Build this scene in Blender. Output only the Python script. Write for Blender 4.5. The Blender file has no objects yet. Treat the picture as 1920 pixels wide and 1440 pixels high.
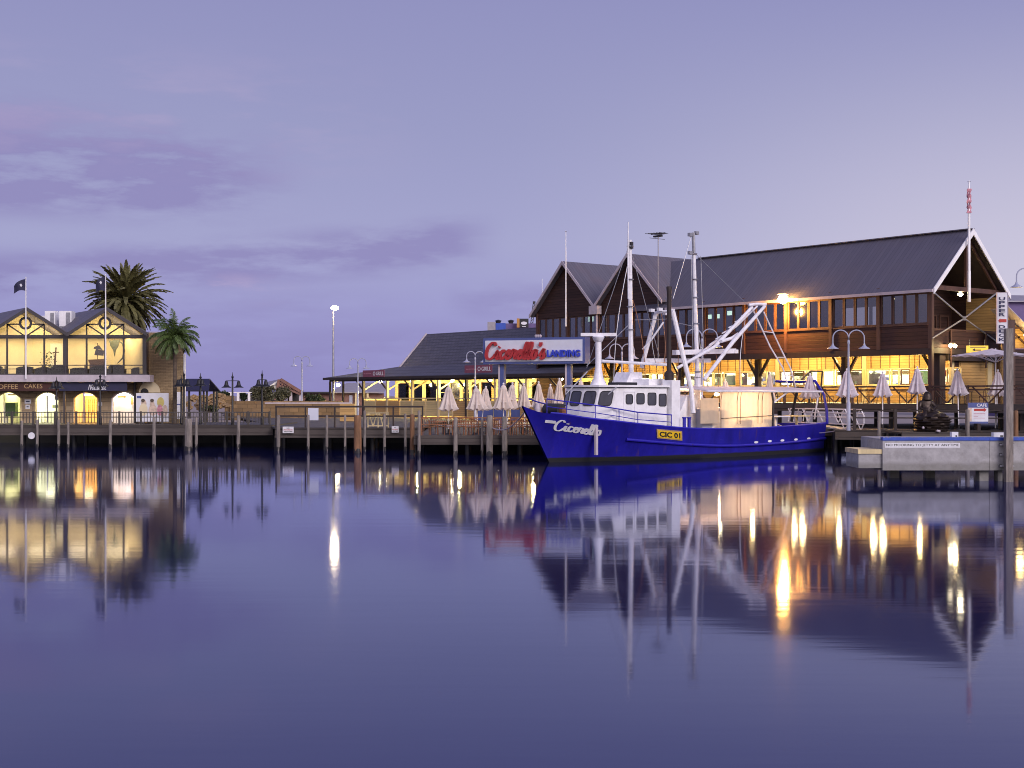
import bpy, math, random
from mathutils import Vector, Matrix
random.seed(11)
sc = bpy.context.scene
COL = sc.collection
PI = math.pi

# ------------------------------------------------------------------ camera
F, HZ, CX, EYE = 2560.0, 742.0, 960.0, 3.2
cam_d = bpy.data.cameras.new("camera")
cam = bpy.data.objects.new("camera", cam_d)
COL.objects.link(cam)
cam.location = (0, 0, EYE)
cam.rotation_euler = (PI / 2, 0, 0)
cam_d.sensor_width = 36.0
cam_d.lens = 48.0
cam_d.shift_y = 22 / 1920
cam_d.clip_end = 9000
sc.camera = cam

# ------------------------------------------------------------------ sky, sun, exposure
world = bpy.data.worlds.new("World")
sc.world = world
world.use_nodes = True
wt = world.node_tree
wt.nodes.clear()


def wn(kind, **kw):
    n = wt.nodes.new(kind)
    for k, v in kw.items():
        setattr(n, k, v)
    return n


def s2l(c):
    return tuple(((x / 255) / 12.92 if x / 255 <= 0.04045 else ((x / 255 + 0.055) / 1.055) ** 2.4) for x in c)


def wmath(op, a, b=None, c=None, clamp=False):
    n = wn('ShaderNodeMath', operation=op, use_clamp=clamp)
    for i, x in enumerate((a, b, c)):
        if x is None:
            continue
        if isinstance(x, (int, float)):
            n.inputs[i].default_value = x
        else:
            wt.links.new(x, n.inputs[i])
    return n.outputs[0]


def wrange(v, a, b, c=0.0, d=1.0, smooth=True):
    n = wn('ShaderNodeMapRange', interpolation_type='SMOOTHSTEP' if smooth else 'LINEAR')
    wt.links.new(v, n.inputs['Value'])
    for k, x in (('From Min', a), ('From Max', b), ('To Min', c), ('To Max', d)):
        n.inputs[k].default_value = x
    return n.outputs['Result']


def wmix(fac, a, b):
    n = wn('ShaderNodeMix', data_type='RGBA')
    wt.links.new(fac, n.inputs[0])
    for sock, x in ((n.inputs[6], a), (n.inputs[7], b)):
        if isinstance(x, tuple):
            sock.default_value = s2l(x) + (1,)
        else:
            wt.links.new(x, sock)
    return n.outputs[2]


tc = wn('ShaderNodeTexCoord')
sep = wn('ShaderNodeSeparateXYZ')
wt.links.new(tc.outputs['Generated'], sep.inputs[0])
wx, wy, wz = sep.outputs
ramp = wn('ShaderNodeValToRGB')
wt.links.new(wz, ramp.inputs[0])
cr = ramp.color_ramp
stops = [(0.0, (147, 142, 198)), (0.05, (158, 156, 207)), (0.11, (165, 166, 206)), (0.19, (155, 157, 198)),
         (0.29, (145, 146, 192)), (0.55, (126, 130, 188)), (1.0, (104, 110, 168))]
cr.elements[0].position, cr.elements[0].color = stops[0][0], s2l(stops[0][1]) + (1,)
cr.elements[1].position, cr.elements[1].color = stops[-1][0], s2l(stops[-1][1]) + (1,)
for p_, c_ in stops[1:-1]:
    e = cr.elements.new(p_)
    e.color = s2l(c_) + (1,)
colour = ramp.outputs[0]
# paler, pinker air towards the east side of the view
pale = wmath('MULTIPLY', wrange(wx, -0.05, 0.38), wrange(wz, 0.30, 0.03))
colour = wmix(pale, colour, (208, 203, 222))
# clouds: long soft banks, mostly on the west side
mp = wn('ShaderNodeMapping')
wt.links.new(tc.outputs['Generated'], mp.inputs[0])
mp.inputs['Scale'].default_value = (3.4, 1.0, 15.0)
mp.inputs['Location'].default_value = (0.9, 0.0, 0.55)
n1 = wn('ShaderNodeTexNoise')
wt.links.new(mp.outputs[0], n1.inputs['Vector'])
n1.inputs['Scale'].default_value = 2.1
n1.inputs['Detail'].default_value = 7
n1.inputs['Roughness'].default_value = 0.62
cl = n1.outputs[0]


def bank(x0, x1, z0, z1, fx=0.06, fz=0.02):
    """soft box in azimuth and height"""
    a = wmath('MULTIPLY', wrange(wx, x0 - fx, x0 + fx), wrange(wx, x1 + fx, x1 - fx))
    b = wmath('MULTIPLY', wrange(wz, z0 - fz, z0 + fz), wrange(wz, z1 + fz, z1 - fz))
    return wmath('MULTIPLY', a, b)


def addmax(*xs):
    r = xs[0]
    for x in xs[1:]:
        r = wmath('MAXIMUM', r, x)
    return r


def sc_(x, k):
    return wmath('MULTIPLY', x, k)


# tilt: the middle bank climbs towards the east
tz = wmath('ADD', wz, wmath('MULTIPLY', wx, -0.10))
mid_band = wmath('MULTIPLY', wmath('MULTIPLY', wrange(tz, 0.088, 0.112), wrange(tz, 0.142, 0.118)), wrange(wx, 0.0, -0.06))
cover = addmax(sc_(bank(-0.8, -0.19, 0.130, 0.180, 0.06, 0.018), 2.0), sc_(mid_band, 1.3),
               sc_(bank(-0.8, 0.03, -0.05, 0.052, 0.10, 0.012), 0.62), sc_(bank(-0.04, 0.05, 0.058, 0.080, 0.02, 0.012), 0.8),
               sc_(bank(-0.7, -0.27, 0.16, 0.20, 0.06, 0.02), 0.9),
               sc_(bank(0.29, 0.5, 0.02, 0.075, 0.03, 0.02), 0.8),
               sc_(bank(-0.8, -0.1, 0.05, 0.075, 0.08, 0.015), 0.55))
dens = wmath('MULTIPLY', wrange(cl, 0.36, 0.60), cover, clamp=True)
lit = wmath('MULTIPLY', bank(-0.8, -0.12, 0.165, 0.225, 0.08, 0.03), wrange(cl, 0.45, 0.62))
colour = wmix(wmath('MULTIPLY', dens, 0.68), colour, (139, 131, 184))
colour = wmix(sc_(lit, 0.32), colour, (186, 170, 205))
lit2 = wmath('MULTIPLY', bank(-0.32, -0.18, 0.068, 0.085, 0.04, 0.008), wrange(cl, 0.50, 0.62))
colour = wmix(sc_(lit2, 0.5), colour, (200, 180, 212))
# the bright after-glow of the western sky, at the back of the camera
glow = wmath('MULTIPLY', wrange(wy, 0.15, -0.75), wrange(wz, 0.95, 0.1))
colour = wmix(glow, colour, (255, 243, 250))
below = wrange(wz, -0.02, -0.12)
colour = wmix(below, colour, (60, 58, 90))
bg = wn('ShaderNodeBackground')
wt.links.new(colour, bg.inputs[0])
bg.inputs[1].default_value = 1.0
wo = wn('ShaderNodeOutputWorld')
wt.links.new(bg.outputs[0], wo.inputs[0])

sun_d = bpy.data.lights.new("sun", 'SUN')
sun_d.energy = 2.2
sun_d.angle = math.radians(30)
sun_d.color = (1.0, 0.90, 0.93)
sun = bpy.data.objects.new("sun", sun_d)
COL.objects.link(sun)
sun.rotation_euler = (math.radians(62), 0, math.radians(32))

sc.view_settings.view_transform = 'Standard'
sc.view_settings.look = 'None'
sc.view_settings.exposure = 0.0
sc.view_settings.gamma = 1.0
sc.cycles.use_denoising = True
sc.cycles.filter_width = 1.0
sc.cycles.max_bounces = 8
sc.cycles.sample_clamp_indirect = 6.0
sc.cycles.blur_glossy = 0.3
sc.cycles.caustics_reflective = False
sc.cycles.caustics_refractive = False


# ------------------------------------------------------------------ geometry helpers
def P(px, py, D):
    return Vector(((px - CX) / F * D, D, EYE - (py - HZ) / F * D))


def X(px, D):
    return (px - CX) / F * D


def Z(py, D):
    return EYE - (py - HZ) / F * D


class Frame:
    def __init__(s, o, rz):
        s.o, s.rz = Vector(o), rz
        s.R = Matrix.Rotation(rz, 3, 'Z')
        s.I = s.R.transposed()

    def w(s, p):
        return s.R @ Vector(p) + s.o

    def l(s, p):
        return s.I @ (Vector(p) - s.o)

    def on(s, px, py, ax, val):
        """local point where the sight line of a photograph pixel meets the local plane ax = val"""
        o = s.I @ (Vector((0, 0, EYE)) - s.o)
        d = s.I @ Vector(((px - CX) / F, 1, -(py - HZ) / F))
        return o + d * ((val - o[ax]) / d[ax])

    def px(s, p):
        q = s.w(p)
        return CX + q.x / q.y * F, HZ - (q.z - EYE) / q.y * F


class MB:
    def __init__(s):
        s.v, s.f, s.m = [], [], []
        s.mi = 0

    def add(s, vs, fs):
        b = len(s.v)
        s.v += [tuple(x) for x in vs]
        s.f += [tuple(b + i for i in f) for f in fs]
        s.m += [s.mi] * len(fs)
        return s

    def bx(s, x0, x1, y0, y1, z0, z1):
        return s.add([(x0, y0, z0), (x1, y0, z0), (x1, y1, z0), (x0, y1, z0), (x0, y0, z1), (x1, y0, z1), (x1, y1, z1), (x0, y1, z1)],
                     [(0, 3, 2, 1), (4, 5, 6, 7), (0, 1, 5, 4), (1, 2, 6, 5), (2, 3, 7, 6), (3, 0, 4, 7)])

    def box(s, c, d, rot=None):
        hx, hy, hz = d[0] / 2, d[1] / 2, d[2] / 2
        vs = [Vector((i * hx, j * hy, k * hz)) for k in (-1, 1) for (i, j) in ((-1, -1), (1, -1), (1, 1), (-1, 1))]
        if rot is not None:
            vs = [rot @ q for q in vs]
        c = Vector(c)
        return s.add([q + c for q in vs], [(0, 3, 2, 1), (4, 5, 6, 7), (0, 1, 5, 4), (1, 2, 6, 5), (2, 3, 7, 6), (3, 0, 4, 7)])

    def bar(s, p, q, w, h=None):
        p, q = Vector(p), Vector(q)
        h = h or w
        d = (q - p)
        L = d.length
        if L < 1e-6:
            return s
        d.normalize()
        up = Vector((0, 0, 1)) if abs(d.z) < 0.95 else Vector((0, 1, 0))
        a = d.cross(up).normalized()
        b = a.cross(d).normalized()
        R = Matrix((a, d, b)).transposed()
        return s.box((p + q) / 2, (w, L, h), R)

    def tube(s, pts, r, n=8):
        pts = [Vector(p) for p in pts]
        rs = r if isinstance(r, (list, tuple)) else [r] * len(pts)
        vs, fs = [], []
        prev = None
        for i, p in enumerate(pts):
            d = (pts[min(i + 1, len(pts) - 1)] - pts[max(i - 1, 0)]).normalized()
            if prev is None:
                up = Vector((0, 0, 1)) if abs(d.z) < 0.9 else Vector((1, 0, 0))
                a = d.cross(up).normalized()
            else:
                a = (prev - d * prev.dot(d)).normalized()
            prev = a
            b = d.cross(a)
            for k in range(n):
                t = 2 * PI * k / n
                vs.append(p + (a * math.cos(t) + b * math.sin(t)) * rs[i])
        for i in range(len(pts) - 1):
            for k in range(n):
                k2 = (k + 1) % n
                fs.append((i * n + k, i * n + k2, (i + 1) * n + k2, (i + 1) * n + k))
        fs.append(tuple(range(n - 1, -1, -1)))
        fs.append(tuple((len(pts) - 1) * n + k for k in range(n)))
        return s.add(vs, fs)

    def lathe(s, prof, c=(0, 0, 0), n=16, fn=None):
        c = Vector(c)
        vs, fs = [], []
        for r, z in prof:
            for k in range(n):
                t = 2 * PI * k / n
                rr = r * (fn(t, z) if fn else 1)
                vs.append(c + Vector((rr * math.cos(t), rr * math.sin(t), z)))
        for i in range(len(prof) - 1):
            for k in range(n):
                k2 = (k + 1) % n
                fs.append((i * n + k, i * n + k2, (i + 1) * n + k2, (i + 1) * n + k))
        fs.append(tuple(range(n - 1, -1, -1)))
        fs.append(tuple((len(prof) - 1) * n + k for k in range(n)))
        return s.add(vs, fs)

    def prism(s, poly, ext):
        """3-D polygon pushed along a vector"""
        n = len(poly)
        ext = Vector(ext)
        vs = [Vector(p) for p in poly] + [Vector(p) + ext for p in poly]
        fs = [tuple(range(n)), tuple(range(2 * n - 1, n - 1, -1))]
        for i in range(n):
            j = (i + 1) % n
            fs.append((i, i + n, j + n, j))
        return s.add(vs, fs)

    def sheet(s, q, th):
        """quad (4 points) made into a slab of thickness th along its normal"""
        q = [Vector(p) for p in q]
        nrm = (q[1] - q[0]).cross(q[2] - q[0]).normalized() * th
        return s.prism(q, nrm)

    def ring(s, outer, inner, ext):
        """frame between two closed outlines of the same length, pushed along ext"""
        n = len(outer)
        ext = Vector(ext)
        o = [Vector(p) for p in outer]
        i_ = [Vector(p) for p in inner]
        vs = o + i_ + [p + ext for p in o] + [p + ext for p in i_]
        fs = []
        for a in range(n):
            b = (a + 1) % n
            fs += [(a, b, n + b, n + a), (2 * n + b, 2 * n + a, 3 * n + a, 3 * n + b),
                   (b, a, 2 * n + a, 2 * n + b), (n + a, n + b, 3 * n + b, 3 * n + a)]
        return s.add(vs, fs)

    def build(s, name, mat, parent=None, smooth=False, loc=None):
        me = bpy.data.meshes.new(name)
        me.from_pydata(s.v, [], s.f)
        mats = mat if isinstance(mat, (list, tuple)) else [mat]
        for m in mats:
            me.materials.append(m)
        if len(mats) > 1:
            me.polygons.foreach_set('material_index', s.m)
        if smooth:
            me.polygons.foreach_set('use_smooth', [True] * len(me.polygons))
        me.update()
        # make normals point outward
        import bmesh
        bm = bmesh.new()
        bm.from_mesh(me)
        bmesh.ops.recalc_face_normals(bm, faces=bm.faces)
        bm.to_mesh(me)
        bm.free()
        if smooth:
            try:
                me.set_sharp_from_angle(angle=math.radians(40))
            except Exception:
                pass
        o = bpy.data.objects.new(name, me)
        COL.objects.link(o)
        if parent is not None:
            o.parent = parent
        if loc is not None:
            o.location = loc
        return o


def rrect(x0, x1, z0, z1, r, y, n=4):
    """rounded rectangle in the local x-z plane"""
    pts = []
    for cx, cz, a0 in ((x1 - r, z1 - r, 0), (x0 + r, z1 - r, PI / 2), (x0 + r, z0 + r, PI), (x1 - r, z0 + r, 1.5 * PI)):
        for k in range(n + 1):
            a = a0 + PI / 2 * k / n
            pts.append(Vector((cx + r * math.cos(a), y, cz + r * math.sin(a))))
    return pts


def thing(name, label, cat, loc=(0, 0, 0), rz=0.0, group=None):
    o = bpy.data.objects.new(name, None)
    o.empty_display_size = 0.2
    COL.objects.link(o)
    o.location = loc
    o.rotation_euler = (0, 0, rz)
    return tag(o, label, cat, group)


def tag(o, label, cat, group=None, kind=None):
    o['label'] = label
    o['category'] = cat
    if group:
        o['group'] = group
    if kind:
        o['kind'] = kind
    return o


def struct(o, label=None):
    o['kind'] = 'structure'
    if label:
        o['label'] = label
    return o


def dup(o, parent=None, loc=None, rz=None, label=None, scale=None):
    c = o.copy()
    COL.objects.link(c)
    if parent is not None:
        c.parent = parent
    if loc is not None:
        c.location = loc
    if rz is not None:
        c.rotation_euler = (0, 0, rz)
    if scale is not None:
        c.scale = (scale,) * 3
    if label:
        c['label'] = label
    for ch in list(o.children):
        dup(ch, parent=c)
    return c


def lamp(kind, power, col, loc, parent, size=0.1, rot=None, spot=None):
    d = bpy.data.lights.new("lamp_light", kind)
    d.energy = power
    d.color = col
    if kind == 'AREA':
        d.shape = 'RECTANGLE'
        d.size, d.size_y = size if isinstance(size, tuple) else (size, size)
    else:
        d.shadow_soft_size = size
    if spot:
        d.spot_size = spot
        d.spot_blend = 0.6
    o = bpy.data.objects.new("lamp_light", d)
    COL.objects.link(o)
    o.location = loc
    if rot:
        o.rotation_euler = rot
    if parent is not None:
        o.parent = parent
    return o


# ------------------------------------------------------------------ materials
MATS = {}


def nodes_of(name):
    m = bpy.data.materials.new(name)
    m.use_nodes = True
    nt = m.node_tree
    nt.nodes.clear()
    out = nt.nodes.new('ShaderNodeOutputMaterial')
    return m, nt, out


def mat(name, col, rough=0.6, metal=0.0, var=0.25, scale=2.0, bump=0.0, stretch=(1, 1, 1), dirt=None, spec=0.5, coat=0.0, band=None):
    """plain procedural surface: noise in tone, noise in gloss, optional dirt colour"""
    m, nt, out = nodes_of(name)
    L = nt.links.new
    b = nt.nodes.new('ShaderNodeBsdfPrincipled')
    L(b.outputs[0], out.inputs[0])
    t = nt.nodes.new('ShaderNodeTexCoord')
    mp_ = nt.nodes.new('ShaderNodeMapping')
    mp_.inputs['Scale'].default_value = stretch
    L(t.outputs['Object'], mp_.inputs[0])
    n = nt.nodes.new('ShaderNodeTexNoise')
    n.inputs['Scale'].default_value = scale
    n.inputs['Detail'].default_value = 6
    n.inputs['Roughness'].default_value = 0.65
    L(mp_.outputs[0], n.inputs['Vector'])
    r = nt.nodes.new('ShaderNodeMapRange')
    L(n.outputs[0], r.inputs[0])
    r.inputs[1].default_value, r.inputs[2].default_value = 0.3, 0.7
    r.inputs[3].default_value, r.inputs[4].default_value = 1 - var, 1 + var
    mx = nt.nodes.new('ShaderNodeMix')
    mx.data_type = 'RGBA'
    mx.blend_type = 'MULTIPLY'
    mx.inputs[0].default_value = 1
    mx.inputs[6].default_value = tuple(col) + (1,)
    L(r.outputs[0], mx.inputs[7])
    c = mx.outputs[2]
    if dirt:
        n2 = nt.nodes.new('ShaderNodeTexNoise')
        n2.inputs['Scale'].default_value = scale * 0.7
        n2.inputs['Detail'].default_value = 8
        n2.inputs['Roughness'].default_value = 0.7
        L(mp_.outputs[0], n2.inputs['Vector'])
        r2 = nt.nodes.new('ShaderNodeMapRange')
        L(n2.outputs[0], r2.inputs[0])
        r2.inputs[1].default_value, r2.inputs[2].default_value = 0.52, 0.72
        r2.inputs[4].default_value = dirt[1]
        m2 = nt.nodes.new('ShaderNodeMix')
        m2.data_type = 'RGBA'
        L(r2.outputs[0], m2.inputs[0])
        L(c, m2.inputs[6])
        m2.inputs[7].default_value = tuple(dirt[0]) + (1,)
        c = m2.outputs[2]
    if band:
        # tide mark: a stained, ragged-edged band low on the object
        sp = nt.nodes.new('ShaderNodeSeparateXYZ')
        L(t.outputs['Object'], sp.inputs[0])
        ma = nt.nodes.new('ShaderNodeMath')
        ma.operation = 'MULTIPLY_ADD'
        L(n.outputs[0], ma.inputs[0])
        ma.inputs[1].default_value = -0.5
        L(sp.outputs[2], ma.inputs[2])
        r3 = nt.nodes.new('ShaderNodeMapRange')
        L(ma.outputs[0], r3.inputs[0])
        r3.inputs[1].default_value, r3.inputs[2].default_value = band[0] - 0.25, band[0] - 0.12
        r3.inputs[3].default_value, r3.inputs[4].default_value = band[2], 0.0
        m3 = nt.nodes.new('ShaderNodeMix')
        m3.data_type = 'RGBA'
        L(r3.outputs[0], m3.inputs[0])
        L(c, m3.inputs[6])
        m3.inputs[7].default_value = tuple(band[1]) + (1,)
        c = m3.outputs[2]
    L(c, b.inputs['Base Color'])
    rr = nt.nodes.new('ShaderNodeMapRange')
    L(n.outputs[0], rr.inputs[0])
    rr.inputs[3].default_value, rr.inputs[4].default_value = max(0.02, rough - 0.12), min(1, rough + 0.12)
    L(rr.outputs[0], b.inputs['Roughness'])
    b.inputs['Metallic'].default_value = metal
    b.inputs['Specular IOR Level'].default_value = spec
    if coat:
        b.inputs['Coat Weight'].default_value = coat
        b.inputs['Coat Roughness'].default_value = 0.15
    if bump:
        bp_ = nt.nodes.new('ShaderNodeBump')
        bp_.inputs['Strength'].default_value = bump
        bp_.inputs['Distance'].default_value = 0.05
        L(n.outputs[0], bp_.inputs['Height'])
        L(bp_.outputs[0], b.inputs['Normal'])
    return m


def boards(name, col, size=0.2, axis=2, rough=0.65, var=0.35, groove=0.1, spec=0.3, dirt=None, cut=None):
    """planks, sheets or courses laid along one local axis: each with its own tone, a groove between; cut = (axis, length) for joints"""
    m, nt, out = nodes_of(name)
    L = nt.links.new
    b = nt.nodes.new('ShaderNodeBsdfPrincipled')
    L(b.outputs[0], out.inputs[0])
    t = nt.nodes.new('ShaderNodeTexCoord')
    sp = nt.nodes.new('ShaderNodeSeparateXYZ')
    L(t.outputs['Object'], sp.inputs[0])

    def mth(op, a, b_=None):
        n_ = nt.nodes.new('ShaderNodeMath')
        n_.operation = op
        for i, x in enumerate((a, b_)):
            if x is None:
                continue
            if isinstance(x, (int, float)):
                n_.inputs[i].default_value = x
            else:
                L(x, n_.inputs[i])
        return n_.outputs[0]
    q = mth('DIVIDE', sp.outputs[axis], size)
    idx = mth('FLOOR', q)
    fr = mth('FRACT', q)
    ident = idx
    g = mth('LESS_THAN', fr, groove)
    if cut:
        off = mth('MULTIPLY', mth('FRACT', mth('MULTIPLY', idx, 0.5)), cut[1])
        q2 = mth('DIVIDE', mth('ADD', sp.outputs[cut[0]], off), cut[1])
        ident = mth('ADD', idx, mth('MULTIPLY', mth('FLOOR', q2), 17.3))
        g = mth('MAXIMUM', g, mth('LESS_THAN', mth('FRACT', q2), groove * size / cut[1]))
    wnz = nt.nodes.new('ShaderNodeTexWhiteNoise')
    wnz.noise_dimensions = '1D'
    L(ident, wnz.inputs['W'])
    nz = nt.nodes.new('ShaderNodeTexNoise')
    nz.inputs['Scale'].default_value = 1.6
    nz.inputs['Detail'].default_value = 7
    nz.inputs['Roughness'].default_value = 0.7
    mp_ = nt.nodes.new('ShaderNodeMapping')
    s_ = [1.0, 1.0, 1.0]
    s_[axis] = 6.0
    mp_.inputs['Scale'].default_value = s_
    L(t.outputs['Object'], mp_.inputs[0])
    L(mp_.outputs[0], nz.inputs['Vector'])
    tone = mth('ADD', mth('MULTIPLY', mth('SUBTRACT', wnz.outputs[0], 0.5), var), mth('ADD', mth('MULTIPLY', mth('SUBTRACT', nz.outputs[0], 0.5), var * 1.6), 1.0))
    tone = mth('MULTIPLY', tone, mth('SUBTRACT', 1.0, mth('MULTIPLY', g, 0.6)))
    mx = nt.nodes.new('ShaderNodeMix')
    mx.data_type = 'RGBA'
    mx.blend_type = 'MULTIPLY'
    mx.inputs[0].default_value = 1
    mx.inputs[6].default_value = tuple(col) + (1,)
    L(tone, mx.inputs[7])
    c = mx.outputs[2]
    if dirt:
        n2 = nt.nodes.new('ShaderNodeTexNoise')
        n2.inputs['Scale'].default_value = 0.6
        n2.inputs['Detail'].default_value = 8
        L(t.outputs['Object'], n2.inputs['Vector'])
        r2 = nt.nodes.new('ShaderNodeMapRange')
        L(n2.outputs[0], r2.inputs[0])
        r2.inputs[1].default_value, r2.inputs[2].default_value = 0.48, 0.72
        r2.inputs[4].default_value = dirt[1]
        m2 = nt.nodes.new('ShaderNodeMix')
        m2.data_type = 'RGBA'
        L(r2.outputs[0], m2.inputs[0])
        L(c, m2.inputs[6])
        m2.inputs[7].default_value = tuple(dirt[0]) + (1,)
        c = m2.outputs[2]
    L(c, b.inputs['Base Color'])
    b.inputs['Roughness'].default_value = rough
    b.inputs['Specular IOR Level'].default_value = spec
    bp_ = nt.nodes.new('ShaderNodeBump')
    bp_.inputs['Strength'].default_value = 0.6
    bp_.inputs['Distance'].default_value = 0.03
    L(mth('SUBTRACT', mth('MULTIPLY', nz.outputs[0], 0.3), g), bp_.inputs['Height'])
    L(bp_.outputs[0], b.inputs['Normal'])
    return m


def glow_mat(name, col, strength):
    m, nt, out = nodes_of(name)
    e_ = nt.nodes.new('ShaderNodeEmission')
    e_.inputs[0].default_value = tuple(col) + (1,)
    e_.inputs[1].default_value = strength
    nt.links.new(e_.outputs[0], out.inputs[0])
    return m


def glass_mat(name, tint=(0.8, 0.8, 0.82), refl=0.12):
    m, nt, out = nodes_of(name)
    L = nt.links.new
    tr = nt.nodes.new('ShaderNodeBsdfTransparent')
    tr.inputs[0].default_value = tuple(tint) + (1,)
    gl = nt.nodes.new('ShaderNodeBsdfGlossy')
    gl.inputs['Roughness'].default_value = 0.03 if refl < 0.1 else 0.13
    lw = nt.nodes.new('ShaderNodeLayerWeight')
    lw.inputs[0].default_value = 0.25
    ad = nt.nodes.new('ShaderNodeMath')
    ad.operation = 'ADD'
    ad.use_clamp = True
    L(lw.outputs['Fresnel'], ad.inputs[0])
    ad.inputs[1].default_value = refl - 0.04
    mx = nt.nodes.new('ShaderNodeMixShader')
    L(ad.outputs[0], mx.inputs[0])
    L(tr.outputs[0], mx.inputs[1])
    L(gl.outputs[0], mx.inputs[2])
    L(mx.outputs[0], out.inputs[0])
    return m


def cloth_mat(name, col, trans=0.35, var=0.12):
    m, nt, out = nodes_of(name)
    L = nt.links.new
    t = nt.nodes.new('ShaderNodeTexCoord')
    n = nt.nodes.new('ShaderNodeTexNoise')
    n.inputs['Scale'].default_value = 3
    n.inputs['Detail'].default_value = 6
    L(t.outputs['Object'], n.inputs['Vector'])
    r = nt.nodes.new('ShaderNodeMapRange')
    L(n.outputs[0], r.inputs[0])
    r.inputs[1].default_value, r.inputs[2].default_value = 0.3, 0.7
    r.inputs[3].default_value, r.inputs[4].default_value = 1 - var, 1 + var
    mx = nt.nodes.new('ShaderNodeMix')
    mx.data_type = 'RGBA'
    mx.blend_type = 'MULTIPLY'
    mx.inputs[0].default_value = 1
    mx.inputs[6].default_value = tuple(col) + (1,)
    L(r.outputs[0], mx.inputs[7])
    d = nt.nodes.new('ShaderNodeBsdfDiffuse')
    tl = nt.nodes.new('ShaderNodeBsdfTranslucent')
    L(mx.outputs[2], d.inputs[0])
    L(mx.outputs[2], tl.inputs[0])
    ms = nt.nodes.new('ShaderNodeMixShader')
    ms.inputs[0].default_value = trans
    L(d.outputs[0], ms.inputs[1])
    L(tl.outputs[0], ms.inputs[2])
    L(ms.outputs[0], out.inputs[0])
    return m


M = {}
M['white'] = mat('white_paint', (0.88, 0.87, 0.88), 0.4, var=0.10, scale=1.5, dirt=((0.45, 0.36, 0.28), 0.25))
M['white_metal'] = mat('white_metal', (0.80, 0.79, 0.83), 0.35, var=0.12, scale=4, dirt=((0.35, 0.24, 0.16), 0.3))
M['lamp_post'] = mat('grey_white_post_paint', (0.36, 0.38, 0.50), 0.35, var=0.1, scale=3)
M['alu'] = mat('aluminium', (0.62, 0.62, 0.66), 0.35, metal=0.6, var=0.1)
M['steel'] = mat('galvanised_steel', (0.33, 0.33, 0.36), 0.45, metal=0.5, var=0.25, scale=5)
M['black'] = mat('black_iron', (0.012, 0.012, 0.016), 0.5, var=0.2)
M['dark'] = mat('dark_paint', (0.03, 0.027, 0.03), 0.6, var=0.3)
M['cladding'] = boards('dark_timber_cladding', (0.050, 0.025, 0.021), 0.21, 2, var=0.45, groove=0.14)
M['redwood'] = boards('red_timber_boards', (0.066, 0.031, 0.024), 0.24, 2, var=0.6, groove=0.12)
M['ochre'] = boards('ochre_timber_boards', (0.52, 0.33, 0.13), 0.17, 2, var=0.25, groove=0.1)
M['pine'] = boards('yellow_pine_boards', (0.68, 0.54, 0.26), 0.2, 2, var=0.25, groove=0.08)
M['timber'] = mat('stained_timber', (0.085, 0.040, 0.028), 0.6, var=0.35, scale=3, stretch=(1, 1, 0.25), bump=0.2)
M['dark_timber'] = mat('dark_stained_timber', (0.030, 0.019, 0.017), 0.65, var=0.35, scale=3, stretch=(1, 1, 0.25), bump=0.2)
M['pale_timber'] = mat('yellow_timber', (0.66, 0.54, 0.30), 0.55, var=0.2, scale=3, stretch=(1, 1, 0.3))
M['tin'] = boards('corrugated_roof_sheet', (0.115, 0.108, 0.138), 0.3, 0, rough=0.55, var=0.13, groove=0.07, spec=0.4, dirt=((0.12, 0.105, 0.125), 0.5))
M['tin_y'] = boards('corrugated_roof_sheet_across', (0.125, 0.117, 0.147), 0.3, 1, rough=0.55, var=0.16, groove=0.07, spec=0.4, dirt=((0.15, 0.115, 0.13), 0.5))
M['slate'] = boards('slate_roof_courses', (0.080, 0.078, 0.104), 0.26, 2, rough=0.55, var=0.22, groove=0.14, spec=0.4, cut=(0, 0.5))
M['lilac'] = mat('pale_trim_paint', (0.50, 0.44, 0.48), 0.5, var=0.15, scale=2)
M['soffit'] = boards('soffit_lining', (0.55, 0.42, 0.25), 0.3, 0, var=0.15)
M['deck'] = boards('grey_deck_planks', (0.085, 0.075, 0.07), 0.15, 0, var=0.5, groove=0.1)
M['pile_grey'] = mat('weathered_pile', (0.23, 0.20, 0.18), 0.8, var=0.55, scale=2.5, stretch=(3, 3, 0.5), bump=0.5, dirt=((0.10, 0.10, 0.075), 0.7))
M['pile_brown'] = mat('brown_pile', (0.23, 0.115, 0.055), 0.75, var=0.45, scale=2.5, stretch=(3, 3, 0.5), bump=0.5, dirt=((0.08, 0.06, 0.05), 0.7))
M['jetty_wood'] = boards('jetty_edge_timber', (0.075, 0.062, 0.056), 0.3, 2, var=0.5, groove=0.08)
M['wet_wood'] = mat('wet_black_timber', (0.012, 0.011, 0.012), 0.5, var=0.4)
M['rust'] = mat('rusty_brown_steel', (0.26, 0.105, 0.045), 0.6, var=0.5, scale=6, dirt=((0.09, 0.045, 0.03), 0.6))
M['canvas'] = cloth_mat('cream_canvas', (0.86, 0.77, 0.70), 0.3)
M['canvas_white'] = cloth_mat('white_canvas', (0.80, 0.74, 0.78), 0.3)
M['curtain'] = cloth_mat('cream_plastic_curtain', (0.85, 0.74, 0.58), 0.55, var=0.06)
M['glass_dark'] = glass_mat('dim_glass', (0.55, 0.55, 0.58), 0.17)
M['glass'] = glass_mat('clear_glass', (0.94, 0.95, 0.95), 0.05)
M['cabin_glass'] = mat('cabin_glass', (0.05, 0.05, 0.065), 0.06, var=0.2, spec=0.8)
M['cream'] = mat('cream_wall_paint', (0.74, 0.63, 0.42), 0.7, var=0.08, scale=1)
M['white_wall'] = mat('white_wall_paint', (0.78, 0.76, 0.68), 0.7, var=0.08, scale=1)
M['brick'] = boards('cream_brick', (0.36, 0.26, 0.145), 0.1, 2, var=0.35, groove=0.12, cut=(0, 0.32))
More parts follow.
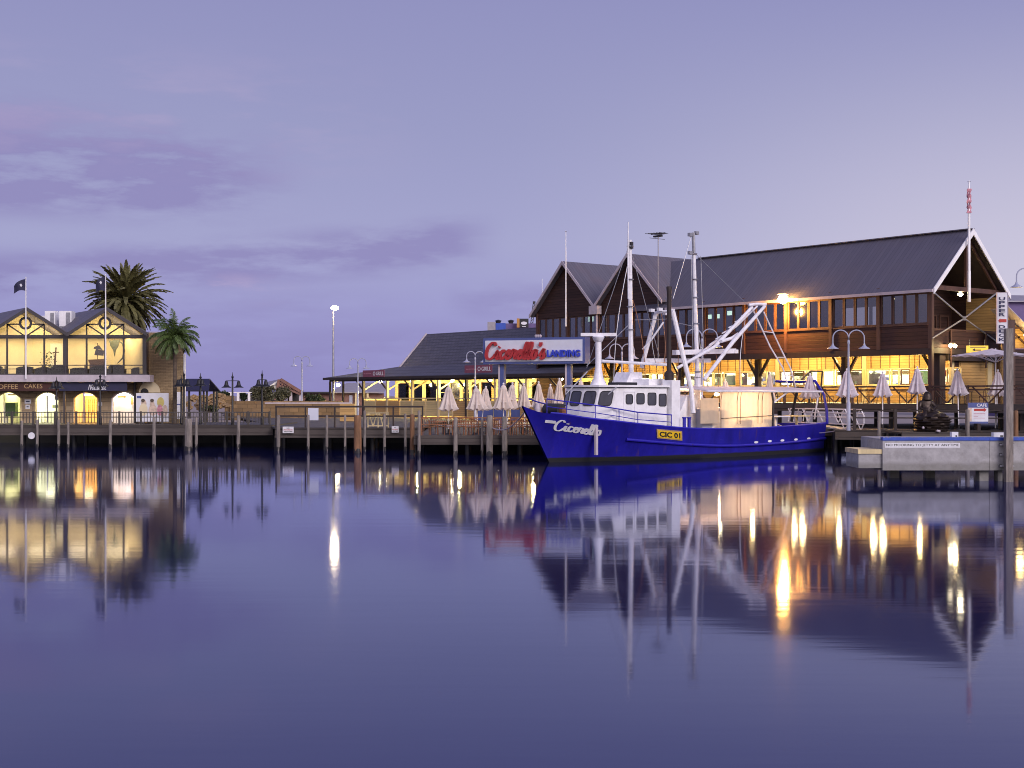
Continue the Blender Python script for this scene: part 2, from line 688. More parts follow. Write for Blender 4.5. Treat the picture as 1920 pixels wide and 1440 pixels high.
M['stone'] = boards('limestone_blocks', (0.36, 0.27, 0.17), 0.28, 2, var=0.4, groove=0.07, cut=(0, 0.55))
M['trim_grey'] = mat('grey_frame_paint', (0.055, 0.048, 0.052), 0.45, var=0.15)
M['concrete'] = mat('jetty_concrete', (0.38, 0.37, 0.38), 0.85, var=0.28, scale=1.7, bump=0.4, dirt=((0.19, 0.17, 0.15), 0.6), band=(0.62, (0.13, 0.125, 0.10), 0.5))
M['paving'] = mat('paving', (0.30, 0.25, 0.22), 0.85, var=0.25, scale=0.8, bump=0.2)
M['rock'] = mat('golden_rock', (0.30, 0.20, 0.10), 0.9, var=0.6, scale=1.2, bump=0.9, dirt=((0.06, 0.05, 0.04), 0.9))
M['blue'] = mat('bright_blue_paint', (0.03, 0.08, 0.42), 0.4, var=0.2, scale=3)
M['sign_blue'] = mat('sign_blue_paint', (0.06, 0.085, 0.26), 0.45, var=0.15, scale=2)
M['sign_face'] = mat('sign_face_white', (0.60, 0.62, 0.72), 0.4, var=0.06, scale=2)
M['neon_red'] = mat('red_letter_plastic', (0.38, 0.012, 0.02), 0.3, var=0.2, scale=6)
M['letter_blue'] = mat('blue_letter_plastic', (0.015, 0.04, 0.50), 0.3, var=0.1)
M['letter_navy'] = mat('navy_letter_paint', (0.012, 0.012, 0.07), 0.5, var=0.1)
M['letter_white'] = mat('white_letter_paint', (0.72, 0.72, 0.76), 0.5, var=0.08)
M['letter_black'] = mat('black_letter_paint', (0.02, 0.02, 0.02), 0.5, var=0.1)
M['letter_gold'] = mat('faded_gold_letters', (0.45, 0.30, 0.14), 0.5, var=0.2)
M['letter_red'] = mat('red_letter_paint', (0.45, 0.03, 0.02), 0.5, var=0.1)
M['plate_yellow'] = mat('yellow_plate', (0.85, 0.55, 0.02), 0.45, var=0.1)
M['maroon'] = mat('maroon_sign', (0.24, 0.065, 0.10), 0.5, var=0.15)
M['navy'] = mat('navy_awning', (0.022, 0.022, 0.06), 0.7, var=0.2)
M['wine'] = mat('dark_red_awning', (0.055, 0.018, 0.014), 0.7, var=0.2)
M['bronze'] = mat('dark_bronze', (0.05, 0.036, 0.03), 0.42, metal=0.7, var=0.4, scale=6, bump=0.3)
M['frond'] = mat('palm_frond', (0.125, 0.118, 0.045), 0.55, var=0.45, scale=1.2)
M['frond_green'] = mat('green_palm_frond', (0.080, 0.125, 0.032), 0.5, var=0.4, scale=1.2)
M['frond_dry'] = mat('dry_palm_frond', (0.16, 0.085, 0.035), 0.7, var=0.4)
M['bark'] = mat('palm_bark', (0.10, 0.075, 0.055), 0.9, var=0.4, scale=3, stretch=(1, 1, 4), bump=0.6)
M['leaf'] = mat('grey_green_leaf', (0.085, 0.085, 0.05), 0.6, var=0.5, scale=2)
M['leaf_dark'] = mat('dark_leaf', (0.035, 0.05, 0.022), 0.6, var=0.5, scale=2)
M['bulb'] = glow_mat('warm_bulb', (1.0, 0.82, 0.45), 60)
M['bulb_hot'] = glow_mat('sodium_flood_bulb', (1.0, 0.50, 0.10), 240)
M['bulb_pole'] = glow_mat('pole_lamp_bulb', (1.0, 0.74, 0.36), 120)
M['bulb_soft'] = glow_mat('soft_warm_lamp', (1.0, 0.85, 0.5), 10)
M['exit_glow'] = glow_mat('green_exit_lamp', (0.7, 1.0, 0.75), 4)
M['sign_lit'] = glow_mat('backlit_yellow_panel', (1.0, 0.62, 0.10), 1.3)
M['pink'] = mat('faded_pink_cloth', (0.55, 0.25, 0.30), 0.8, var=0.4, scale=6)
M['flag'] = mat('dark_flag_cloth', (0.025, 0.025, 0.06), 0.8, var=0.3)
M['skin_tone'] = mat('printed_beige', (0.62, 0.48, 0.38), 0.6, var=0.35, scale=4)
M['print_yellow'] = mat('printed_yellow', (0.60, 0.50, 0.16), 0.6, var=0.2)
M['shed_roof'] = mat('pale_sheet_roof', (0.30, 0.28, 0.31), 0.6, var=0.15)
M['shed_wall'] = mat('shed_wall', (0.20, 0.105, 0.085), 0.8, var=0.3)
M['violet_wall'] = mat('violet_wall', (0.14, 0.10, 0.24), 0.7, var=0.15)
M['orange'] = mat('orange_panel', (0.45, 0.22, 0.05), 0.6, var=0.15)
M['appliance'] = mat('dark_kitchen_gear', (0.06, 0.07, 0.05), 0.5, var=0.5, scale=5)
M['counter'] = mat('pale_counter', (0.55, 0.58, 0.50), 0.4, var=0.15)
M['plant_green'] = mat('indoor_plant', (0.05, 0.10, 0.03), 0.6, var=0.5, scale=4)
M['upholstery'] = mat('dark_upholstery', (0.022, 0.018, 0.02), 0.8, var=0.3)


# lettering ------------------------------------------------------------
def text_mesh(body, size, depth=0.01, bold=0.0, shear=0.0, align='CENTER'):
    cu = bpy.data.curves.new('lettering', 'FONT')
    cu.body = body
    cu.size = size
    cu.extrude = depth
    cu.offset = bold
    cu.shear = shear
    cu.align_x = align
    cu.align_y = 'CENTER'
    cu.resolution_u = 3
    o = bpy.data.objects.new('lettering', cu)
    COL.objects.link(o)
    dg = bpy.context.evaluated_depsgraph_get()
    me = bpy.data.meshes.new_from_object(o.evaluated_get(dg))
    bpy.data.objects.remove(o)
    bpy.data.curves.remove(cu)
    return me


def write(body, mat_, parent, loc, w=None, h=None, depth=0.01, bold=0.0, shear=0.0, rz=0.0, name='lettering', tilt=0.0):
    """flat lettering facing local -y; fitted to width w and height h"""
    me = text_mesh(body, 1.0, depth=0.01, bold=bold, shear=shear)
    xs = [v.co.x for v in me.vertices]
    ys = [v.co.y for v in me.vertices]
    sx = w / (max(xs) - min(xs)) if w else 1
    sy = h / (max(ys) - min(ys)) if h else sx
    cx, cy = (max(xs) + min(xs)) / 2, (max(ys) + min(ys)) / 2
    for v in me.vertices:
        x, y, z = v.co
        v.co = ((x - cx) * sx, -z / 0.01 * depth, (y - cy) * sy)
    me.materials.append(mat_)
    o = bpy.data.objects.new(name, me)
    COL.objects.link(o)
    o.parent = parent
    o.location = loc
    o.rotation_euler = (0, tilt, rz)
    return o


# hand-drawn script letters as pen strokes, unit x-height about 1
SCRIPT = {
    'C': (1.35, [[(1.25, 1.55), (1.05, 1.85), (0.7, 1.8), (0.35, 1.3), (0.25, 0.7), (0.4, 0.15), (0.8, 0.0), (1.15, 0.2), (1.35, 0.5)]]),
    'i': (0.5, [[(0.0, 0.3), (0.25, 0.95), (0.2, 0.3), (0.35, 0.02), (0.55, 0.25)], [(0.33, 1.3), (0.40, 1.42)]]),
    'c': (0.72, [[(0.65, 0.8), (0.45, 1.0), (0.2, 0.75), (0.15, 0.3), (0.38, 0.0), (0.72, 0.28)]]),
    'e': (0.72, [[(0.1, 0.42), (0.5, 0.6), (0.58, 0.88), (0.38, 1.0), (0.17, 0.7), (0.17, 0.25), (0.4, 0.0), (0.74, 0.28)]]),
    'r': (0.68, [[(0.0, 0.3), (0.2, 1.05), (0.32, 0.9), (0.58, 0.92), (0.46, 0.35), (0.55, 0.05), (0.72, 0.25)]]),
    'l': (0.5, [[(0.0, 0.3), (0.4, 1.2), (0.42, 1.75), (0.27, 1.8), (0.17, 1.2), (0.2, 0.2), (0.35, 0.0), (0.55, 0.25)]]),
    'o': (0.75, [[(0.45, 1.0), (0.18, 0.8), (0.14, 0.25), (0.38, 0.0), (0.6, 0.3), (0.6, 0.8), (0.45, 1.0), (0.75, 0.85)]]),
    "'": (0.3, [[(0.18, 1.85), (0.22, 1.6), (0.1, 1.4)]]),
    's': (0.6, [[(0.0, 0.25), (0.4, 1.1), (0.38, 0.75), (0.55, 0.3), (0.35, 0.0), (0.12, 0.12)]]),
    'a': (0.8, [[(0.62, 0.9), (0.35, 1.0), (0.14, 0.6), (0.2, 0.1), (0.45, 0.12), (0.63, 0.9), (0.6, 0.2), (0.82, 0.25)]]),
    'n': (0.8, [[(0.1, 0.95), (0.14, 0.0), (0.2, 0.7), (0.45, 1.0), (0.58, 0.75), (0.58, 0.1), (0.8, 0.25)]]),
    'u': (0.8, [[(0.1, 0.95), (0.12, 0.2), (0.3, 0.0), (0.55, 0.3), (0.58, 0.95), (0.6, 0.1), (0.8, 0.25)]]),
    't': (0.5, [[(0.22, 1.5), (0.18, 0.2), (0.32, 0.0), (0.52, 0.22)], [(0.02, 1.0), (0.45, 1.02)]]),
    'N': (1.2, [[(0.1, 0.0), (0.3, 1.75), (0.85, 0.05), (1.05, 1.8)]]),
}


def smooth_line(pts, k=5):
    out = []
    n = len(pts)
    for i in range(n - 1):
        p0, p1, p2, p3 = pts[max(i - 1, 0)], pts[i], pts[i + 1], pts[min(i + 2, n - 1)]
        for j in range(k):
            t = j / k
            out.append(tuple(0.5 * (2 * p1[a] + (p2[a] - p0[a]) * t + (2 * p0[a] - 5 * p1[a] + 4 * p2[a] - p3[a]) * t * t + (3 * p1[a] - p0[a] - 3 * p2[a] + p3[a]) * t ** 3) for a in (0, 1)))
    out.append(pts[-1])
    return out


def script_write(body, mat_, parent, place, w, h, pen, deep, name='lettering', slant=0.18):
    """place(u, v) -> local point for u along the width, v up the height; solid pen strokes"""
    x = 0
    strokes = []
    for ch in body:
        adv, sts = SCRIPT[ch]
        for st in sts:
            strokes.append([(x + a + b * slant, b) for a, b in smooth_line(st)])
        x += adv
    x0 = min(p[0] for s in strokes for p in s)
    x1 = max(p[0] for s in strokes for p in s)
    y1 = max(p[1] for s in strokes for p in s)
    kx, ky = w / (x1 - x0), h / y1
    mb = MB()
    for s in strokes:
        q = [((a - x0) * kx, b * ky) for a, b in s]
        L_, R_ = [], []
        for i, (a, b) in enumerate(q):
            c, d = q[max(i - 1, 0)], q[min(i + 1, len(q) - 1)]
            tx, ty = d[0] - c[0], d[1] - c[1]
            l = math.hypot(tx, ty) or 1
            # broad-nib pen: thicker on the down strokes
            wd = pen * (0.55 + 0.45 * abs(ty) / l)
            L_.append((a - ty / l * wd / 2, b + tx / l * wd / 2))
            R_.append((a + ty / l * wd / 2, b - tx / l * wd / 2))
        n = len(q)
        vs, fs = [], []
        for k in range(n):
            for (u, v_) in (L_[k], R_[k]):
                p = place(u, v_)
                vs.append(p[0])
                vs.append(p[0] + p[1] * deep)
        for k in range(n - 1):
            a = 4 * k
            b = a + 4
            fs += [(a, a + 2, b + 2, b), (a + 1, b + 1, b + 3, a + 3), (a, b, b + 1, a + 1), (a + 2, a + 3, b + 3, b + 2)]
        fs += [(0, 1, 3, 2), (4 * n - 4, 4 * n - 2, 4 * n - 1, 4 * n - 3)]
        mb.add(vs, fs)
    return mb.build(name, mat_, parent)
# ------------------------------------------------------------------ water and ground
def water_mat():
    m, nt, out = nodes_of('harbour_water')
    L = nt.links.new
    b = nt.nodes.new('ShaderNodeBsdfGlossy')          # surface sheen, with the water's own blue cast
    b.inputs['Color'].default_value = (0.81, 0.84, 1.0, 1)
    b.inputs['Roughness'].default_value = 0.058
    df = nt.nodes.new('ShaderNodeBsdfDiffuse')         # light scattered back from inside the water
    df.inputs['Color'].default_value = (0.005, 0.007, 0.065, 1)
    fr = nt.nodes.new('ShaderNodeFresnel')
    fr.inputs['IOR'].default_value = 1.6
    mxs = nt.nodes.new('ShaderNodeMixShader')
    L(fr.outputs[0], mxs.inputs[0])
    L(df.outputs[0], mxs.inputs[1])
    L(b.outputs[0], mxs.inputs[2])
    L(mxs.outputs[0], out.inputs[0])
    t = nt.nodes.new('ShaderNodeTexCoord')
    hs = []
    for s_, sc_xy, det in ((1.0, (0.35, 2.2, 1), 3), (1.0, (0.05, 0.35, 1), 2)):
        mp_ = nt.nodes.new('ShaderNodeMapping')
        mp_.inputs['Scale'].default_value = sc_xy
        L(t.outputs['Object'], mp_.inputs[0])
        n = nt.nodes.new('ShaderNodeTexNoise')
        n.inputs['Scale'].default_value = s_
        n.inputs['Detail'].default_value = det
        L(mp_.outputs[0], n.inputs['Vector'])
        hs.append(n.outputs[0])
    ad = nt.nodes.new('ShaderNodeMath')
    ad.operation = 'MULTIPLY_ADD'
    L(hs[1], ad.inputs[0])
    ad.inputs[1].default_value = 2.5
    L(hs[0], ad.inputs[2])
    bp_ = nt.nodes.new('ShaderNodeBump')
    bp_.inputs['Strength'].default_value = 1.0
    bp_.inputs['Distance'].default_value = 0.0012
    L(ad.outputs[0], bp_.inputs['Height'])
    L(bp_.outputs[0], b.inputs['Normal'])
    L(bp_.outputs[0], fr.inputs['Normal'])
    return m


w = MB().add([(-700, -120, 0), (700, -120, 0), (700, 140, 0), (-700, 140, 0)], [(0, 1, 2, 3)]).build('water', water_mat())
struct(w, 'calm violet harbour water')
g = MB()
g.add([(-3500, 93, 1.1), (3500, 93, 1.1), (3500, 6000, 1.1), (-3500, 6000, 1.1)], [(0, 1, 2, 3)])
struct(g.build('ground', M['paving']), 'pale paved foreshore')
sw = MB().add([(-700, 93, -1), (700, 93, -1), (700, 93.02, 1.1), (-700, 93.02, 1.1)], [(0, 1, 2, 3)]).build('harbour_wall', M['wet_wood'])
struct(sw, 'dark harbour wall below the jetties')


def deck_thing(name, label, pts, z, fascia, th=0.22, edge=True, cat='jetty', mat_=None, posts=True):
    """timber platform: planked deck, edge timber along the front, dark bearers and joists below"""
    t = thing(name, label, cat, (pts[0][0], pts[0][1], 0))
    o = Vector((pts[0][0], pts[0][1], 0))
    q = [Vector((x, y, 0)) - o for x, y in pts]
    MB().prism([Vector((p.x, p.y, z - 0.1)) for p in q], (0, 0, 0.1)).build('deck', mat_ or M['deck'], t)
    a, b = q[0], q[1]
    d = (b - a).normalized()
    nrm = Vector((d.y, -d.x, 0))
    if edge:
        mb = MB()
        c0, c1 = a + nrm * 0.06, b + nrm * 0.06
        mb.bar(c0 + Vector((0, 0, z - fascia / 2 + 0.02)), c1 + Vector((0, 0, z - fascia / 2 + 0.02)), 0.12, fascia)
        mb.build('edge_beam', M['jetty_wood'], t)
        mb = MB()
        zz = z - fascia - 0.06
        mb.bar(c0 + nrm * 0.03 + Vector((0, 0, zz)), c1 + nrm * 0.03 + Vector((0, 0, zz)), 0.16, 0.13)
        mb.build('waling', M['jetty_wood'], t)
    mb = MB()
    L_ = (b - a).length
    for k in range(3):
        off = -nrm * (0.7 + 1.8 * k)
        mb.bar(a + off + Vector((0, 0, z - 0.3)), b + off + Vector((0, 0, z - 0.3)), 0.2, 0.36)
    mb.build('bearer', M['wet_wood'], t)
    if posts:
        n = max(2, int(L_ / 2.8))
        s0 = None
        for k in range(n + 1):
            for r_ in (0, 1):
                p = a + (b - a) * (k / n) - nrm * (0.9 + 2.4 * r_)
                if s0 is None:
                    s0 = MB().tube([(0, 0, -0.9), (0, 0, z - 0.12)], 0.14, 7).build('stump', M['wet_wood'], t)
                    s0.location = (p.x, p.y, 0)
                else:
                    dup(s0, parent=t, loc=(p.x, p.y, 0))
    return t


def railing(name, label, pts, zs, h, group=None, post=1.8, rails=(1.0, 0.55), picket=0.0, wood=None, pw=0.09, rw=0.07, kbrace=False, cat='railing', board=0.0):
    """post-and-rail fence along a polyline; every post is a part"""
    wood = wood or M['jetty_wood']
    t = thing(name, label, cat, (pts[0][0], pts[0][1], zs), 0, group)
    o = Vector((pts[0][0], pts[0][1], 0))
    q = [Vector((x, y, 0)) - o for x, y in pts]
    rail = MB()
    for i in range(len(q) - 1):
        for r_ in rails:
            rail.bar(q[i] + Vector((0, 0, h * r_)), q[i + 1] + Vector((0, 0, h * r_)), rw * 1.4 if r_ == 1.0 else rw * 0.7, rw)
    rail.build('rail', wood, t)
    post0 = None
    pk = MB()
    for i in range(len(q) - 1):
        L_ = (q[i + 1] - q[i]).length
        n = max(1, round(L_ / post))
        for k in range(n + (1 if i == len(q) - 2 else 0)):
            p = q[i].lerp(q[i + 1], k / n)
            if post0 is None:
                post0 = MB().bx(-pw / 2, pw / 2, -pw / 2, pw / 2, -0.25, h + 0.06).build('post', wood, t)
                post0.location = p
            else:
                dup(post0, parent=t, loc=p)
        if picket:
            m_ = int(L_ / picket)
            for k in range(m_):
                p = q[i].lerp(q[i + 1], (k + 0.5) / m_)
                pk.bx(p.x - 0.018, p.x + 0.018, p.y - 0.018, p.y + 0.018, 0.12, h * 0.97)
        if kbrace:
            for k in range(n):
                a, b = q[i].lerp(q[i + 1], k / n), q[i].lerp(q[i + 1], (k + 1) / n)
                c = (a + b) / 2
                kb = MB()
                for (s_, e_) in ((0.12, 0.49), (0.88, 0.51)):
                    kb.bar(a.lerp(b, s_) + Vector((0, 0, h * 0.97)), a.lerp(b, e_) + Vector((0, 0, 0.05)), 0.06, 0.07)
                kb.build('brace', wood, t)
    if pk.v:
        pk.build('baluster_lattice', wood, t)
    return t


# ------------------------------------------------------------------ frames
FA = Frame((24.5, 80, 0), math.atan2(-0.781, 0.624))      # restaurant: x towards the near corner, y into the building


def wA(x, y):
    p = FA.w((x, y, 0))
    return (p.x, p.y)


# decks
deck_thing('timber_jetty', 'long low dark timber jetty along the front of the gabled cafe', [(X(-60, 84), 84), (X(512, 84), 84), (X(512, 84), 93.5), (X(-60, 84), 93.5)], 1.4, 0.5)
deck_thing('boardwalk', 'raised boardwalk with a single long handrail joining the two restaurants', [(X(516, 80), 80), (X(786, 80), 80), (X(786, 80), 96), wA(-41, -2.9), wA(-70, -2.9), (-32, 150), (X(516, 80) - 3, 93)], 1.32, 0.45)
deck_thing('dining_jetty', 'low jetty crowded with rusty chairs ahead of the blue bow', [(X(776, 73.5), 73.5), (X(1075, 73.5), 73.5), (X(1075, 73.5), 98), (X(786, 80) - .3, 98), (X(776, 73.5), 80)], 1.05, 0.36)
deck_thing('quay', 'dark timber quay hidden behind the boat below the two-storey restaurant', [(X(1110, 84), 84), (X(1560, 83), 83), (X(1560, 83), 90), wA(-40, 6), (X(1110, 82) - 3, 96)], 1.3, 0.4)
deck_thing('quay', 'dark timber quay carrying the statue, from the boat stern past the tall pile', [(X(1566, 75.6), 75.6), (X(2080, 72.5), 72.5), (44, 100), (X(1560, 83) + .02, 90.5), (X(1560, 83) + .02, 83)], 1.3, 0.4)
deck_thing('dining_terrace', 'raised dining terrace along the lit ground floor of the two-storey restaurant', [wA(-30, -2.2), wA(9.5, -2.2), wA(9.5, 11), wA(-30, 11)], 2.72, 0.34, cat='terrace')

# ------------------------------------------------------------------ two-storey timber restaurant
bA = thing('timber_restaurant', 'two-storey dark timber restaurant with pointed gables and a floodlit verandah', 'restaurant', FA.o, FA.rz)
RZ, EZ, GZ, HALF = 13.2, 9.76, 13.55, 3.68


def roof_pair(name, mat_, ridge_a, ridge_b, ea, eb, eave_a, eave_b, th=0.12):
    """two slopes from a ridge line to two eave lines"""
    mb = MB()
    for (e0, e1) in ((ea, eb), (eave_a, eave_b)):
        q = [Vector(ridge_a), Vector(ridge_b), Vector(e1), Vector(e0)]
        mb.prism(q, (0, 0, -th))
    return mb.build(name, mat_, bA)


k_ = (RZ - EZ) / HALF
ov = 0.35
zo = EZ - k_ * ov
roof_pair('roof', M['tin'], (0.45, HALF, RZ), (-25.2, HALF, RZ), (0.45, -ov, zo), (-25.2, -ov, zo), (0.45, 2 * HALF + ov, zo), (-25.2, 2 * HALF + ov, zo))
for gx in (-25.2, -32.4):
    kg = (GZ - 9.95) / 3.6
    zl = 9.95 - kg * 0.0
    xl = 3.6 if gx == -25.2 else 3.6
    left = (3.6, zl) if gx == -25.2 else (4.0, 9.95 - kg * 0.4)
    roof_pair('roof', M['tin_y'], (gx, -0.5, GZ), (gx, 12, GZ), (gx + 3.6, -0.5, zl), (gx + 3.6, 12, zl), (gx - left[0], -0.5, left[1]), (gx - left[0], 12, left[1]))
    # gable cladding and barge boards
    MB().prism([(gx - 3.6, 0, 9.25), (gx + 3.6, 0, 9.25), (gx + 3.6, 0, 9.82), (gx, 0, GZ - 0.16), (gx - 3.6, 0, 9.82)], (0, 0.14, 0)).build('gable_wall', M['cladding'], bA)
    for sx, lz in ((1, (3.6, zl)), (-1, left)):
        MB().prism([(gx, -0.52, GZ + 0.03), (gx + sx * lz[0], -0.52, lz[1] + 0.03), (gx + sx * lz[0], -0.52, lz[1] - 0.22), (gx, -0.52, GZ - 0.26)], (0, -0.06, 0)).build('barge_board', M['lilac'], bA)
# rainwater head in the valley between the two front gables
MB().bx(-29.25, -28.35, -0.62, -0.15, 9.3, 9.92).build('rain_head', M['lilac'], bA)
MB().tube([(-28.6, -0.4, 9.35), (-28.6, -0.4, 5.0), (-28.6, -0.3, 2.8)], 0.07, 8).build('downpipe', M['lilac'], bA)
# verge boards of the open end gable
for sy in (0, 1):
    ye, yr = (-ov, HALF) if sy == 0 else (2 * HALF + ov, HALF)
    MB().prism([(0.46, yr, RZ + 0.04), (0.46, ye, zo + 0.04), (0.46, ye, zo - 0.30), (0.46, yr, RZ - 0.34)], (0.07, 0, 0)).build('barge_board', M['white'], bA)
MB().bar((-21.4, -ov - 0.06, zo - 0.10), (0.45, -ov - 0.06, zo - 0.10), 0.12, 0.17).build('gutter', M['lilac'], bA)
# ridge cap
MB().bar((0.46, HALF, RZ + 0.02), (-22.0, HALF, RZ + 0.02), 0.4, 0.06).build('ridge_cap', M['tin'], bA)
# upper storey: wall below the windows, window head, floor, soffit
MB().bx(-36.0, -0.12, 0.0, 0.14, 5.98, 7.36).build('upper_wall', M['redwood'], bA)
MB().bx(-36.0, -0.12, -0.04, 0.16, 9.28, 9.72).build('window_head', M['cladding'], bA)
MB().bx(-36.0, -0.12, -0.08, 0.16, 7.36, 7.43).build('sill_rail', M['timber'], bA)
MB().bx(-36.0, 0.0, 0.3, 7.3, 5.86, 6.02).build('floor', M['soffit'], bA)
MB().bx(-36.0, 0.02, -0.06, 0.3, 5.62, 5.98).build('edge_beam', M['dark_timber'], bA)
MB().bx(-3.36, -2.3, 7.22, 7.36, 6.02, 9.75).build('rear_wall', M['cladding'], bA)
MB().bx(-2.3, -0.12, 7.22, 7.36, 6.02, 9.3).build('rear_wall', M['ochre'], bA)
MB().bx(-2.3, -0.12, 7.22, 7.36, 9.3, 9.75).build('rear_wall', M['cladding'], bA)
MB().bx(-36.0, -3.4, 7.22, 7.36, 5.9, 7.4).build('rear_wall', M['redwood'], bA)
MB().bx(-36.0, -3.4, 7.22, 7.36, 9.2, 9.8).build('rear_wall', M['redwood'], bA)
MB().bx(-36.0, -12.0, 7.2, 7.34, 7.4, 9.2).build('rear_wall', M['redwood'], bA)
MB().bx(-36.15, -36.0, 0, 12, 1.8, 9.8).build('side_wall', M['cladding'], bA)
MB().bx(-21.75, -21.6, 7.4, 12, 1.8, 9.8).build('side_wall', M['cladding'], bA)
for x in (-3.4, -7.2, -9.6):
    MB().bx(x - 0.08, x + 0.08, 7.2, 7.36, 7.4, 9.2).build('rear_post', M['timber'], bA)


def window(parent, x0, x1, z0, z1, y, glass, frame_mat, fw=0.07, cross=False, deep=0.1):
    f = MB()
    f.ring([(x0, y, z0), (x1, y, z0), (x1, y, z1), (x0, y, z1)], [(x0 + fw, y, z0 + fw), (x1 - fw, y, z0 + fw), (x1 - fw, y, z1 - fw), (x0 + fw, y, z1 - fw)], (0, deep, 0))
    if cross:
        f.bx(x0 + fw, x1 - fw, y + 0.02, y + deep - 0.02, (z0 + z1) / 2 - 0.02, (z0 + z1) / 2 + 0.02)
    o = f.build('window', frame_mat, parent)
    MB().bx(x0 + fw, x1 - fw, y + deep * 0.45, y + deep * 0.55, z0 + fw, z1 - fw).build('pane', glass, o)
    return o


for b_ in range(10):
    xa, xb = -3.6 * (b_ + 1), -3.6 * b_
    MB().bx(xa - 0.11, xa + 0.11, -0.10, 0.18, 5.98, 9.7).build('post', M['timber'], bA)
    n = 4
    for k in range(n):
        w0 = xa + 0.13 + (3.6 - 0.26) * k / n
        w1 = xa + 0.13 + (3.6 - 0.26) * (k + 1) / n
        window(bA, w0 + 0.01, w1 - 0.01, 7.44, 9.27, 0.02, M['glass_dark'], M['timber'], 0.08)
# end balcony at the near gable
for y in (0.0, 2 * HALF - 0.2):
    MB().bx(-0.12, 0.12, y - 0.02, y + 0.22, 2.72, 9.75).build('corner_post', M['timber'], bA)
MB().bx(-0.07, 0.07, 0.2, 2 * HALF - 0.22, 9.45, 9.72).build('tie_beam', M['timber'], bA)
MB().bx(-0.08, 0.08, HALF - 0.10, HALF + 0.10, 9.72, RZ - 0.4).build('king_post', M['timber'], bA)
for sy in (0, 1):
    a = (0.0, 0.5 if sy == 0 else 2 * HALF - 0.5, 9.75)
    MB().bar(a, (0.0, HALF, RZ - 0.35), 0.12, 0.16).build('rafter', M['timber'], bA)
MB().bx(-0.05, 0.05, 0.2, 2 * HALF - 0.22, 6.04, 7.06).build('balustrade', M['redwood'], bA)
MB().bar((0.02, 0.2, 7.12), (0.02, 2 * HALF - 0.22, 7.12), 0.12, 0.08).build('handrail', M['timber'], bA)
MB().bx(-0.1, 0.09, 0.2, 2 * HALF - 0.22, 5.7, 6.02).build('edge_beam', M['dark_timber'], bA)
cx_ = FA.on(1808, 597, 0, 0.13)
for (px_, py_) in ((1748, 546), (1869, 549), (1748, 634), (1868, 640)):
    MB().bar(FA.on(px_, py_, 0, 0.13), cx_, 0.07, 0.07).build('cross_brace', M['steel'], bA)
MB().box(cx_, (0.05, 0.24, 0.24)).build('brace_plate', M['steel'], bA)
for x in (0.0,):
    for y in (1.9, 5.6):
        MB().bx(0.10, 0.17, y - 0.06, y + 0.06, 4.9, 7.1).build('hanger_post', M['timber'], bA)
for (e0, e1) in ((-ov + 0.1, zo), (2 * HALF + ov - 0.1, zo)):
    MB().prism([(0.40, HALF, RZ - 0.16), (-3.5, HALF, RZ - 0.16), (-3.5, e0, e1 - 0.10), (0.40, e0, e1 - 0.10)], (0, 0, -0.04)).build('shade_lining', M['dark_timber'], bA)  # dark sheets added under the roof to deepen the shade inside the gable
# end wall set back behind the balcony, with doorway panels
MB().bx(-3.5, -3.4, 0.2, 4.3, 6.02, 9.75).build('end_wall', M['cladding'], bA)
MB().bx(-3.5, -3.4, 4.3, 2 * HALF, 6.02, 9.75).build('end_wall', M['cladding'], bA)
MB().prism([(-3.45, 0, 9.75), (-3.45, 2 * HALF, 9.75), (-3.45, HALF, RZ - 0.2)], (0.05, 0, 0)).build('end_wall', M['cladding'], bA)
for y in (4.6, 5.9):
    MB().ring([(-3.38, y, 6.1), (-3.38, y + 1.0, 6.1), (-3.38, y + 1.0, 8.3), (-3.38, y, 8.3)], [(-3.38, y + .1, 6.2), (-3.38, y + .9, 6.2), (-3.38, y + .9, 8.2), (-3.38, y + .1, 8.2)], (0.05, 0, 0)).build('door_frame', M['timber'], bA)

# ground floor: wall set back under the upper storey
GY = 3.4
MB().bx(-36, -0.3, GY, GY + 0.12, 4.92, 5.86).build('ground_wall', M['ochre'], bA)
MB().bx(-36, -0.3, GY, GY + 0.12, 2.75, 3.82).build('ground_wall', M['ochre'], bA)
MB().bx(-36, -0.3, GY - 0.03, GY + 0.15, 3.82, 3.88).build('sill_rail', M['pale_timber'], bA)
MB().bx(-36, -0.3, GY - 0.03, GY + 0.15, 4.86, 4.93).build('head_rail', M['pale_timber'], bA)
bt0 = MB().bx(-0.025, 0.025, GY - 0.025, GY - 0.002, 4.95, 5.84).build('batten', M['timber'], bA)
bt0.location.x = -35.5
for k in range(1, 49):
    dup(bt0, parent=bA, loc=(-35.5 + 0.72 * k, 0, 0))
for b_ in range(10):
    xa = -3.6 * (b_ + 1) + 0.0
    MB().bx(xa - 0.16, xa + 0.16, GY - 0.05, GY + 0.16, 2.75, 5.84).build('pier', M['pale_timber'] if b_ % 2 else M['ochre'], bA)
    if b_ in (5,):
        spans = [(0.2, 1.15), (1.25, 2.0), (2.2, 3.4)]
    elif b_ % 3 == 1:
        spans = [(0.2, 1.9), (2.0, 2.6), (2.7, 3.4)]
    else:
        spans = [(0.2, 1.15), (1.3, 2.25), (2.4, 3.4)]
    for (s0, s1) in spans:
        window(bA, xa + s0, xa + s1, 3.88, 4.86, GY + 0.02, M['glass'], M['timber'] if (b_ + int(s0 * 3)) % 3 == 0 else M['pale_timber'], 0.06)
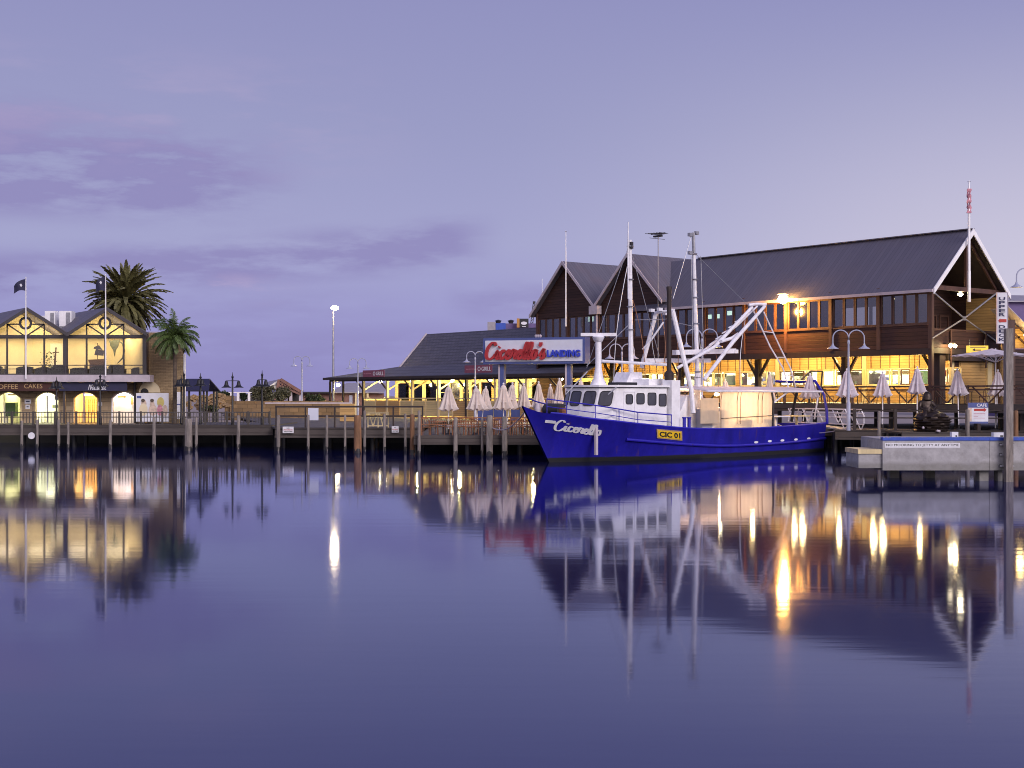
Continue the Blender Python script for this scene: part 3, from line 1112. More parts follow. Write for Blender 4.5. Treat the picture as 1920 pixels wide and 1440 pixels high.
# the room behind
MB().bx(-36, -0.3, GY + 5.0, GY + 5.1, 2.7, 5.85).build('back_wall', M['white_wall'], bA)
MB().bx(-0.42, -0.3, GY + 0.16, GY + 5, 2.75, 5.85).build('side_wall', M['ochre'], bA)
MB().bx(-36, -0.3, GY + 0.12, GY + 5, 2.60, 2.72).build('room_floor', M['soffit'], bA)
rnd = random.Random(3)
for k in range(24):
    x = -35 + k * 1.45
    if rnd.random() < 0.25:
        continue
    hgt = rnd.choice((1.1, 1.2, 1.75, 2.0, 2.1))
    MB().bx(x, x + rnd.uniform(0.6, 1.3), GY + rnd.uniform(1.2, 4.0), GY + 4.6, 2.72, 2.72 + hgt).build('fitting', rnd.choice((M['appliance'], M['counter'], M['counter'], M['dark_timber'], M['plant_green'])), bA)
for k in range(46):
    x = rnd.uniform(-35, -1)
    z = rnd.choice((3.9, 4.05, 4.2, 4.4))
    wd = rnd.uniform(0.12, 0.5)
    MB().bx(x, x + wd, GY + 1.0 + 0.08 * k, GY + 1.2 + 0.08 * k, z, z + rnd.uniform(0.12, 0.35)).build('shelf_item', rnd.choice((M['appliance'], M['plant_green'], M['counter'], M['letter_red'], M['sign_blue'], M['dark_timber'], M['print_yellow'])), bA)
for k in range(12):
    x = -34.2 + k * 2.9
    MB().lathe([(0.02, 4.95), (0.05, 4.85), (0.24, 4.66), (0.25, 4.62)], (x, GY + 2.2, 0), 12).build('pendant_lamp', M['bulb_soft'] if k % 3 else M['appliance'], bA, True)
for k in range(9):
    x = -34 + k * 3.9
    MB().bx(x, x + 1.8, GY + 1.5, GY + 1.6, 4.55, 4.80).build('menu_panel', rnd.choice((M['appliance'], M['counter'], M['orange'])), bA)
    lamp('AREA', 620, (1.0, 0.93, 0.66), (x + 0.9, GY + 2.6, 5.7), bA, (2.5, 1.5))
# verandah posts with raking braces
for x in (-0.4, -7.2, -14.4, -21.6, -28.8):
    wd = 0.30 if x == -0.4 else 0.17
    MB().bx(x - wd, x + wd, 1.4 - wd, 1.4 + wd, 2.72, 5.86).build('verandah_post', M['dark_timber'], bA)
    for s_ in (-1, 1):
        if x == -0.4 and s_ == 1:
            continue
        MB().bar((x + s_ * wd, 1.4, 4.55), (x + s_ * (wd + 0.85), 1.4, 5.84), 0.14, 0.16).build('raking_brace', M['dark_timber'], bA)
# deep beam under the open end
MB().bx(-0.3, 0.0, 1.8, 2 * HALF, 5.3, 5.86).build('end_beam', M['dark_timber'], bA)
MB().bx(-0.5, -0.3, 2.6, 2.9, 2.75, 5.84).build('pier', M['pale_timber'], bA)
MB().bx(-0.5, -0.2, 6.3, 6.8, 2.75, 5.84).build('pier', M['pale_timber'], bA)
MB().bx(-0.45, -0.33, 2.9, 6.3, 2.75, 3.8).build('ground_wall', M['ochre'], bA)
MB().bx(-0.45, -0.33, 2.9, 6.3, 4.95, 5.84).build('ground_wall', M['cladding'], bA)
# lamps under the upper floor: small round lamps on the soffit
for x in (-1.9, -4.6, -5.3, -7.9, -10.9, -11.6, -15.2, -18.3, -21.9, -26.0, -30.5):
    bm_ = MB().lathe([(0.05, 5.85), (0.13, 5.83), (0.14, 5.74), (0.04, 5.68)], (x, 1.9, 0), 10).build('soffit_lamp', M['bulb'], bA, True)
    lamp('POINT', 175, (1.0, 0.66, 0.22), (x, 1.7, 5.5), bA, 0.12)
# lamp under the tie beam of the end gable
MB().lathe([(0.03, 9.42), (0.14, 9.36), (0.16, 9.28), (0.05, 9.2)], (-0.2, HALF - 0.3, 0), 10).build('gable_lamp', M['bulb'], bA, True)
lamp('POINT', 8, (1.0, 0.8, 0.45), (-0.9, HALF - 0.3, 9.0), bA, 0.15)
MB().box(FA.on(1108, 598, 1, 2.5), (0.55, 0.08, 0.4)).build('exit_lamp', M['exit_glow'], bA)
for (px_, py_) in ((1330, 594), (1345, 593), (1368, 587)):
    MB().box(FA.on(px_, py_, 1, 3.0), (0.4, 0.06, 0.3)).build('exit_lamp', M['exit_glow'], bA)

# floodlight on the front wall
pf = FA.on(1469, 561, 1, -0.75)
fl = thing('floodlight', 'dazzling orange floodlight bracketed off the eave of the two-storey restaurant', 'floodlight', FA.w(pf), FA.rz)
MB().lathe([(0.05, -0.30), (0.24, -0.21), (0.34, 0.0), (0.24, 0.21), (0.05, 0.30)], (0, -0.05, 0), 18).build('bulb', M['bulb_hot'], fl, True)
MB().tube([(0, 0.75, 0.1), (0, 0.3, 0.25), (0, 0.0, 0.28)], 0.035, 8).build('bracket', M['steel'], fl)
MB().lathe([(0.36, 0.31), (0.30, 0.37), (0.05, 0.42)], (0, -0.05, 0), 14).build('hood', M['steel'], fl, True)
lamp('POINT', 2000, (1.0, 0.43, 0.08), (0, 0.1, -0.75), fl, 0.2)
# twin spot under the open corner
pt_ = FA.on(1785, 648, 0, 0.5)
fl2 = thing('twin_spotlight', 'pair of small yellow spotlights below the open end balcony', 'spotlight', FA.w(pt_), FA.rz)
for s_ in (-1, 1):
    MB().lathe([(0.03, -0.12), (0.10, -0.07), (0.12, 0.0), (0.05, 0.09)], (0.05, s_ * 0.22, 0), 10).build('bulb', M['bulb'], fl2, True)
MB().bx(-0.5, 0.05, -0.26, 0.26, 0.10, 0.16).build('bracket', M['dark'], fl2)
lamp('POINT', 120, (1.0, 0.7, 0.25), (0.25, 0, -0.1), fl2, 0.12)

# terrace railing with braces
railing('terrace_railing', 'braced timber railing along the raised dining terrace', [wA(-30, -2.05), wA(9.0, -2.05)], 2.75, 0.98, post=2.6, rails=(1.0, 0.80), wood=M['timber'], kbrace=True, pw=0.14, rw=0.09)
railing('quay_railing', 'low two-rail timber fence along the quay edge by the bronze statue', [(X(1602, 75.5), 75.5), (X(2080, 72.5), 72.7)], 1.3, 1.1, post=2.2, rails=(1.0, 0.62), wood=M['dark_timber'], pw=0.16)

# ------------------------------------------------------------------ low slate-roofed restaurant, in line with the big one
bL = thing('slate_roof_restaurant', 'long low restaurant with a steep slate roof and yellow-lit glazed verandah', 'restaurant', FA.o, FA.rz)
XE = -57.2
RL, BRK, EAV = (4.2, 8.95), (1.2, 5.8), (-0.9, 4.92)
mb = MB()
mb.prism([(-36.2, RL[0], RL[1]), (XE, RL[0], RL[1]), (XE, BRK[0], BRK[1]), (-36.2, BRK[0], BRK[1])], (0, 0, -0.12))
mb.prism([(-36.2, RL[0], RL[1]), (XE, RL[0], RL[1]), (XE, 9.0, 5.2), (-36.2, 9.0, 5.2)], (0, 0, -0.12))
mb.build('roof', M['slate'], bL)
mb = MB()
mb.prism([(-29.5, BRK[0] + 0.1, BRK[1] + 0.1), (XE, BRK[0] + 0.1, BRK[1] + 0.1), (-67.3, EAV[0], EAV[1]), (-29.5, EAV[0], EAV[1])], (0, 0, -0.1))
mb.prism([(XE, BRK[0] + .1, BRK[1] + 0.1), (XE, 8, BRK[1] + .1), (-67.3, 9, EAV[1]), (-67.3, EAV[0], EAV[1])], (0, 0, -0.1))
mb.build('verandah_roof', M['slate'], bL)
MB().prism([(XE + 0.02, BRK[0], BRK[1]), (XE + 0.02, RL[0], RL[1] - 0.14), (XE + 0.02, 9.0, 5.2)], (0.12, 0, 0)).build('gable_wall', M['cladding'], bL)
MB().bar((XE - 0.05, BRK[0], BRK[1] + 0.02), (XE - 0.05, RL[0], RL[1] + 0.02), 0.12, 0.2).build('barge_board', M['lilac'], bL)
MB().bar((-67.3, EAV[0] - 0.05, EAV[1] - 0.10), (-29.5, EAV[0] - 0.05, EAV[1] - 0.10), 0.1, 0.22).build('fascia', M['dark_timber'], bL)
MB().bx(-60.5, -29.5, -0.6, 6.0, 4.60, 4.68).build('ceiling', M['pine'], bL)
MB().bx(-66.5, -29.5, -0.75, -0.45, 4.55, 4.72).build('beam', M['dark_timber'], bL)
FLZ = 1.34
# inner wall with windows
WY = 3.0
MB().bx(-60.7, -30, WY, WY + 0.1, FLZ, 2.6).build('inner_wall', M['pine'], bL)
MB().bx(-60.7, -30, WY, WY + 0.1, 4.4, 4.6).build('inner_wall', M['pine'], bL)
MB().bx(-60.75, -60.6, -0.4, WY, FLZ, 2.9).build('side_wall', M['pine'], bL)
MB().bx(-60.75, -60.6, WY, 7.6, FLZ, 4.6).build('side_wall', M['pine'], bL)
rnd = random.Random(5)
x = -60.6
while x < -30.5:
    wd = rnd.choice((1.1, 1.5, 1.9))
    MB().bx(x, x + 0.3, WY - 0.02, WY + 0.12, 2.6, 4.4).build('pier', M['pale_timber'] if rnd.random() < .7 else M['ochre'], bL)
    window(bL, x + 0.3, x + 0.3 + wd, 2.6, 4.4, WY + 0.02, M['glass'] if rnd.random() < .6 else M['glass_dark'], M['pale_timber'] if rnd.random() < 0.6 else M['timber'], 0.08, cross=rnd.random() < 0.4)
    x += 0.3 + wd
MB().bx(-60.7, -30, 7.5, 7.6, FLZ, 5.0).build('rear_wall', M['white_wall'], bL)
MB().bx(-60.7, -30, 0, 7.5, FLZ - 0.1, FLZ).build('floor', M['soffit'], bL)
# verandah posts, braces, low panelled rail
for x in (-60.6, -56.6, -52.6, -48.6, -44.6, -40.6, -36.6, -32.6):
    MB().bx(x - 0.11, x + 0.11, -0.71, -0.49, FLZ, 4.56).build('verandah_post', M['pale_timber'] if x not in (-60.6, -44.6) else M['dark_timber'], bL)
    MB().bar((x, -0.5, 3.75), (x, 1.0, 4.58), 0.10, 0.12).build('raking_brace', M['pale_timber'], bL)
    MB().bar((x - 0.1, -0.6, 3.75), (x - 1.2, -0.6, 4.55), 0.10, 0.12).build('raking_brace', M['dark_timber'], bL)
for x in (-64.2, -66.6):
    MB().bx(x - 0.08, x + 0.08, -0.68, -0.52, FLZ, 4.56).build('verandah_post', M['dark_timber'], bL)
x = -60.5
while x < -33.5:
    if rnd.random() < 0.75:
        MB().bx(x + 0.05, x + 1.85, -0.63, -0.57, FLZ + 0.1, 2.78).build('rail_panel', M['ochre'] if rnd.random() < .55 else M['pine'], bL)
    MB().bx(x - 0.05, x + 0.05, -0.66, -0.54, FLZ, 2.95).build('rail_post', M['pale_timber'], bL)
    x += 2.0
MB().bx(-60.5, -33.5, -0.68, -0.52, 2.92, 3.02).build('handrail', M['pale_timber'], bL)
for x in (-58.5, -53.4, -47.3, -42.0, -37.2, -33.0):
    MB().lathe([(0.04, 4.58), (0.13, 4.56), (0.16, 4.46), (0.05, 4.38)], (x, -0.1, 0), 10).build('ceiling_lamp', M['bulb'], bL, True)
    lamp('POINT', 700, (1.0, 0.80, 0.32), (x, 0.6, 4.2), bL, 0.15)
for x in (-59, -54, -49, -44, -38):
    lamp('POINT', 420, (1.0, 0.85, 0.5), (x, 5.2, 3.9), bL, 0.3)
# bright lamp under the far end of the verandah roof
pv = FA.on(634, 722, 1, 0.4)
lv = thing('verandah_lamp', 'bright yellow lamp hanging under the outer tip of the low verandah roof', 'lamp', FA.w(pv), FA.rz)
MB().lathe([(0.04, -0.16), (0.16, -0.08), (0.19, 0.0), (0.1, 0.13)], (0, 0, 0), 12).build('bulb', M['bulb'], lv, True)
MB().tube([(0, 0, 0.12), (0, 0, 0.75)], 0.02, 6).build('stem', M['dark'], lv)
lamp('POINT', 450, (1.0, 0.75, 0.3), (0, -0.3, -0.25), lv, 0.18)
# red-brown fascia boards with a ring mark and the word on them
for (px0, px1, yt, ybm, lab) in ((681, 721, 694, 707, 'maroon fascia sign at the outer end of the low verandah roof'), (872, 923, 684.5, 699, 'maroon fascia sign above the row of cream umbrellas')):
    a = FA.on(px0, (yt + ybm) / 2, 1, -1.0)
    b = FA.on(px1, (yt + ybm) / 2, 1, -1.0)
    hh = (ybm - yt) / F * FA.w(b).y
    c = (a + b) / 2
    s_ = thing('fascia_sign', lab, 'sign', FA.w(c), FA.rz, 'fascia signs on the low roof')
    W_ = b.x - a.x
    MB().bx(-W_ / 2, W_ / 2, -0.05, 0.0, -hh / 2, hh / 2).build('panel', M['maroon'], s_)
    write('GRILL', M['letter_white'], s_, (W_ * 0.30, -0.055, 0), W_ * 0.34, hh * 0.55, bold=0.01)
    ro = [(W_ * 0.04 + hh * 0.3 * math.cos(t * PI / 8), -0.05, hh * 0.3 * math.sin(t * PI / 8)) for t in range(16)]
    ri = [(W_ * 0.04 + hh * 0.2 * math.cos(t * PI / 8), -0.05, hh * 0.2 * math.sin(t * PI / 8)) for t in range(16)]
    MB().ring(ro, ri, (0, -0.015, 0)).build('ring_emblem', M['letter_white'], s_)
    MB().bx(-W_ * 0.45, -W_ * 0.1, -0.058, -0.05, -hh * 0.05, hh * 0.05).build('stripe', M['pink'], s_)

# ------------------------------------------------------------------ big roadside sign
TH = math.radians(-20)
sR = P(1092, 652, 86)
FS = Frame((sR.x, sR.y, 0), TH)
bS = thing('restaurant_sign', 'big white box sign with red script and blue capitals on tall posts', 'sign', FS.o, TH)
tr_, br_ = FS.on(1092, 631, 1, 0), FS.on(1092, 674, 1, 0)
tl_, bl_ = FS.on(910, 644, 1, 0), FS.on(911, 681, 1, 0)
W_ = -tl_.x
zt, zb = (tr_.z + tl_.z) / 2, (br_.z + bl_.z) / 2
fr_ = 0.16
MB().bx(-W_ - fr_, fr_, 0.02, 1.15, zb - fr_, zt + fr_).build('cabinet', M['sign_blue'], bS)
MB().bx(-W_, 0, -0.02, 0.02, zb, zt).build('face', M['sign_face'], bS)
H_ = zt - zb
script_write("Cicerello's", M['neon_red'], bS, lambda u, v: (Vector((-W_ + 0.12 + u, -0.03, zb + 0.16 + v)), Vector((0, -0.16, 0))), W_ * 0.60, H_ * 0.78, 0.20, 1.0, 'script_lettering')
write('LANDING', M['letter_blue'], bS, (-W_ * 0.185, -0.10, zb + H_ * 0.36), W_ * 0.335, H_ * 0.33, 0.07, bold=0.035)
for (px_, c_) in ((944, 0), (1069, 0)):
    p = FS.on(px_, 700, 1, 0.6)
    MB().bx(p.x - 0.13, p.x + 0.13, 0.3, 0.75, 1.0, zb - fr_).build('post', M['sign_blue'], bS)
    MB().bx(p.x - 0.24, p.x - 0.13, 0.28, 0.4, 1.0, zb - fr_).build('post_edge', M['lilac'], bS)
for k in range(3):
    MB().lathe([(0.05, 0), (0.1, 0.06), (0.1, 0.16), (0.03, 0.2)], (FS.on(1005 + 4 * k, 636, 1, 0.3).x, 0.3, zt + fr_), 8).build('sign_lamp', M['lilac'], bS, True)
# ------------------------------------------------------------------ the blue trawler
def boat_hull_mat():
    m, nt, out = nodes_of('blue_hull_paint')
    L = nt.links.new
    b = nt.nodes.new('ShaderNodeBsdfPrincipled')
    L(b.outputs[0], out.inputs[0])
    t = nt.nodes.new('ShaderNodeTexCoord')
    sp = nt.nodes.new('ShaderNodeSeparateXYZ')
    L(t.outputs['Object'], sp.inputs[0])
    n = nt.nodes.new('ShaderNodeTexNoise')
    n.inputs['Scale'].default_value = 1.1
    n.inputs['Detail'].default_value = 8
    n.inputs['Roughness'].default_value = 0.7
    mp_ = nt.nodes.new('ShaderNodeMapping')
    mp_.inputs['Scale'].default_value = (1, 1, 0.35)
    L(t.outputs['Object'], mp_.inputs[0])
    L(mp_.outputs[0], n.inputs['Vector'])
    a = nt.nodes.new('ShaderNodeMath')
    a.operation = 'MULTIPLY_ADD'
    L(n.outputs[0], a.inputs[0])
    a.inputs[1].default_value = -0.12
    L(sp.outputs[2], a.inputs[2])
    r = nt.nodes.new('ShaderNodeMapRange')
    L(a.outputs[0], r.inputs[0])
    r.inputs[1].default_value, r.inputs[2].default_value = 0.13, 0.18
    r2 = nt.nodes.new('ShaderNodeMapRange')
    L(n.outputs[0], r2.inputs[0])
    r2.inputs[1].default_value, r2.inputs[2].default_value = 0.35, 0.65
    r2.inputs[3].default_value, r2.inputs[4].default_value = 0.75, 1.25
    mb_ = nt.nodes.new('ShaderNodeMix')
    mb_.data_type = 'RGBA'
    mb_.blend_type = 'MULTIPLY'
    mb_.inputs[0].default_value = 1
    mb_.inputs[6].default_value = (0.014, 0.011, 0.27, 1)
    L(r2.outputs[0], mb_.inputs[7])
    mx = nt.nodes.new('ShaderNodeMix')
    mx.data_type = 'RGBA'
    L(r.outputs[0], mx.inputs[0])
    mx.inputs[6].default_value = (0.018, 0.018, 0.02, 1)
    # rust runs down from the sheer and pale scuffs along the side
    c = mb_.outputs[2]
    for sc3, lo_, hi_, amt, col_ in (((2.6, 2.6, 0.16), 0.60, 0.74, 0.55, (0.10, 0.045, 0.05)), ((0.5, 0.5, 3.5), 0.62, 0.72, 0.35, (0.10, 0.10, 0.34)), ((5.0, 5.0, 0.5), 0.64, 0.75, 0.5, (0.01, 0.008, 0.09))):
        m4 = nt.nodes.new('ShaderNodeMapping')
        m4.inputs['Scale'].default_value = sc3
        L(t.outputs['Object'], m4.inputs[0])
        n4 = nt.nodes.new('ShaderNodeTexNoise')
        n4.inputs['Scale'].default_value = 1.0
        n4.inputs['Detail'].default_value = 9
        n4.inputs['Roughness'].default_value = 0.65
        L(m4.outputs[0], n4.inputs['Vector'])
        r4 = nt.nodes.new('ShaderNodeMapRange')
        L(n4.outputs[0], r4.inputs[0])
        r4.inputs[1].default_value, r4.inputs[2].default_value = lo_, hi_
        r4.inputs[4].default_value = amt
        x4 = nt.nodes.new('ShaderNodeMix')
        x4.data_type = 'RGBA'
        L(r4.outputs[0], x4.inputs[0])
        L(c, x4.inputs[6])
        x4.inputs[7].default_value = col_ + (1,)
        c = x4.outputs[2]
    L(c, mx.inputs[7])
    L(mx.outputs[2], b.inputs['Base Color'])
    b.inputs['Roughness'].default_value = 0.5
    b.inputs['Specular IOR Level'].default_value = 0.25
    bp_ = nt.nodes.new('ShaderNodeBump')
    bp_.inputs['Strength'].default_value = 0.25
    bp_.inputs['Distance'].default_value = 0.04
    L(n.outputs[0], bp_.inputs['Height'])
    L(bp_.outputs[0], b.inputs['Normal'])
    return m


M['hull'] = boat_hull_mat()
M['hull_blue'] = mat('blue_deck_paint', (0.020, 0.014, 0.36), 0.42, var=0.2)
FB = Frame((1.75, 65.5, 0), math.atan2(0.69, 0.724))
LB = 20.35
boat = thing('fishing_boat', 'blue fishing boat with white wheelhouse, two masts and a cream awning', 'fishing boat', FB.o, FB.rz)


def interp(tab, v):
    if v <= tab[0][0]:
        return tab[0][1]
    for (a, b), (c, d) in zip(tab, tab[1:]):
        if v <= c:
            return b + (d - b) * (v - a) / (c - a)
    return tab[-1][1]


def hermite(tab, v):
    """smooth table lookup"""
    if v <= tab[0][0]:
        return tab[0][1]
    n = len(tab)
    for i in range(n - 1):
        if v <= tab[i + 1][0]:
            (x0, y0), (x1, y1) = tab[i], tab[i + 1]
            m0 = (y1 - tab[i - 1][1]) / (x1 - tab[i - 1][0]) if i > 0 else (y1 - y0) / (x1 - x0)
            m1 = (tab[i + 2][1] - y0) / (tab[i + 2][0] - x0) if i < n - 2 else (y1 - y0) / (x1 - x0)
            h = x1 - x0
            t = (v - x0) / h
            return (2 * t ** 3 - 3 * t * t + 1) * y0 + (t ** 3 - 2 * t * t + t) * h * m0 + (-2 * t ** 3 + 3 * t * t) * y1 + (t ** 3 - t * t) * h * m1
    return tab[-1][1]


HB_S = [(0, 0.06), (0.05, 0.75), (0.12, 1.45), (0.22, 2.05), (0.35, 2.38), (0.55, 2.5), (0.8, 2.42), (1.0, 2.15)]
HB_W = [(0, 0.05), (0.05, 0.35), (0.12, 0.9), (0.22, 1.6), (0.35, 2.15), (0.55, 2.38), (0.8, 2.25), (1.0, 1.95)]
bow_tip = FB.on(979, 760, 1, 0)
XBOW = bow_tip.x


def bx_at(s, t):
    x0 = XBOW * max(0, t) if t >= 0 else 0.6 * -t
    return x0 + s * (LB - x0)


def hb(s, t):
    if t >= 0:
        a, b = hermite(HB_W, s), hermite(HB_S, s)
        return a + (b - a) * t ** 1.4
    return hermite(HB_W, s) * (1 + t * 0.7)


SHEER_PX = [(979, 761), (1013, 773), (1059, 778), (1093, 784), (1155, 791), (1190, 795), (1261, 802), (1296, 804.5), (1350, 805.5), (1418, 804), (1478, 800.5), (1553, 794)]


def z_on_side(s, tab, t=1.0):
    """height at which the near side at station s meets a line drawn by photograph pixels"""
    x, y = bx_at(s, t), -hb(s, t)
    q = FB.w((x, y, 0))
    px = CX + q.x / q.y * F
    return EYE - (hermite(tab, px) - HZ) / F * q.y


NS = 44
SS = [(i / NS) ** 1.35 for i in range(NS + 1)]
SHEER = [(s, z_on_side(s, SHEER_PX)) for s in SS]


def sheer(s):
    return hermite(SHEER, s)


TS = [-0.45, -0.2, 0.0, 0.12, 0.25, 0.4, 0.55, 0.7, 0.85, 1.0]


def hull_pt(s, t, side):
    z = sheer(s) * t if t >= 0 else 1.6 * t
    return Vector((bx_at(s, t), side * hb(s, t), z))


mb = MB()
for side in (-1, 1):
    vs = []
    for s in SS:
        for t in TS:
            vs.append(hull_pt(s, t, side))
    # inside of the bulwark
        zd = sheer(s)
        h1 = max(0.0, hb(s, 1) - 0.10)
        vs.append(Vector((bx_at(s, 1) + 0.05 * (s == 0), side * h1, zd)))
        tb_ = max(0.1, (zd - 0.62) / zd)
        vs.append(Vector((bx_at(s, tb_) + 0.15 * (s == 0), side * max(0.0, hb(s, tb_) - 0.10), zd - 0.62)))
    n = len(TS) + 2
    fs = []
    for i in range(NS):
        for k in range(n - 1):
            a = i * n + k
            fs.append((a, a + 1, a + n + 1, a + n))
    mb.add(vs, fs)
# transom
tr = [hull_pt(1, t, -1) for t in TS] + [hull_pt(1, t, 1) for t in reversed(TS)]
mb.add(tr, [tuple(range(len(tr)))])
hull = mb.build('hull', M['hull'], boat, True)
mb = MB()
vs = []
for s in SS:
    tb_ = max(0.1, (sheer(s) - 0.6) / sheer(s))
    h1 = max(0.0, hb(s, tb_) - 0.09)
    vs += [Vector((bx_at(s, tb_) + 0.1 * (s == 0), -h1, sheer(s) - 0.6)), Vector((bx_at(s, tb_) + 0.1 * (s == 0), h1, sheer(s) - 0.6))]
mb.add(vs, [(2 * i, 2 * i + 1, 2 * i + 3, 2 * i + 2) for i in range(NS)])
mb.build('deck', M['deck'], boat)
# rubbing strake and sheer cap
RUB_PX = [(1160, 823), (1230, 829), (1296, 834), (1359, 836), (1438, 832.5), (1500, 827.5), (1553, 821)]
pts = []
for s in SS:
    q = FB.w((bx_at(s, .6), -hb(s, .6), 0))
    px = CX + q.x / q.y * F
    if px < 1165:
        continue
    z = EYE - (hermite(RUB_PX, px) - HZ) / F * q.y
    t = max(0, min(1, z / sheer(s)))
    pts.append(Vector((bx_at(s, t), -hb(s, t) - 0.05, z)))
MB().tube(pts, 0.075, 8).build('rub_rail', M['hull_blue'], boat, True)
MB().tube([Vector((p.x, -p.y, p.z)) for p in pts], 0.075, 8).build('rub_rail', M['hull_blue'], boat, True)
for side in (-1, 1):
    MB().tube([hull_pt(s, 1, side) + Vector((0, -side * 0.05, 0.03)) for s in SS if bx_at(s, 1) > -0.8], 0.06, 6).build('sheer_cap', M['hull_blue'], boat, True)


def side_at(px, py):
    """point of the near hull side seen at a pixel: (station, height parameter)"""
    best = None
    for i in range(401):
        s = i / 400
        for t in (0.5,):
            tt = 0.5
            for _ in range(6):
                x, y = bx_at(s, tt), -hb(s, tt)
                q = FB.w((x, y, 0))
                z = EYE - (py - HZ) / F * q.y
                tt = max(0, min(1, z / sheer(s)))
            e_ = abs(CX + q.x / q.y * F - px)
            if best is None or e_ < best[0]:
                best = (e_, s, tt)
    return best[1], best[2]


def hull_uv(pa, pb, hgt_a, hgt_b):
    """map (u in 0..1, v in 0..1) onto the near side between two baseline pixels"""
    sa, ta = side_at(*pa)
    sb, tb = side_at(*pb)
    s2a, t2a = side_at(pa[0], pa[1] - hgt_a)
    s2b, t2b = side_at(pb[0], pb[1] - hgt_b)

    def f(u, v):
        s0, t0 = sa + (sb - sa) * u, ta + (tb - ta) * u
        s1, t1 = s2a + (s2b - s2a) * u, t2a + (t2b - t2a) * u
        s, t = s0 + (s1 - s0) * v, t0 + (t1 - t0) * v
        p = hull_pt(s, t, -1)
        e1 = hull_pt(s + 0.004, t, -1) - hull_pt(s - 0.004, t, -1)
        e2 = hull_pt(s, t + 0.02, -1) - hull_pt(s, t - 0.02, -1)
        nrm = e1.cross(e2).normalized()
        if nrm.y > 0:
            nrm = -nrm
        return p, nrm
    return f


fm = hull_uv((1041, 807), (1127, 817), 20, 20)
script_write('Cicerello', M['letter_white'], boat, lambda u, v: (fm(u, v)[0] + fm(u, v)[1] * 0.012, fm(u, v)[1] * 0.02), 1.0, 1.0, 0.055, 1.0, 'name_lettering')
fm2 = hull_uv((1021, 792), (1041, 794), 5, 5)
q = [fm2(0, 0), fm2(1, 0), fm2(1.1, 1), fm2(0.05, 1)]
MB().prism([a + n_ * 0.01 for a, n_ in q], q[0][1] * 0.02).build('bow_flash', M['letter_white'], boat)
fm3 = hull_uv((1231, 821), (1278, 826), 17, 18)
mb = MB()
q = [fm3(u, v) for u, v in ((0, 0), (1, 0), (1, 1), (0, 1))]
mb.prism([a + n_ * 0.015 for a, n_ in q], q[0][1] * 0.03)
plate = mb.build('registration_plate', M['letter_gold'], boat)
q2 = [fm3(u, v) for u, v in ((0.045, 0.12), (0.955, 0.12), (0.955, 0.88), (0.045, 0.88))]
MB().prism([a + n_ * 0.03 for a, n_ in q2], q[0][1] * 0.025).build('plate_face', M['plate_yellow'], plate)
me_ = text_mesh('CIC 01', 1.0, 0.01, bold=0.03)
xs = [v.co.x for v in me_.vertices]
ys = [v.co.y for v in me_.vertices]
x0_, x1_, y0_, y1_ = min(xs), max(xs), min(ys), max(ys)
for v in me_.vertices:
    p_, n_ = fm3(0.09 + 0.82 * (v.co.x - x0_) / (x1_ - x0_), 0.22 + 0.56 * (v.co.y - y0_) / (y1_ - y0_))
    v.co = p_ + n_ * (0.062 + v.co.z * 0.6)
me_.materials.append(M['letter_black'])
to_ = bpy.data.objects.new('plate_lettering', me_)
COL.objects.link(to_)
to_.parent = plate
# freeing ports along the after bulwark: white plates standing in for the lit deck inside
for k, (px_, py_) in enumerate(((1417, 829), (1443, 827), (1467, 825.6), (1492, 823.8), (1516, 822))):
    s_, t_ = side_at(px_, py_)
    p, n_ = hull_uv((px_, py_ + .1), (px_ + 3, py_), 2, 2)(0, 0)
    mb = MB()
    e1 = (hull_pt(s_ + .01, t_, -1) - hull_pt(s_ - .01, t_, -1)).normalized()
    e2 = n_.cross(e1)
    mb.prism([p + n_ * 0.008 + e1 * 0.19 * math.cos(a * PI / 6) + e2 * 0.06 * math.sin(a * PI / 6) for a in range(12)], n_ * 0.012)
    mb.build('freeing_port', M['white'], boat)

# wheelhouse ------------------------------------------------
HWY = 1.7
cN = FB.on(1157, 726, 1, -HWY)
xF, zR = cN.x, cN.z
xB = FB.on(1250, 731, 1, -HWY).x
bN = FB.on(1146, 780, 1, -HWY)
rake = xF - bN.x
zD = 1.2


def front_x(z):
    return xF - rake * (zR - z) / (zR - bN.z)


mb = MB()
outline = lambda z, yk=1.0: [Vector((front_x(z), -HWY, z)), Vector((front_x(z) - 0.42, -HWY * 0.55, z)), Vector((front_x(z) - 0.5, 0, z)), Vector((front_x(z) - 0.42, HWY * 0.55, z)), Vector((front_x(z), HWY, z)), Vector((xB, HWY, z)), Vector((xB, -HWY, z))]
lo, hi = outline(1.75), outline(zR)
for v_ in (lo[5], lo[6]):
    v_.z = 1.2
n = len(lo)
mb.add(lo + hi, [(i, (i + 1) % n, n + (i + 1) % n, n + i) for i in range(n)] + [tuple(range(n)), tuple(range(n, 2 * n))])
wh = mb.build('wheelhouse', M['white'], boat)
rf = [v + (Vector((0, 0, 0))) for v in outline(zR)]
c_ = Vector((sum(v.x for v in rf) / n, 0, zR))
big = [Vector((c_.x + (v.x - c_.x) * 1.10, v.y * 1.07, zR + 0.01)) for v in rf]
MB().prism(big, (0, 0, 0.10)).build('roof', M['white'], wh)
MB().prism([Vector((v.x, v.y, zR - 0.02)) for v in [Vector((c_.x + (v.x - c_.x) * 1.06, v.y * 1.04, 0)) for v in rf]], (0, 0, 0.028)).build('drip_edge', M['dark'], wh)


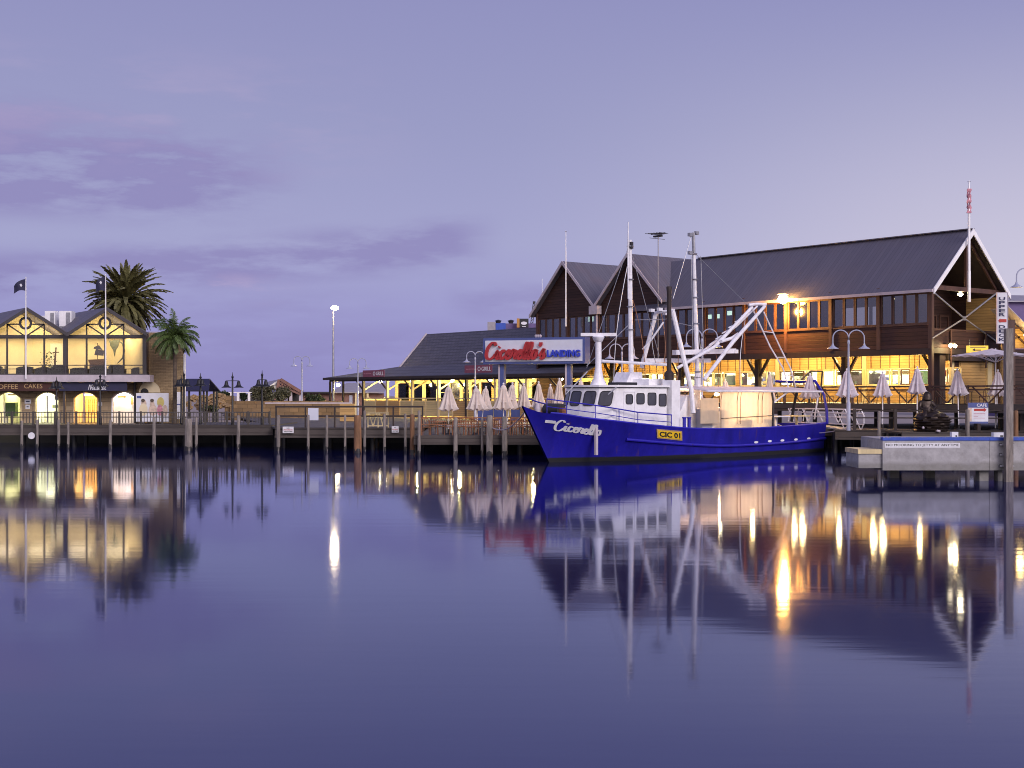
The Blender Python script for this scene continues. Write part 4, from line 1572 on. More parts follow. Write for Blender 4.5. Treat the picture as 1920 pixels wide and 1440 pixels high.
def pane_on(parent, p00, du, dv, nrm, w0, h0, r, name='window'):
    """rounded dark pane with a thin rim, on a plane spanned by du, dv"""
    def pt(a, b, o):
        return p00 + du * a + dv * b + nrm * o
    ol = rrect(0, w0, 0, h0, r, 0, 3)
    il = rrect(0.035, w0 - 0.035, 0.035, h0 - 0.035, max(0.01, r - 0.03), 0, 3)
    o = MB().ring([pt(q.x, q.z, 0.0) for q in ol], [pt(q.x, q.z, 0.0) for q in il], nrm * 0.035).build(name, M['dark'], parent)
    MB().prism([pt(q.x, q.z, 0.006) for q in il], nrm * 0.012).build('pane', M['cabin_glass'], o)
    return o


# front windows on the facets
zw1, zw0 = zR - 0.18, zR - 0.92
ff = outline(zw0)
fh = outline(zw1)
for a, b in ((0, 1), (1, 2), (2, 3), (3, 4)):
    p0, p1, u1 = ff[a], ff[b], fh[a]
    du = (p1 - p0)
    W0 = du.length
    du.normalize()
    dv = (u1 - p0)
    H0 = dv.length
    dv.normalize()
    nr = du.cross(dv).normalized()
    if nr.x > 0:
        nr = -nr
    pane_on(wh, p0 + du * 0.10, du, dv, nr, W0 - 0.2, H0, 0.16)
# near side: a door light and three windows
for (pa, pb, yt, yb, nm) in ((1173, 1186, 739, 758, 'door_window'), (1193, 1208, 737, 758, 'window'), (1214, 1230, 736, 760, 'window'), (1235, 1249, 738, 762, 'window')):
    a, b = FB.on(pa, yb, 1, -HWY), FB.on(pb, yt, 1, -HWY)
    pane_on(wh, Vector((a.x, -HWY, a.z)), Vector((1, 0, 0)), Vector((0, 0, 1)), Vector((0, -1, 0)), b.x - a.x, b.z - a.z, 0.12, nm)
    pane_on(wh, Vector((b.x, HWY, a.z)), Vector((-1, 0, 0)), Vector((0, 0, 1)), Vector((0, 1, 0)), b.x - a.x, b.z - a.z, 0.12, nm)
a, b = FB.on(1168, 790, 1, -HWY), FB.on(1190, 734, 1, -HWY)
MB().ring([(a.x, -HWY - .004, zD + 0.2), (b.x, -HWY - .004, zD + 0.2), (b.x, -HWY - .004, b.z), (a.x, -HWY - .004, b.z)], [(a.x + .03, -HWY - .004, zD + .23), (b.x - .03, -HWY - .004, zD + 0.23), (b.x - .03, -HWY - .004, b.z - .03), (a.x + .03, -HWY - .004, b.z - .03)], (0, -0.02, 0)).build('door_frame', M['white_metal'], wh)
# exhaust casing and stack at the after corner
ca, cb = FB.on(1248, 790, 1, -1.55), FB.on(1264, 713, 1, -1.55)
MB().bx(ca.x, cb.x, -1.95, -1.35, zD, cb.z).build('exhaust_casing', M['white'], boat)
cm = (ca.x + cb.x) / 2
zt_ = FB.on(1252, 537, 1, -1.6).z
zb_ = cb.z
MB().lathe([(0.24, zb_), (0.26, zb_ + 0.35), (0.12, zb_ + 0.5), (0.11, zb_ + 1.2), (0.12, zt_ - 0.3), (0.15, zt_ - 0.05), (0.13, zt_)], (cm - 0.12, -1.6, 0), 10).build('exhaust_stack', M['dark_timber'], boat, True)
# radar mast on the wheelhouse roof
rp = FB.on(1122, 700, 1, -0.3)
rt = FB.on(1122, 632, 1, -0.3)
MB().lathe([(0.42, zR + 0.10), (0.24, zR + 0.5), (0.16, zR + 1.0), (0.15, rt.z - 0.25), (0.22, rt.z - 0.2), (0.30, rt.z), (0.26, rt.z + 0.05)], (rp.x, -0.3, 0), 14).build('radar_mast', M['white_metal'], boat, True)
ra, rb = FB.on(1092, 626, 1, -0.3), FB.on(1147, 626, 1, -0.3)
ro = MB().box(((rp.x), -0.3, ra.z), (1.75, 0.14, 0.16), Matrix.Rotation(-FB.rz, 3, 'Z')).build('radar_bar', M['white_metal'], boat)
MB().lathe([(0.09, rt.z), (0.09, ra.z - 0.06)], (rp.x, -0.3, 0), 8).build('radar_neck', M['white_metal'], boat)
wa, wb = FB.on(1128, 677, 1, -0.5), FB.on(1250, 684, 1, -0.5)
MB().tube([wa, wb], 0.075, 8).build('derrick_boom', M['white_metal'], boat, True)
# boxes on the roof
a, b = FB.on(1160, 725, 1, -1.0), FB.on(1192, 717, 1, -1.0)
MB().bx(a.x, b.x, -1.1, -0.3, zR + 0.1, b.z).build('cool_box', M['black'], boat)
a, b = FB.on(1172, 720, 1, 0.2), FB.on(1206, 698, 1, 0.2)
MB().prism([(a.x, 0.2, zR + 0.1), (b.x, 0.2, zR + .1), (b.x - 0.1, 0.2, b.z), (a.x + 0.45, 0.2, b.z)], (0, 1.0, 0)).build('life_raft_box', M['white_metal'], boat)
a, b = FB.on(1208, 726, 1, -0.6), FB.on(1244, 711, 1, -0.6)
MB().bx(a.x, b.x, -0.9, 0.6, zR + 0.1, b.z).build('roof_locker', M['white'], boat)


def bt(pts, r, y=0.0, n=8):
    """tube through photograph pixels on the fore-and-aft plane y"""
    out = []
    for q in pts:
        yy = q[2] if len(q) > 2 else y
        out.append(FB.on(q[0], q[1], 1, yy))
    sl = lambda v: v * (0.8 if v > 0.09 else 1.0)
    return MB().tube(out, [sl(v) for v in r] if isinstance(r, (list, tuple)) else sl(r), n)


# masts
fm_ = bt([(1184, 728), (1182, 600), (1181.5, 450)], [0.17, 0.155, 0.11], 0.4).build('foremast', M['white_metal'], boat, True)
bt([(1178.5, 560), (1177.5, 470), (1178, 416)], [0.05, 0.04, 0.025], 0.4).build('topmast', M['white_metal'], fm_, True)
for y_ in (462, 524, 575, 618):
    MB().lathe([(0.17, -0.03), (0.19, 0), (0.17, 0.03)], FB.on(1181.7, y_, 1, 0.4), 10).build('mast_band', M['steel'], fm_, True)
MB().box(FB.on(1184, 460, 1, 0.3), (0.14, 0.14, 0.35)).build('block', M['dark'], fm_)
mm_ = bt([(1311, 800), (1308, 760), (1308, 700)], [0.24, 0.24, 0.21]).build('mainmast', M['white_metal'], boat, True)
bt([(1308, 702), (1304, 600), (1301, 475)], [0.15, 0.145, 0.12]).build('mast_tube', M['white_metal'], mm_, True)
bt([(1301, 477), (1300, 436)], [0.11, 0.09]).build('topmast', M['steel'], mm_, True)
for y_ in (476, 524, 558, 607, 697, 708):
    p = FB.on(1301 + (y_ - 475) / 33, y_, 1, 0)
    MB().lathe([(0.15, -0.04), (0.20, 0), (0.15, 0.04)], p, 10).build('mast_band', M['steel'], mm_, True)
for (px_, py_) in ((1294, 440), (1306, 437), (1294, 474)):
    MB().box(FB.on(px_, py_, 1, 0), (0.24, 0.16, 0.18)).build('block', M['steel'], mm_)
# crosstree beam with open tube end
MB().bar(FB.on(1264, 661, 1, -0.25), FB.on(1377, 658, 1, -0.25), 0.26, 0.26).build('crosstree', M['white_metal'], boat)
MB().lathe([(0.19, -0.1), (0.19, 0.1)], FB.on(1378, 659, 1, -0.3), 12).build('crosstree_end', M['white_metal'], boat, True)
MB().bar(FB.on(1206, 676, 1, 0.6), FB.on(1330, 676, 1, 0.6), 0.24, 0.22).build('gallows_beam', M['white_metal'], boat)
# A-frame legs
bt([(1262, 585, -0.5), (1281, 668, -1.0), (1296, 730, -1.4), (1300, 775, -1.6)], [0.15, 0.16, 0.16, 0.16]).build('gallows_leg', M['white_metal'], boat, True)
bt([(1230, 588, 0.6), (1216, 640, 0.9), (1203, 690, 1.2)], [0.13, 0.14, 0.14]).build('gallows_leg', M['white_metal'], boat, True)
bt([(1228, 587, 0.6), (1245, 584, 0.1), (1263, 584, -0.5)], 0.10).build('gallows_head', M['white_metal'], boat, True)
for (px_, py_) in ((1222, 582), (1237, 580), (1260, 582), (1248, 588)):
    MB().box(FB.on(px_, py_, 1, 0.2), (0.3, 0.16, 0.16)).build('deck_lamp', M['white_metal'], boat)
bt([(1205, 655, 0.8), (1222, 636, 0.4), (1244, 604, 0)], 0.05).build('gallows_stay', M['white_metal'], boat, True)
# pair of trawl booms slung aft, with lattice between them, and a ladder
bt([(1270, 690, -1.0), (1340, 650, -1.0), (1410, 576, -1.0)], [0.10, 0.12, 0.09], -1).build('trawl_boom', M['white_metal'], boat, True)
bt([(1310, 664, -.6), (1380, 612, -0.6), (1420, 574, -0.6)], [0.06, 0.06, 0.05]).build('trawl_boom', M['white_metal'], boat, True)
bt([(1320, 712, -1.5), (1375, 640, -1.5), (1434, 574, -1.5)], [0.12, 0.14, 0.11]).build('trawl_boom', M['white_metal'], boat, True)
bt([(1404, 572, -1), (1420, 570, -1.2), (1437, 571, -1.5)], 0.10).build('boom_head', M['white_metal'], boat, True)
mb = MB()
for k in range(9):
    f_ = k / 8
    a = FB.on(1306 + 96 * f_, 668 - 86 * f_, 1, -1.0)
    b = FB.on(1318 + 94 * f_, 658 - 78 * f_, 1, -0.6)
    mb.bar(a, b, 0.05, 0.05)
mb.build('boom_lattice', M['white_metal'], boat)
la, lb_ = [(1411, 579), (1444, 650), (1468, 690), (1478, 726)], [(1432, 585), (1462, 650), (1482, 690), (1492, 726)]
mb = MB()
mb.tube([FB.on(a, b, 1, -0.6) for a, b in la], 0.045, 6)
mb.tube([FB.on(a, b, 1, 0.1) for a, b in lb_], 0.045, 6)
for k in range(9):
    f_ = 0.1 + k / 10
    i_ = min(2, int(f_ * 3))
    g_ = f_ * 3 - i_
    pa = (la[i_][0] + (la[i_ + 1][0] - la[i_][0]) * g_, la[i_][1] + (la[i_ + 1][1] - la[i_][1]) * g_)
    pb = (lb_[i_][0] + (lb_[i_ + 1][0] - lb_[i_][0]) * g_, lb_[i_][1] + (lb_[i_ + 1][1] - lb_[i_][1]) * g_)
    if k % 3 == 1:
        mb.tube([FB.on(*pa, 1, -0.6), FB.on(*pb, 1, 0.1)], 0.03, 6)
mb.build('boom_ladder_frame', M['white_metal'], boat)
bt([(1352, 640, -1.2), (1372, 634, -1.2), (1384, 626, -1.2)], 0.09).build('boom_winch', M['white_metal'], boat, True)
# winch house and deck gear aft of the wheelhouse
a, b = FB.on(1264, 800, 1, -0.8), FB.on(1298, 740, 1, -0.8)
MB().prism([(a.x, -1.2, zD), (b.x, -1.2, zD), (b.x - 0.1, -1.2, b.z), (a.x + 0.5, -1.2, b.z - 0.1), (a.x, -1.2, b.z - 0.9)], (0, 2.2, 0)).build('winch_house', M['white'], boat)
a, b = FB.on(1310, 806, 1, -1.4), FB.on(1348, 764, 1, -1.4)
MB().prism([(a.x, -1.6, 0.9), (b.x, -1.6, 0.9), (b.x, -1.6, b.z), (a.x, -1.6, b.z - 0.06)], (0, 2.6, 0)).build('fish_hatch', M['lamp_post'], boat)
MB().prism([(b.x - 0.95, -1.62, 0.9), (b.x + .01, -1.62, 0.9), (b.x + .01, -1.62, b.z + .01), (b.x - 0.75, -1.62, b.z - 0.6)], (0, 0.4, 0)).build('hatch_flap', M['white'], boat)
for (px_, py_) in ((1283, 792), (1292, 792)):
    p = FB.on(px_, py_, 1, -2.2)
    MB().lathe([(0.09, -0.4), (0.09, 0.2), (0.12, 0.22), (0.12, 0.27)], p, 10).build('bollard', M['hull_blue'], boat, True)
# awning with clear side curtains and warm light inside
aL, aR = FB.on(1320, 737, 1, -2.0), FB.on(1448, 731, 1, -2.0)
zA = (aL.z + aR.z) / 2
aR2 = FB.on(1536, 729, 1, -2.0)
MB().prism([(aL.x, -2.15, zA), (aR2.x, -2.15, zA), (aR2.x, 0, zA + 0.22), (aL.x, 0, zA + 0.22)], (0, 0, 0.06)).build('awning', M['canvas_white'], boat)
MB().prism([(aL.x, 2.15, zA), (aR2.x, 2.15, zA), (aR2.x, 0, zA + 0.22), (aL.x, 0, zA + 0.22)], (0, 0, 0.06)).build('awning', M['canvas_white'], boat)
MB().tube([(aL.x, -2.2, zA), (aR2.x, -2.2, zA)], 0.05, 8).build('awning_edge', M['white_metal'], boat, True)
cz0 = FB.on(1400, 803, 1, -2.0).z
x0c, x1c = FB.on(1349, 740, 1, -2.0).x, FB.on(1447, 740, 1, -2.0).x
nc = 40
vs = []
for i in range(nc + 1):
    x = x0c + (x1c - x0c) * i / nc
    wv = 0.03 * math.sin(i * 1.9) + 0.02 * math.sin(i * 0.7)
    vs += [(x, -2.02 + wv, cz0), (x, -2.05 + wv * 0.5, zA - 0.03)]
MB().add(vs, [(2 * i, 2 * i + 2, 2 * i + 3, 2 * i + 1) for i in range(nc)]).build('side_curtain', M['curtain'], boat, True)
MB().bx(x0c - 1.5, x0c, -1.95, -1.93, cz0 + .3, zA - 0.35).build('side_curtain', M['curtain'], boat)
for f_ in (0.0, 0.30, 0.36, 0.70, 0.78, 1.0):
    x = x0c + (x1c - x0c) * f_
    MB().tube([(x, -2.10, cz0 + (0.0 if f_ in (0, 1) else 0.25)), (x, -2.10, zA - 0.5), (x + (0.10 if f_ != 1.0 else -0.12), -2.10, zA - 0.05)], 0.018 if f_ < 1 else 0.06, 6).build('curtain_seam', M['rust'] if f_ < 1 else M['dark'], boat, True)
MB().tube([(x0c, -2.10, cz0 + 0.55), (x1c, -2.10, cz0 + 0.66)], 0.02, 6).build('curtain_seam', M['dark'], boat, True)
for x in (x0c + 0.8, x0c + 2.6):
    lamp('POINT', 480, (1.0, 0.66, 0.36), (x, 0.2, zA - 0.35), boat, 0.3)
    MB().lathe([(0.05, 0.2), (0.14, 0.15), (0.15, 0.05), (0.04, 0.0)], (x, 0.2, zA - 0.25), 10).build('cabin_lamp', M['bulb_soft'], boat, True)
# benches and tables on the after deck
xq0, xq1 = FB.on(1360, 800, 1, -1.5).x, FB.on(1540, 790, 1, -1.5).x
for k in range(4):
    x = xq0 + 0.5 + k * (xq1 - xq0 - 1.0) / 4
    tb = MB().bx(x, x + 1.1, -1.7, -0.6, 2.02, 2.08)
    tb.bx(x + 0.5, x + 0.6, -1.2, -1.1, 0.9, 2.02)
    tb.build('deck_table', M['pale_timber'] if k % 2 else M['white_metal'], boat)
# stern gantry
bt([(1455, 715, 1.7), (1500, 716, 0.2), (1528, 714, -1.2), (1545, 740, -2.0), (1550, 770, -2.1), (1551, 795, -2.1)], 0.10).build('stern_gantry', M['hull_blue'], boat, True)
bt([(1500, 714, 1.2), (1520, 696, 1.2), (1542, 696, 1.2), (1540, 722, 1.2), (1536, 740, 1.2)], 0.055).build('gantry_hoop', M['dark'], boat, True)
bt([(1496, 726, 0.8), (1489, 760, 1.6), (1484, 790, 1.9)], 0.09).build('gantry_leg', M['dark'], boat, True)
bt([(1534, 742, -0.6), (1527, 786, -0.6)], 0.05).build('gantry_leg', M['white_metal'], boat, True)
bt([(1448, 757, -2.0), (1480, 733, -2.0)], 0.05).build('awning_strut', M['white_metal'], boat, True)
# bow rail and rigging
rl = MB()
RL_PX = [(1028, 748), (1066, 753), (1120, 760), (1164, 767), (1200, 773), (1262, 778)]
tops = []
for px_, py_ in RL_PX:
    s_, t_ = side_at(px_, py_ + 24)
    b0 = hull_pt(s_, 1, -1) + Vector((0, 0.12, 0))
    q = FB.w(b0)
    tops.append(Vector((b0.x, b0.y, EYE - (py_ - HZ) / F * q.y)))
    rl.tube([b0, tops[-1]], 0.022, 6)
rl.tube(tops, 0.034, 6)
rl.tube([v - Vector((0, 0, 0.36)) for v in tops], 0.022, 6)
rl.tube([Vector((v.x, -v.y, v.z)) for v in tops], 0.034, 6)
rl.build('bow_rail_frame', M['hull_blue'], boat, True)
# mooring lines from bow and stern, and loose rope falls on the gear
for a_, b_2 in ((FB.on(990, 764, 1, 0.0), FB.l(P(918, 800, 73.4))), (Vector((LB - 0.4, 1.6, 1.75)), FB.l(Vector((X(1602, 75.6), 75.8, 1.5))))):
    pts = [a_.lerp(b_2, k / 12) + Vector((0, 0, -0.55 * math.sin(PI * k / 12))) for k in range(13)]
    MB().tube(pts, 0.03, 6).build('mooring_line', M['lilac'], boat, True)
for k, (pa, pb) in enumerate((((1240, 588), (1243, 700)), ((1225, 592), (1232, 690)), ((1264, 590), (1268, 745)), ((1306, 560), (1330, 735)), ((1340, 655), (1345, 738)), ((1400, 585), (1388, 730)), ((1186, 560), (1210, 715)), ((1176, 500), (1150, 735)))):
    a_, b_2 = FB.on(*pa, 1, 0.1), FB.on(*pb, 1, -0.3)
    pts = [a_.lerp(b_2, j / 8) + Vector((0.25 * math.sin(PI * j / 8) * (-1) ** k, 0, 0)) for j in range(9)]
    MB().tube(pts, 0.022, 5).build('rope_fall', M['steel'] if k % 2 else M['rust'], boat, True)
rg = MB()
for pts, r in (([(1060, 740, 0), (1101, 697, 0)], 0.035), ([(1100, 686, 0.2), (1178, 610, 0.4)], 0.02), ([(1181, 455, 0.4), (1165, 500, 0.4), (1100, 690, 0.2)], 0.015),
               ([(1297, 440, 0), (1262, 560, 0)], 0.02), ([(1296, 480, 0), (1300, 690, 0)], 0.02), ([(1314, 480, 0), (1320, 690, 0)], 0.02), ([(1304, 476, 0), (1404, 574, -1)], 0.014),
               ([(1186, 480, 0.4), (1236, 668, 0.6)], 0.02), ([(1190, 600, 0.4), (1260, 598, 0)], 0.02), ([(1264, 604, -.4), (1300, 612, 0)], 0.018), ([(1140, 740, -1.75), (1160, 722, -1.75)], 0.03)):
    rg.tube([FB.on(a, b, 1, c) for a, b, c in pts], r, 5)
rg.build('rigging_wire', M['steel'], boat)
wl = FB.on(1048, 764, 1, 0)
MB().tube([(wl.x - 0.35, -0.5, wl.z - 0.1), (wl.x - 0.35, 0.5, wl.z - 0.1)], 0.3, 12).build('anchor_winch', M['dark'], boat, True)
MB().bx(wl.x - 0.5, wl.x - .15, -0.7, 0.7, 1.6, wl.z).build('winch_frame', M['rust'], boat)
an = FB.on(1008, 766, 1, 0)
MB().lathe([(0.12, -0.3), (0.16, 0.0), (0.1, 0.25)], an, 10).build('mooring_bitt', M['lilac'], boat, True)
p = FB.on(1118, 812, 1, -2.4)
s_, t_ = side_at(1119, 815)
pp = hull_pt(s_, 0.75, -1)
MB().bx(pp.x - 0.08, pp.x + 0.08, pp.y - 0.09, pp.y + 0.02, 0.35, 1.95).build('fender_board', M['lilac'], boat)

# television aerial above the valley roof
pa_ = FA.on(1234, 690, 1, -0.4)
ant = thing('television_aerial', 'thin aerial mast with crossed rods rising past the second front gable', 'aerial', FA.w((pa_.x, -0.4, 5.6)), FA.rz)
zt_ = FA.on(1234, 438, 1, -0.4).z - 5.6
MB().tube([(0, 0, 0), (0, 0, zt_)], 0.035, 6).build('pole', M['steel'], ant)
mb = MB()
for k in range(6):
    mb.bar((-0.55 + 0.22 * k, -0.75 + 0.06 * k, zt_), (-0.55 + 0.22 * k, 0.75 - 0.06 * k, zt_), 0.03)
mb.bar((-0.7, 0, zt_), (0.7, 0, zt_), 0.05)
mb.bar((-0.1, -0.75, zt_ - 0.35), (-0.1, 0.75, zt_ - 0.35), 0.03)
mb.bar((-0.4, 0, zt_ - 0.18), (0.35, 0, zt_ - 0.18), 0.22, 0.12)
mb.build('rod_lattice', M['black'], ant)

# aluminium gangway from the quay to the stern
ga, gb = P(1478, 772, 83.5), P(1590, 770, 76.6)
gw = thing('gangway', 'white tubular gangway sloping against the quay at the blue stern', 'gangway', (gb.x, gb.y, 1.3))
a0 = Vector((ga.x - gb.x, ga.y - gb.y, 0.0))
tp = Z(768, 76.6) - 1.3
u_ = -a0.normalized()
nn = Vector((-u_.y, u_.x, 0))
for side in (0, 1):
    o_ = nn * (1.0 * side)
    mb = MB()
    mb.tube([a0 + o_ + Vector((0, 0, 0.35)), a0 + u_ * 0.25 + o_ + Vector((0, 0, tp)), o_ - u_ * 0.3 + Vector((0, 0, tp)), o_ + Vector((0, 0, tp - 0.35)), o_ + Vector((0, 0, 0.35)), o_ - u_ * 0.3 + Vector((0, 0, -0.05)), o_ - u_ * 1.05 + Vector((0, 0, -0.05))], 0.035, 6)
    for z_ in (tp - 0.22, tp * 0.6, tp * 0.25):
        mb.tube([a0 + o_ + u_ * 0.15 + Vector((0, 0, z_)), o_ + Vector((0, 0, z_))], 0.03, 6)
    for k in range(4):
        f_ = k / 4
        p = a0 * (1 - f_) + o_
        mb.tube([p + Vector((0, 0, tp)), p - a0 * 0.10 + Vector((0, 0, tp * 0.3))], 0.028, 6)
        mb.tube([p - a0 * 0.19 + Vector((0, 0, tp)), p - a0 * 0.10 + Vector((0, 0, tp * 0.3))], 0.028, 6)
    mb.tube([o_ - u_ * 1.2 + Vector((0, 0, tp - .1)), o_ - u_ * 0.35 + Vector((0, 0, -0.05))], 0.03, 6)
    mb.build('side_frame', M['white_metal'], gw)
MB().prism([a0 + Vector((0, 0, 0.3)), Vector((0, 0, 0.0)) - u_ * 0.3, nn - u_ * 0.3, a0 + nn + Vector((0, 0, 0.3))], (0, 0, -0.08)).build('walkway', M['alu'], gw)

# ------------------------------------------------------------------ concrete jetty in front
DJ = 51.0
jz0, jz1 = Z(882, DJ), Z(826, DJ)
j = thing('concrete_jetty', 'grey concrete jetty with a blue rubbing strip and a lower landing step', 'jetty', (X(1655, DJ), DJ, 0))
xw = 30.0
jx = X(1855, DJ) - X(1655, DJ)
MB().bx(0, jx - 0.012, 0, 3.2, jz0, jz1).build('slab', M['concrete'], j)
MB().bx(jx + 0.012, xw, 0.02, 3.2, jz0, jz1).build('slab', M['concrete'], j)
MB().bx(0, jx, -0.03, 0.3, jz1, jz1 + 0.12).build('edge_strip', M['blue'], j)
MB().bx(jx + 0.01, xw, -0.03, 0.3, jz1, jz1 + 0.12).build('edge_strip', M['blue'], j)
MB().bx(0.02, xw, 0.32, 3.2, jz1, jz1 + 0.06).build('deck', M['concrete'], j)
sx0 = X(1611, DJ) - X(1655, DJ)
MB().bx(sx0, -0.004, 0.1, 2.0, Z(878, DJ), Z(851, DJ)).build('landing_step', M['concrete'], j)
MB().bx(sx0 - 0.03, -0.004, 0.05, 2.05, Z(851, DJ), Z(842.5, DJ)).build('landing_board', M['pale_timber'], j)
for px0, px1 in ((1841, 1858), (1876, 1884)):
    MB().bx(X(px0, DJ) - X(1655, DJ), X(px1, DJ) - X(1655, DJ), 0.25, 0.7, -1.2, jz0 - 0.003).build('leg', M['concrete'], j)
for px0 in (1700, 1770):
    MB().bx(X(px0, DJ) - X(1655, DJ), X(px0, DJ) - X(1655, DJ) + 0.35, 2.2, 2.6, -1.2, jz0 - 0.003).build('leg', M['concrete'], j)
wpx0, wpx1 = X(1659, DJ) - X(1655, DJ), X(1800, DJ) - X(1655, DJ)
st = MB().bx(wpx0, wpx1, -0.008, -0.001, Z(839.5, DJ), Z(830.5, DJ)).build('notice_strip', M['letter_white'], j)
write('NO MOORING TO JETTY AT ANYTIME', M['letter_black'], st, ((wpx0 + wpx1) / 2, -0.012, Z(835, DJ)), (wpx1 - wpx0) * 0.965, 0.115, 0.003)
pil = thing('mooring_pile', 'tall square grey pile bolted to the face of the concrete jetty', 'pile', (X(1891, 50.75), 50.75, 0), 0, None)
MB().bx(-0.135, 0.135, -0.13, 0.13, -1.2, Z(616, 50.75)).build('shaft', M['pile_grey'], pil)
for py_ in (834, 853, 874):
    for s_ in (-0.22, 0.22):
        MB().lathe([(0.045, 0), (0.045, 0.05)], (0, 0, 0), 8).build('bolt', M['black'], pil).location = (s_, 0.21, Z(py_, 50.75))
    MB().bx(-0.26, 0.26, 0.131, 0.235, Z(py_, 50.75) - 0.03, Z(py_, 50.75) + 0.03).build('strap', M['steel'], pil)
for (px0, px1, py0, lab) in ((1785, 1797, 810, 'small pale marker box on the concrete jetty below the blue cafe board'), (1863, 1886, 811, 'white marker box with a dark smudge beside the tall grey pile')):
    t = thing('marker_box', lab, 'box', (X(px0, DJ + .6), DJ + .6, jz1 + 0.06))
    MB().bx(0, X(px1, DJ) - X(px0, DJ), 0, 0.25, 0, Z(py0, DJ + .6) - jz1 - 0.06).build('case', M['letter_white'], t)
    MB().bx((X(px1, DJ) - X(px0, DJ)) * 0.55, (X(px1, DJ) - X(px0, DJ)) * 0.8, -0.006, -0.001, 0.06, 0.12).build('mark', M['letter_black'], t)

# ------------------------------------------------------------------ bronze statue
DS = 71.8
sx_ = X(1743, DS)
stt = thing('bronze_statue', 'dark bronze statue of a hooded seated figure on a round heap of nets', 'statue', (sx_, DS + .2, 1.3))
deck_thing('statue_platform', 'small dark timber platform carrying the bronze statue', [(X(1690, 71), 71), (X(1800, 71), 71), (X(1800, 71), 74.2), (X(1690, 71), 74.2)], 1.3, 0.35, cat='platform')


def lump(t, z):
    return 1 + 0.07 * math.sin(3 * t + 5 * z) + 0.06 * math.sin(7 * t + 19 * z) + 0.04 * math.sin(13 * t - 24 * z)


MB().lathe([(0.78, 0.0), (0.84, 0.10), (0.78, 0.16), (0.84, 0.2), (0.90, 0.28), (0.83, 0.33), (0.93, 0.40), (0.86, 0.46), (0.95, 0.53), (0.87, 0.59), (0.94, 0.66), (0.85, 0.72), (0.88, 0.80), (0.76, 0.86), (0.72, 0.95), (0.55, 1.02), (0.3, 1.08), (0.05, 1.1)], (0.15, 0, 0), 30, lump).build('net_heap', M['bronze'], stt, True)


def skin_body(name, verts, edges, radii, mat_, parent, root=0, levels=2):
    me = bpy.data.meshes.new(name)
    me.from_pydata(verts, edges, [])
    o = bpy.data.objects.new(name, me)
    COL.objects.link(o)
    sk = o.modifiers.new('skin', 'SKIN')
    o.modifiers.new('sub', 'SUBSURF').levels = levels
    o.modifiers['sub'].render_levels = levels
    if not me.skin_vertices:
        me.skin_vertices.new()
    for i, sv in enumerate(me.skin_vertices[0].data):
        r = radii[i]
        sv.radius = r if isinstance(r, tuple) else (r, r)
        sv.use_root = (i == root)
    dg = bpy.context.evaluated_depsgraph_get()
    m2 = bpy.data.meshes.new_from_object(o.evaluated_get(dg))
    m2.materials.clear()
    m2.materials.append(mat_)
    m2.polygons.foreach_set('use_smooth', [True] * len(m2.polygons))
    bpy.data.objects.remove(o)
    for v_ in m2.vertices:
        v_.co.x = -0.1 + (v_.co.x + 0.1) * 1.2
        v_.co.z += 0.06
    n_ = bpy.data.objects.new(name, m2)
    COL.objects.link(n_)
    n_.parent = parent
    return n_


vs = [(-0.1, 0.0, 1.0), (-0.12, 0.0, 1.25), (-0.12, -0.02, 1.52), (-0.10, -0.06, 1.68), (-0.09, -0.10, 1.86), (-0.08, -0.12, 1.98),
      (-0.36, -0.02, 1.50), (-0.44, -0.14, 1.22), (-0.26, -0.34, 1.10), (0.12, -0.02, 1.50), (0.26, -0.16, 1.26), (0.10, -0.36, 1.12),
      (-0.26, -0.34, 1.02), (-0.30, -0.55, 0.78), (-0.30, -0.62, 0.48), (0.14, -0.38, 1.02), (0.32, -0.56, 0.80), (0.36, -0.64, 0.5),
      (-0.18, -0.42, 1.08), (0.02, -0.44, 1.08)]
es = [(0, 1), (1, 2), (2, 3), (3, 4), (4, 5), (2, 6), (6, 7), (7, 8), (2, 9), (9, 10), (10, 11), (0, 12), (12, 13), (13, 14), (0, 15), (15, 16), (16, 17), (8, 18), (11, 19)]
rs = [(0.24, 0.2), (0.22, 0.17), (0.24, 0.15), 0.085, (0.125, 0.14), 0.09, 0.10, 0.075, 0.055, 0.10, 0.075, 0.055, 0.12, 0.10, 0.08, 0.12, 0.10, 0.08, 0.05, 0.05]
skin_body('figure', vs, es, rs, M['bronze'], stt)
hd = MB().lathe([(0.16, 1.62), (0.25, 1.70), (0.235, 1.86), (0.20, 2.0), (0.12, 2.10), (0.02, 2.13)], (-0.085, -0.06, 0), 14).build('hood', M['bronze'], stt, True)
MB().lathe([(0.01, -0.03), (0.028, 0), (0.01, 0.03)], (-0.085, -0.27, 1.84), 8).build('nose', M['bronze'], stt, True)
# stray white fishing floats by the base
for (px_, py_, lab) in ((1731, 802, 'small pale float left of the net heap under the statue'), (1758, 808, 'small pale float, upper of the pair beside the statue base'), (1761, 813, 'small cream float, lower of the pair beside the statue base')):
    p = P(px_, py_, 70.8)
    t = tag(MB().lathe([(0.02, -0.07), (0.06, -0.04), (0.07, 0.0), (0.06, 0.04), (0.02, 0.07)], (0, 0, 0), 10).build('net_float', M['lilac'], None, True), lab, 'float', 'net floats by the statue')
    t.location = (p.x, p.y, max(p.z, 1.36))

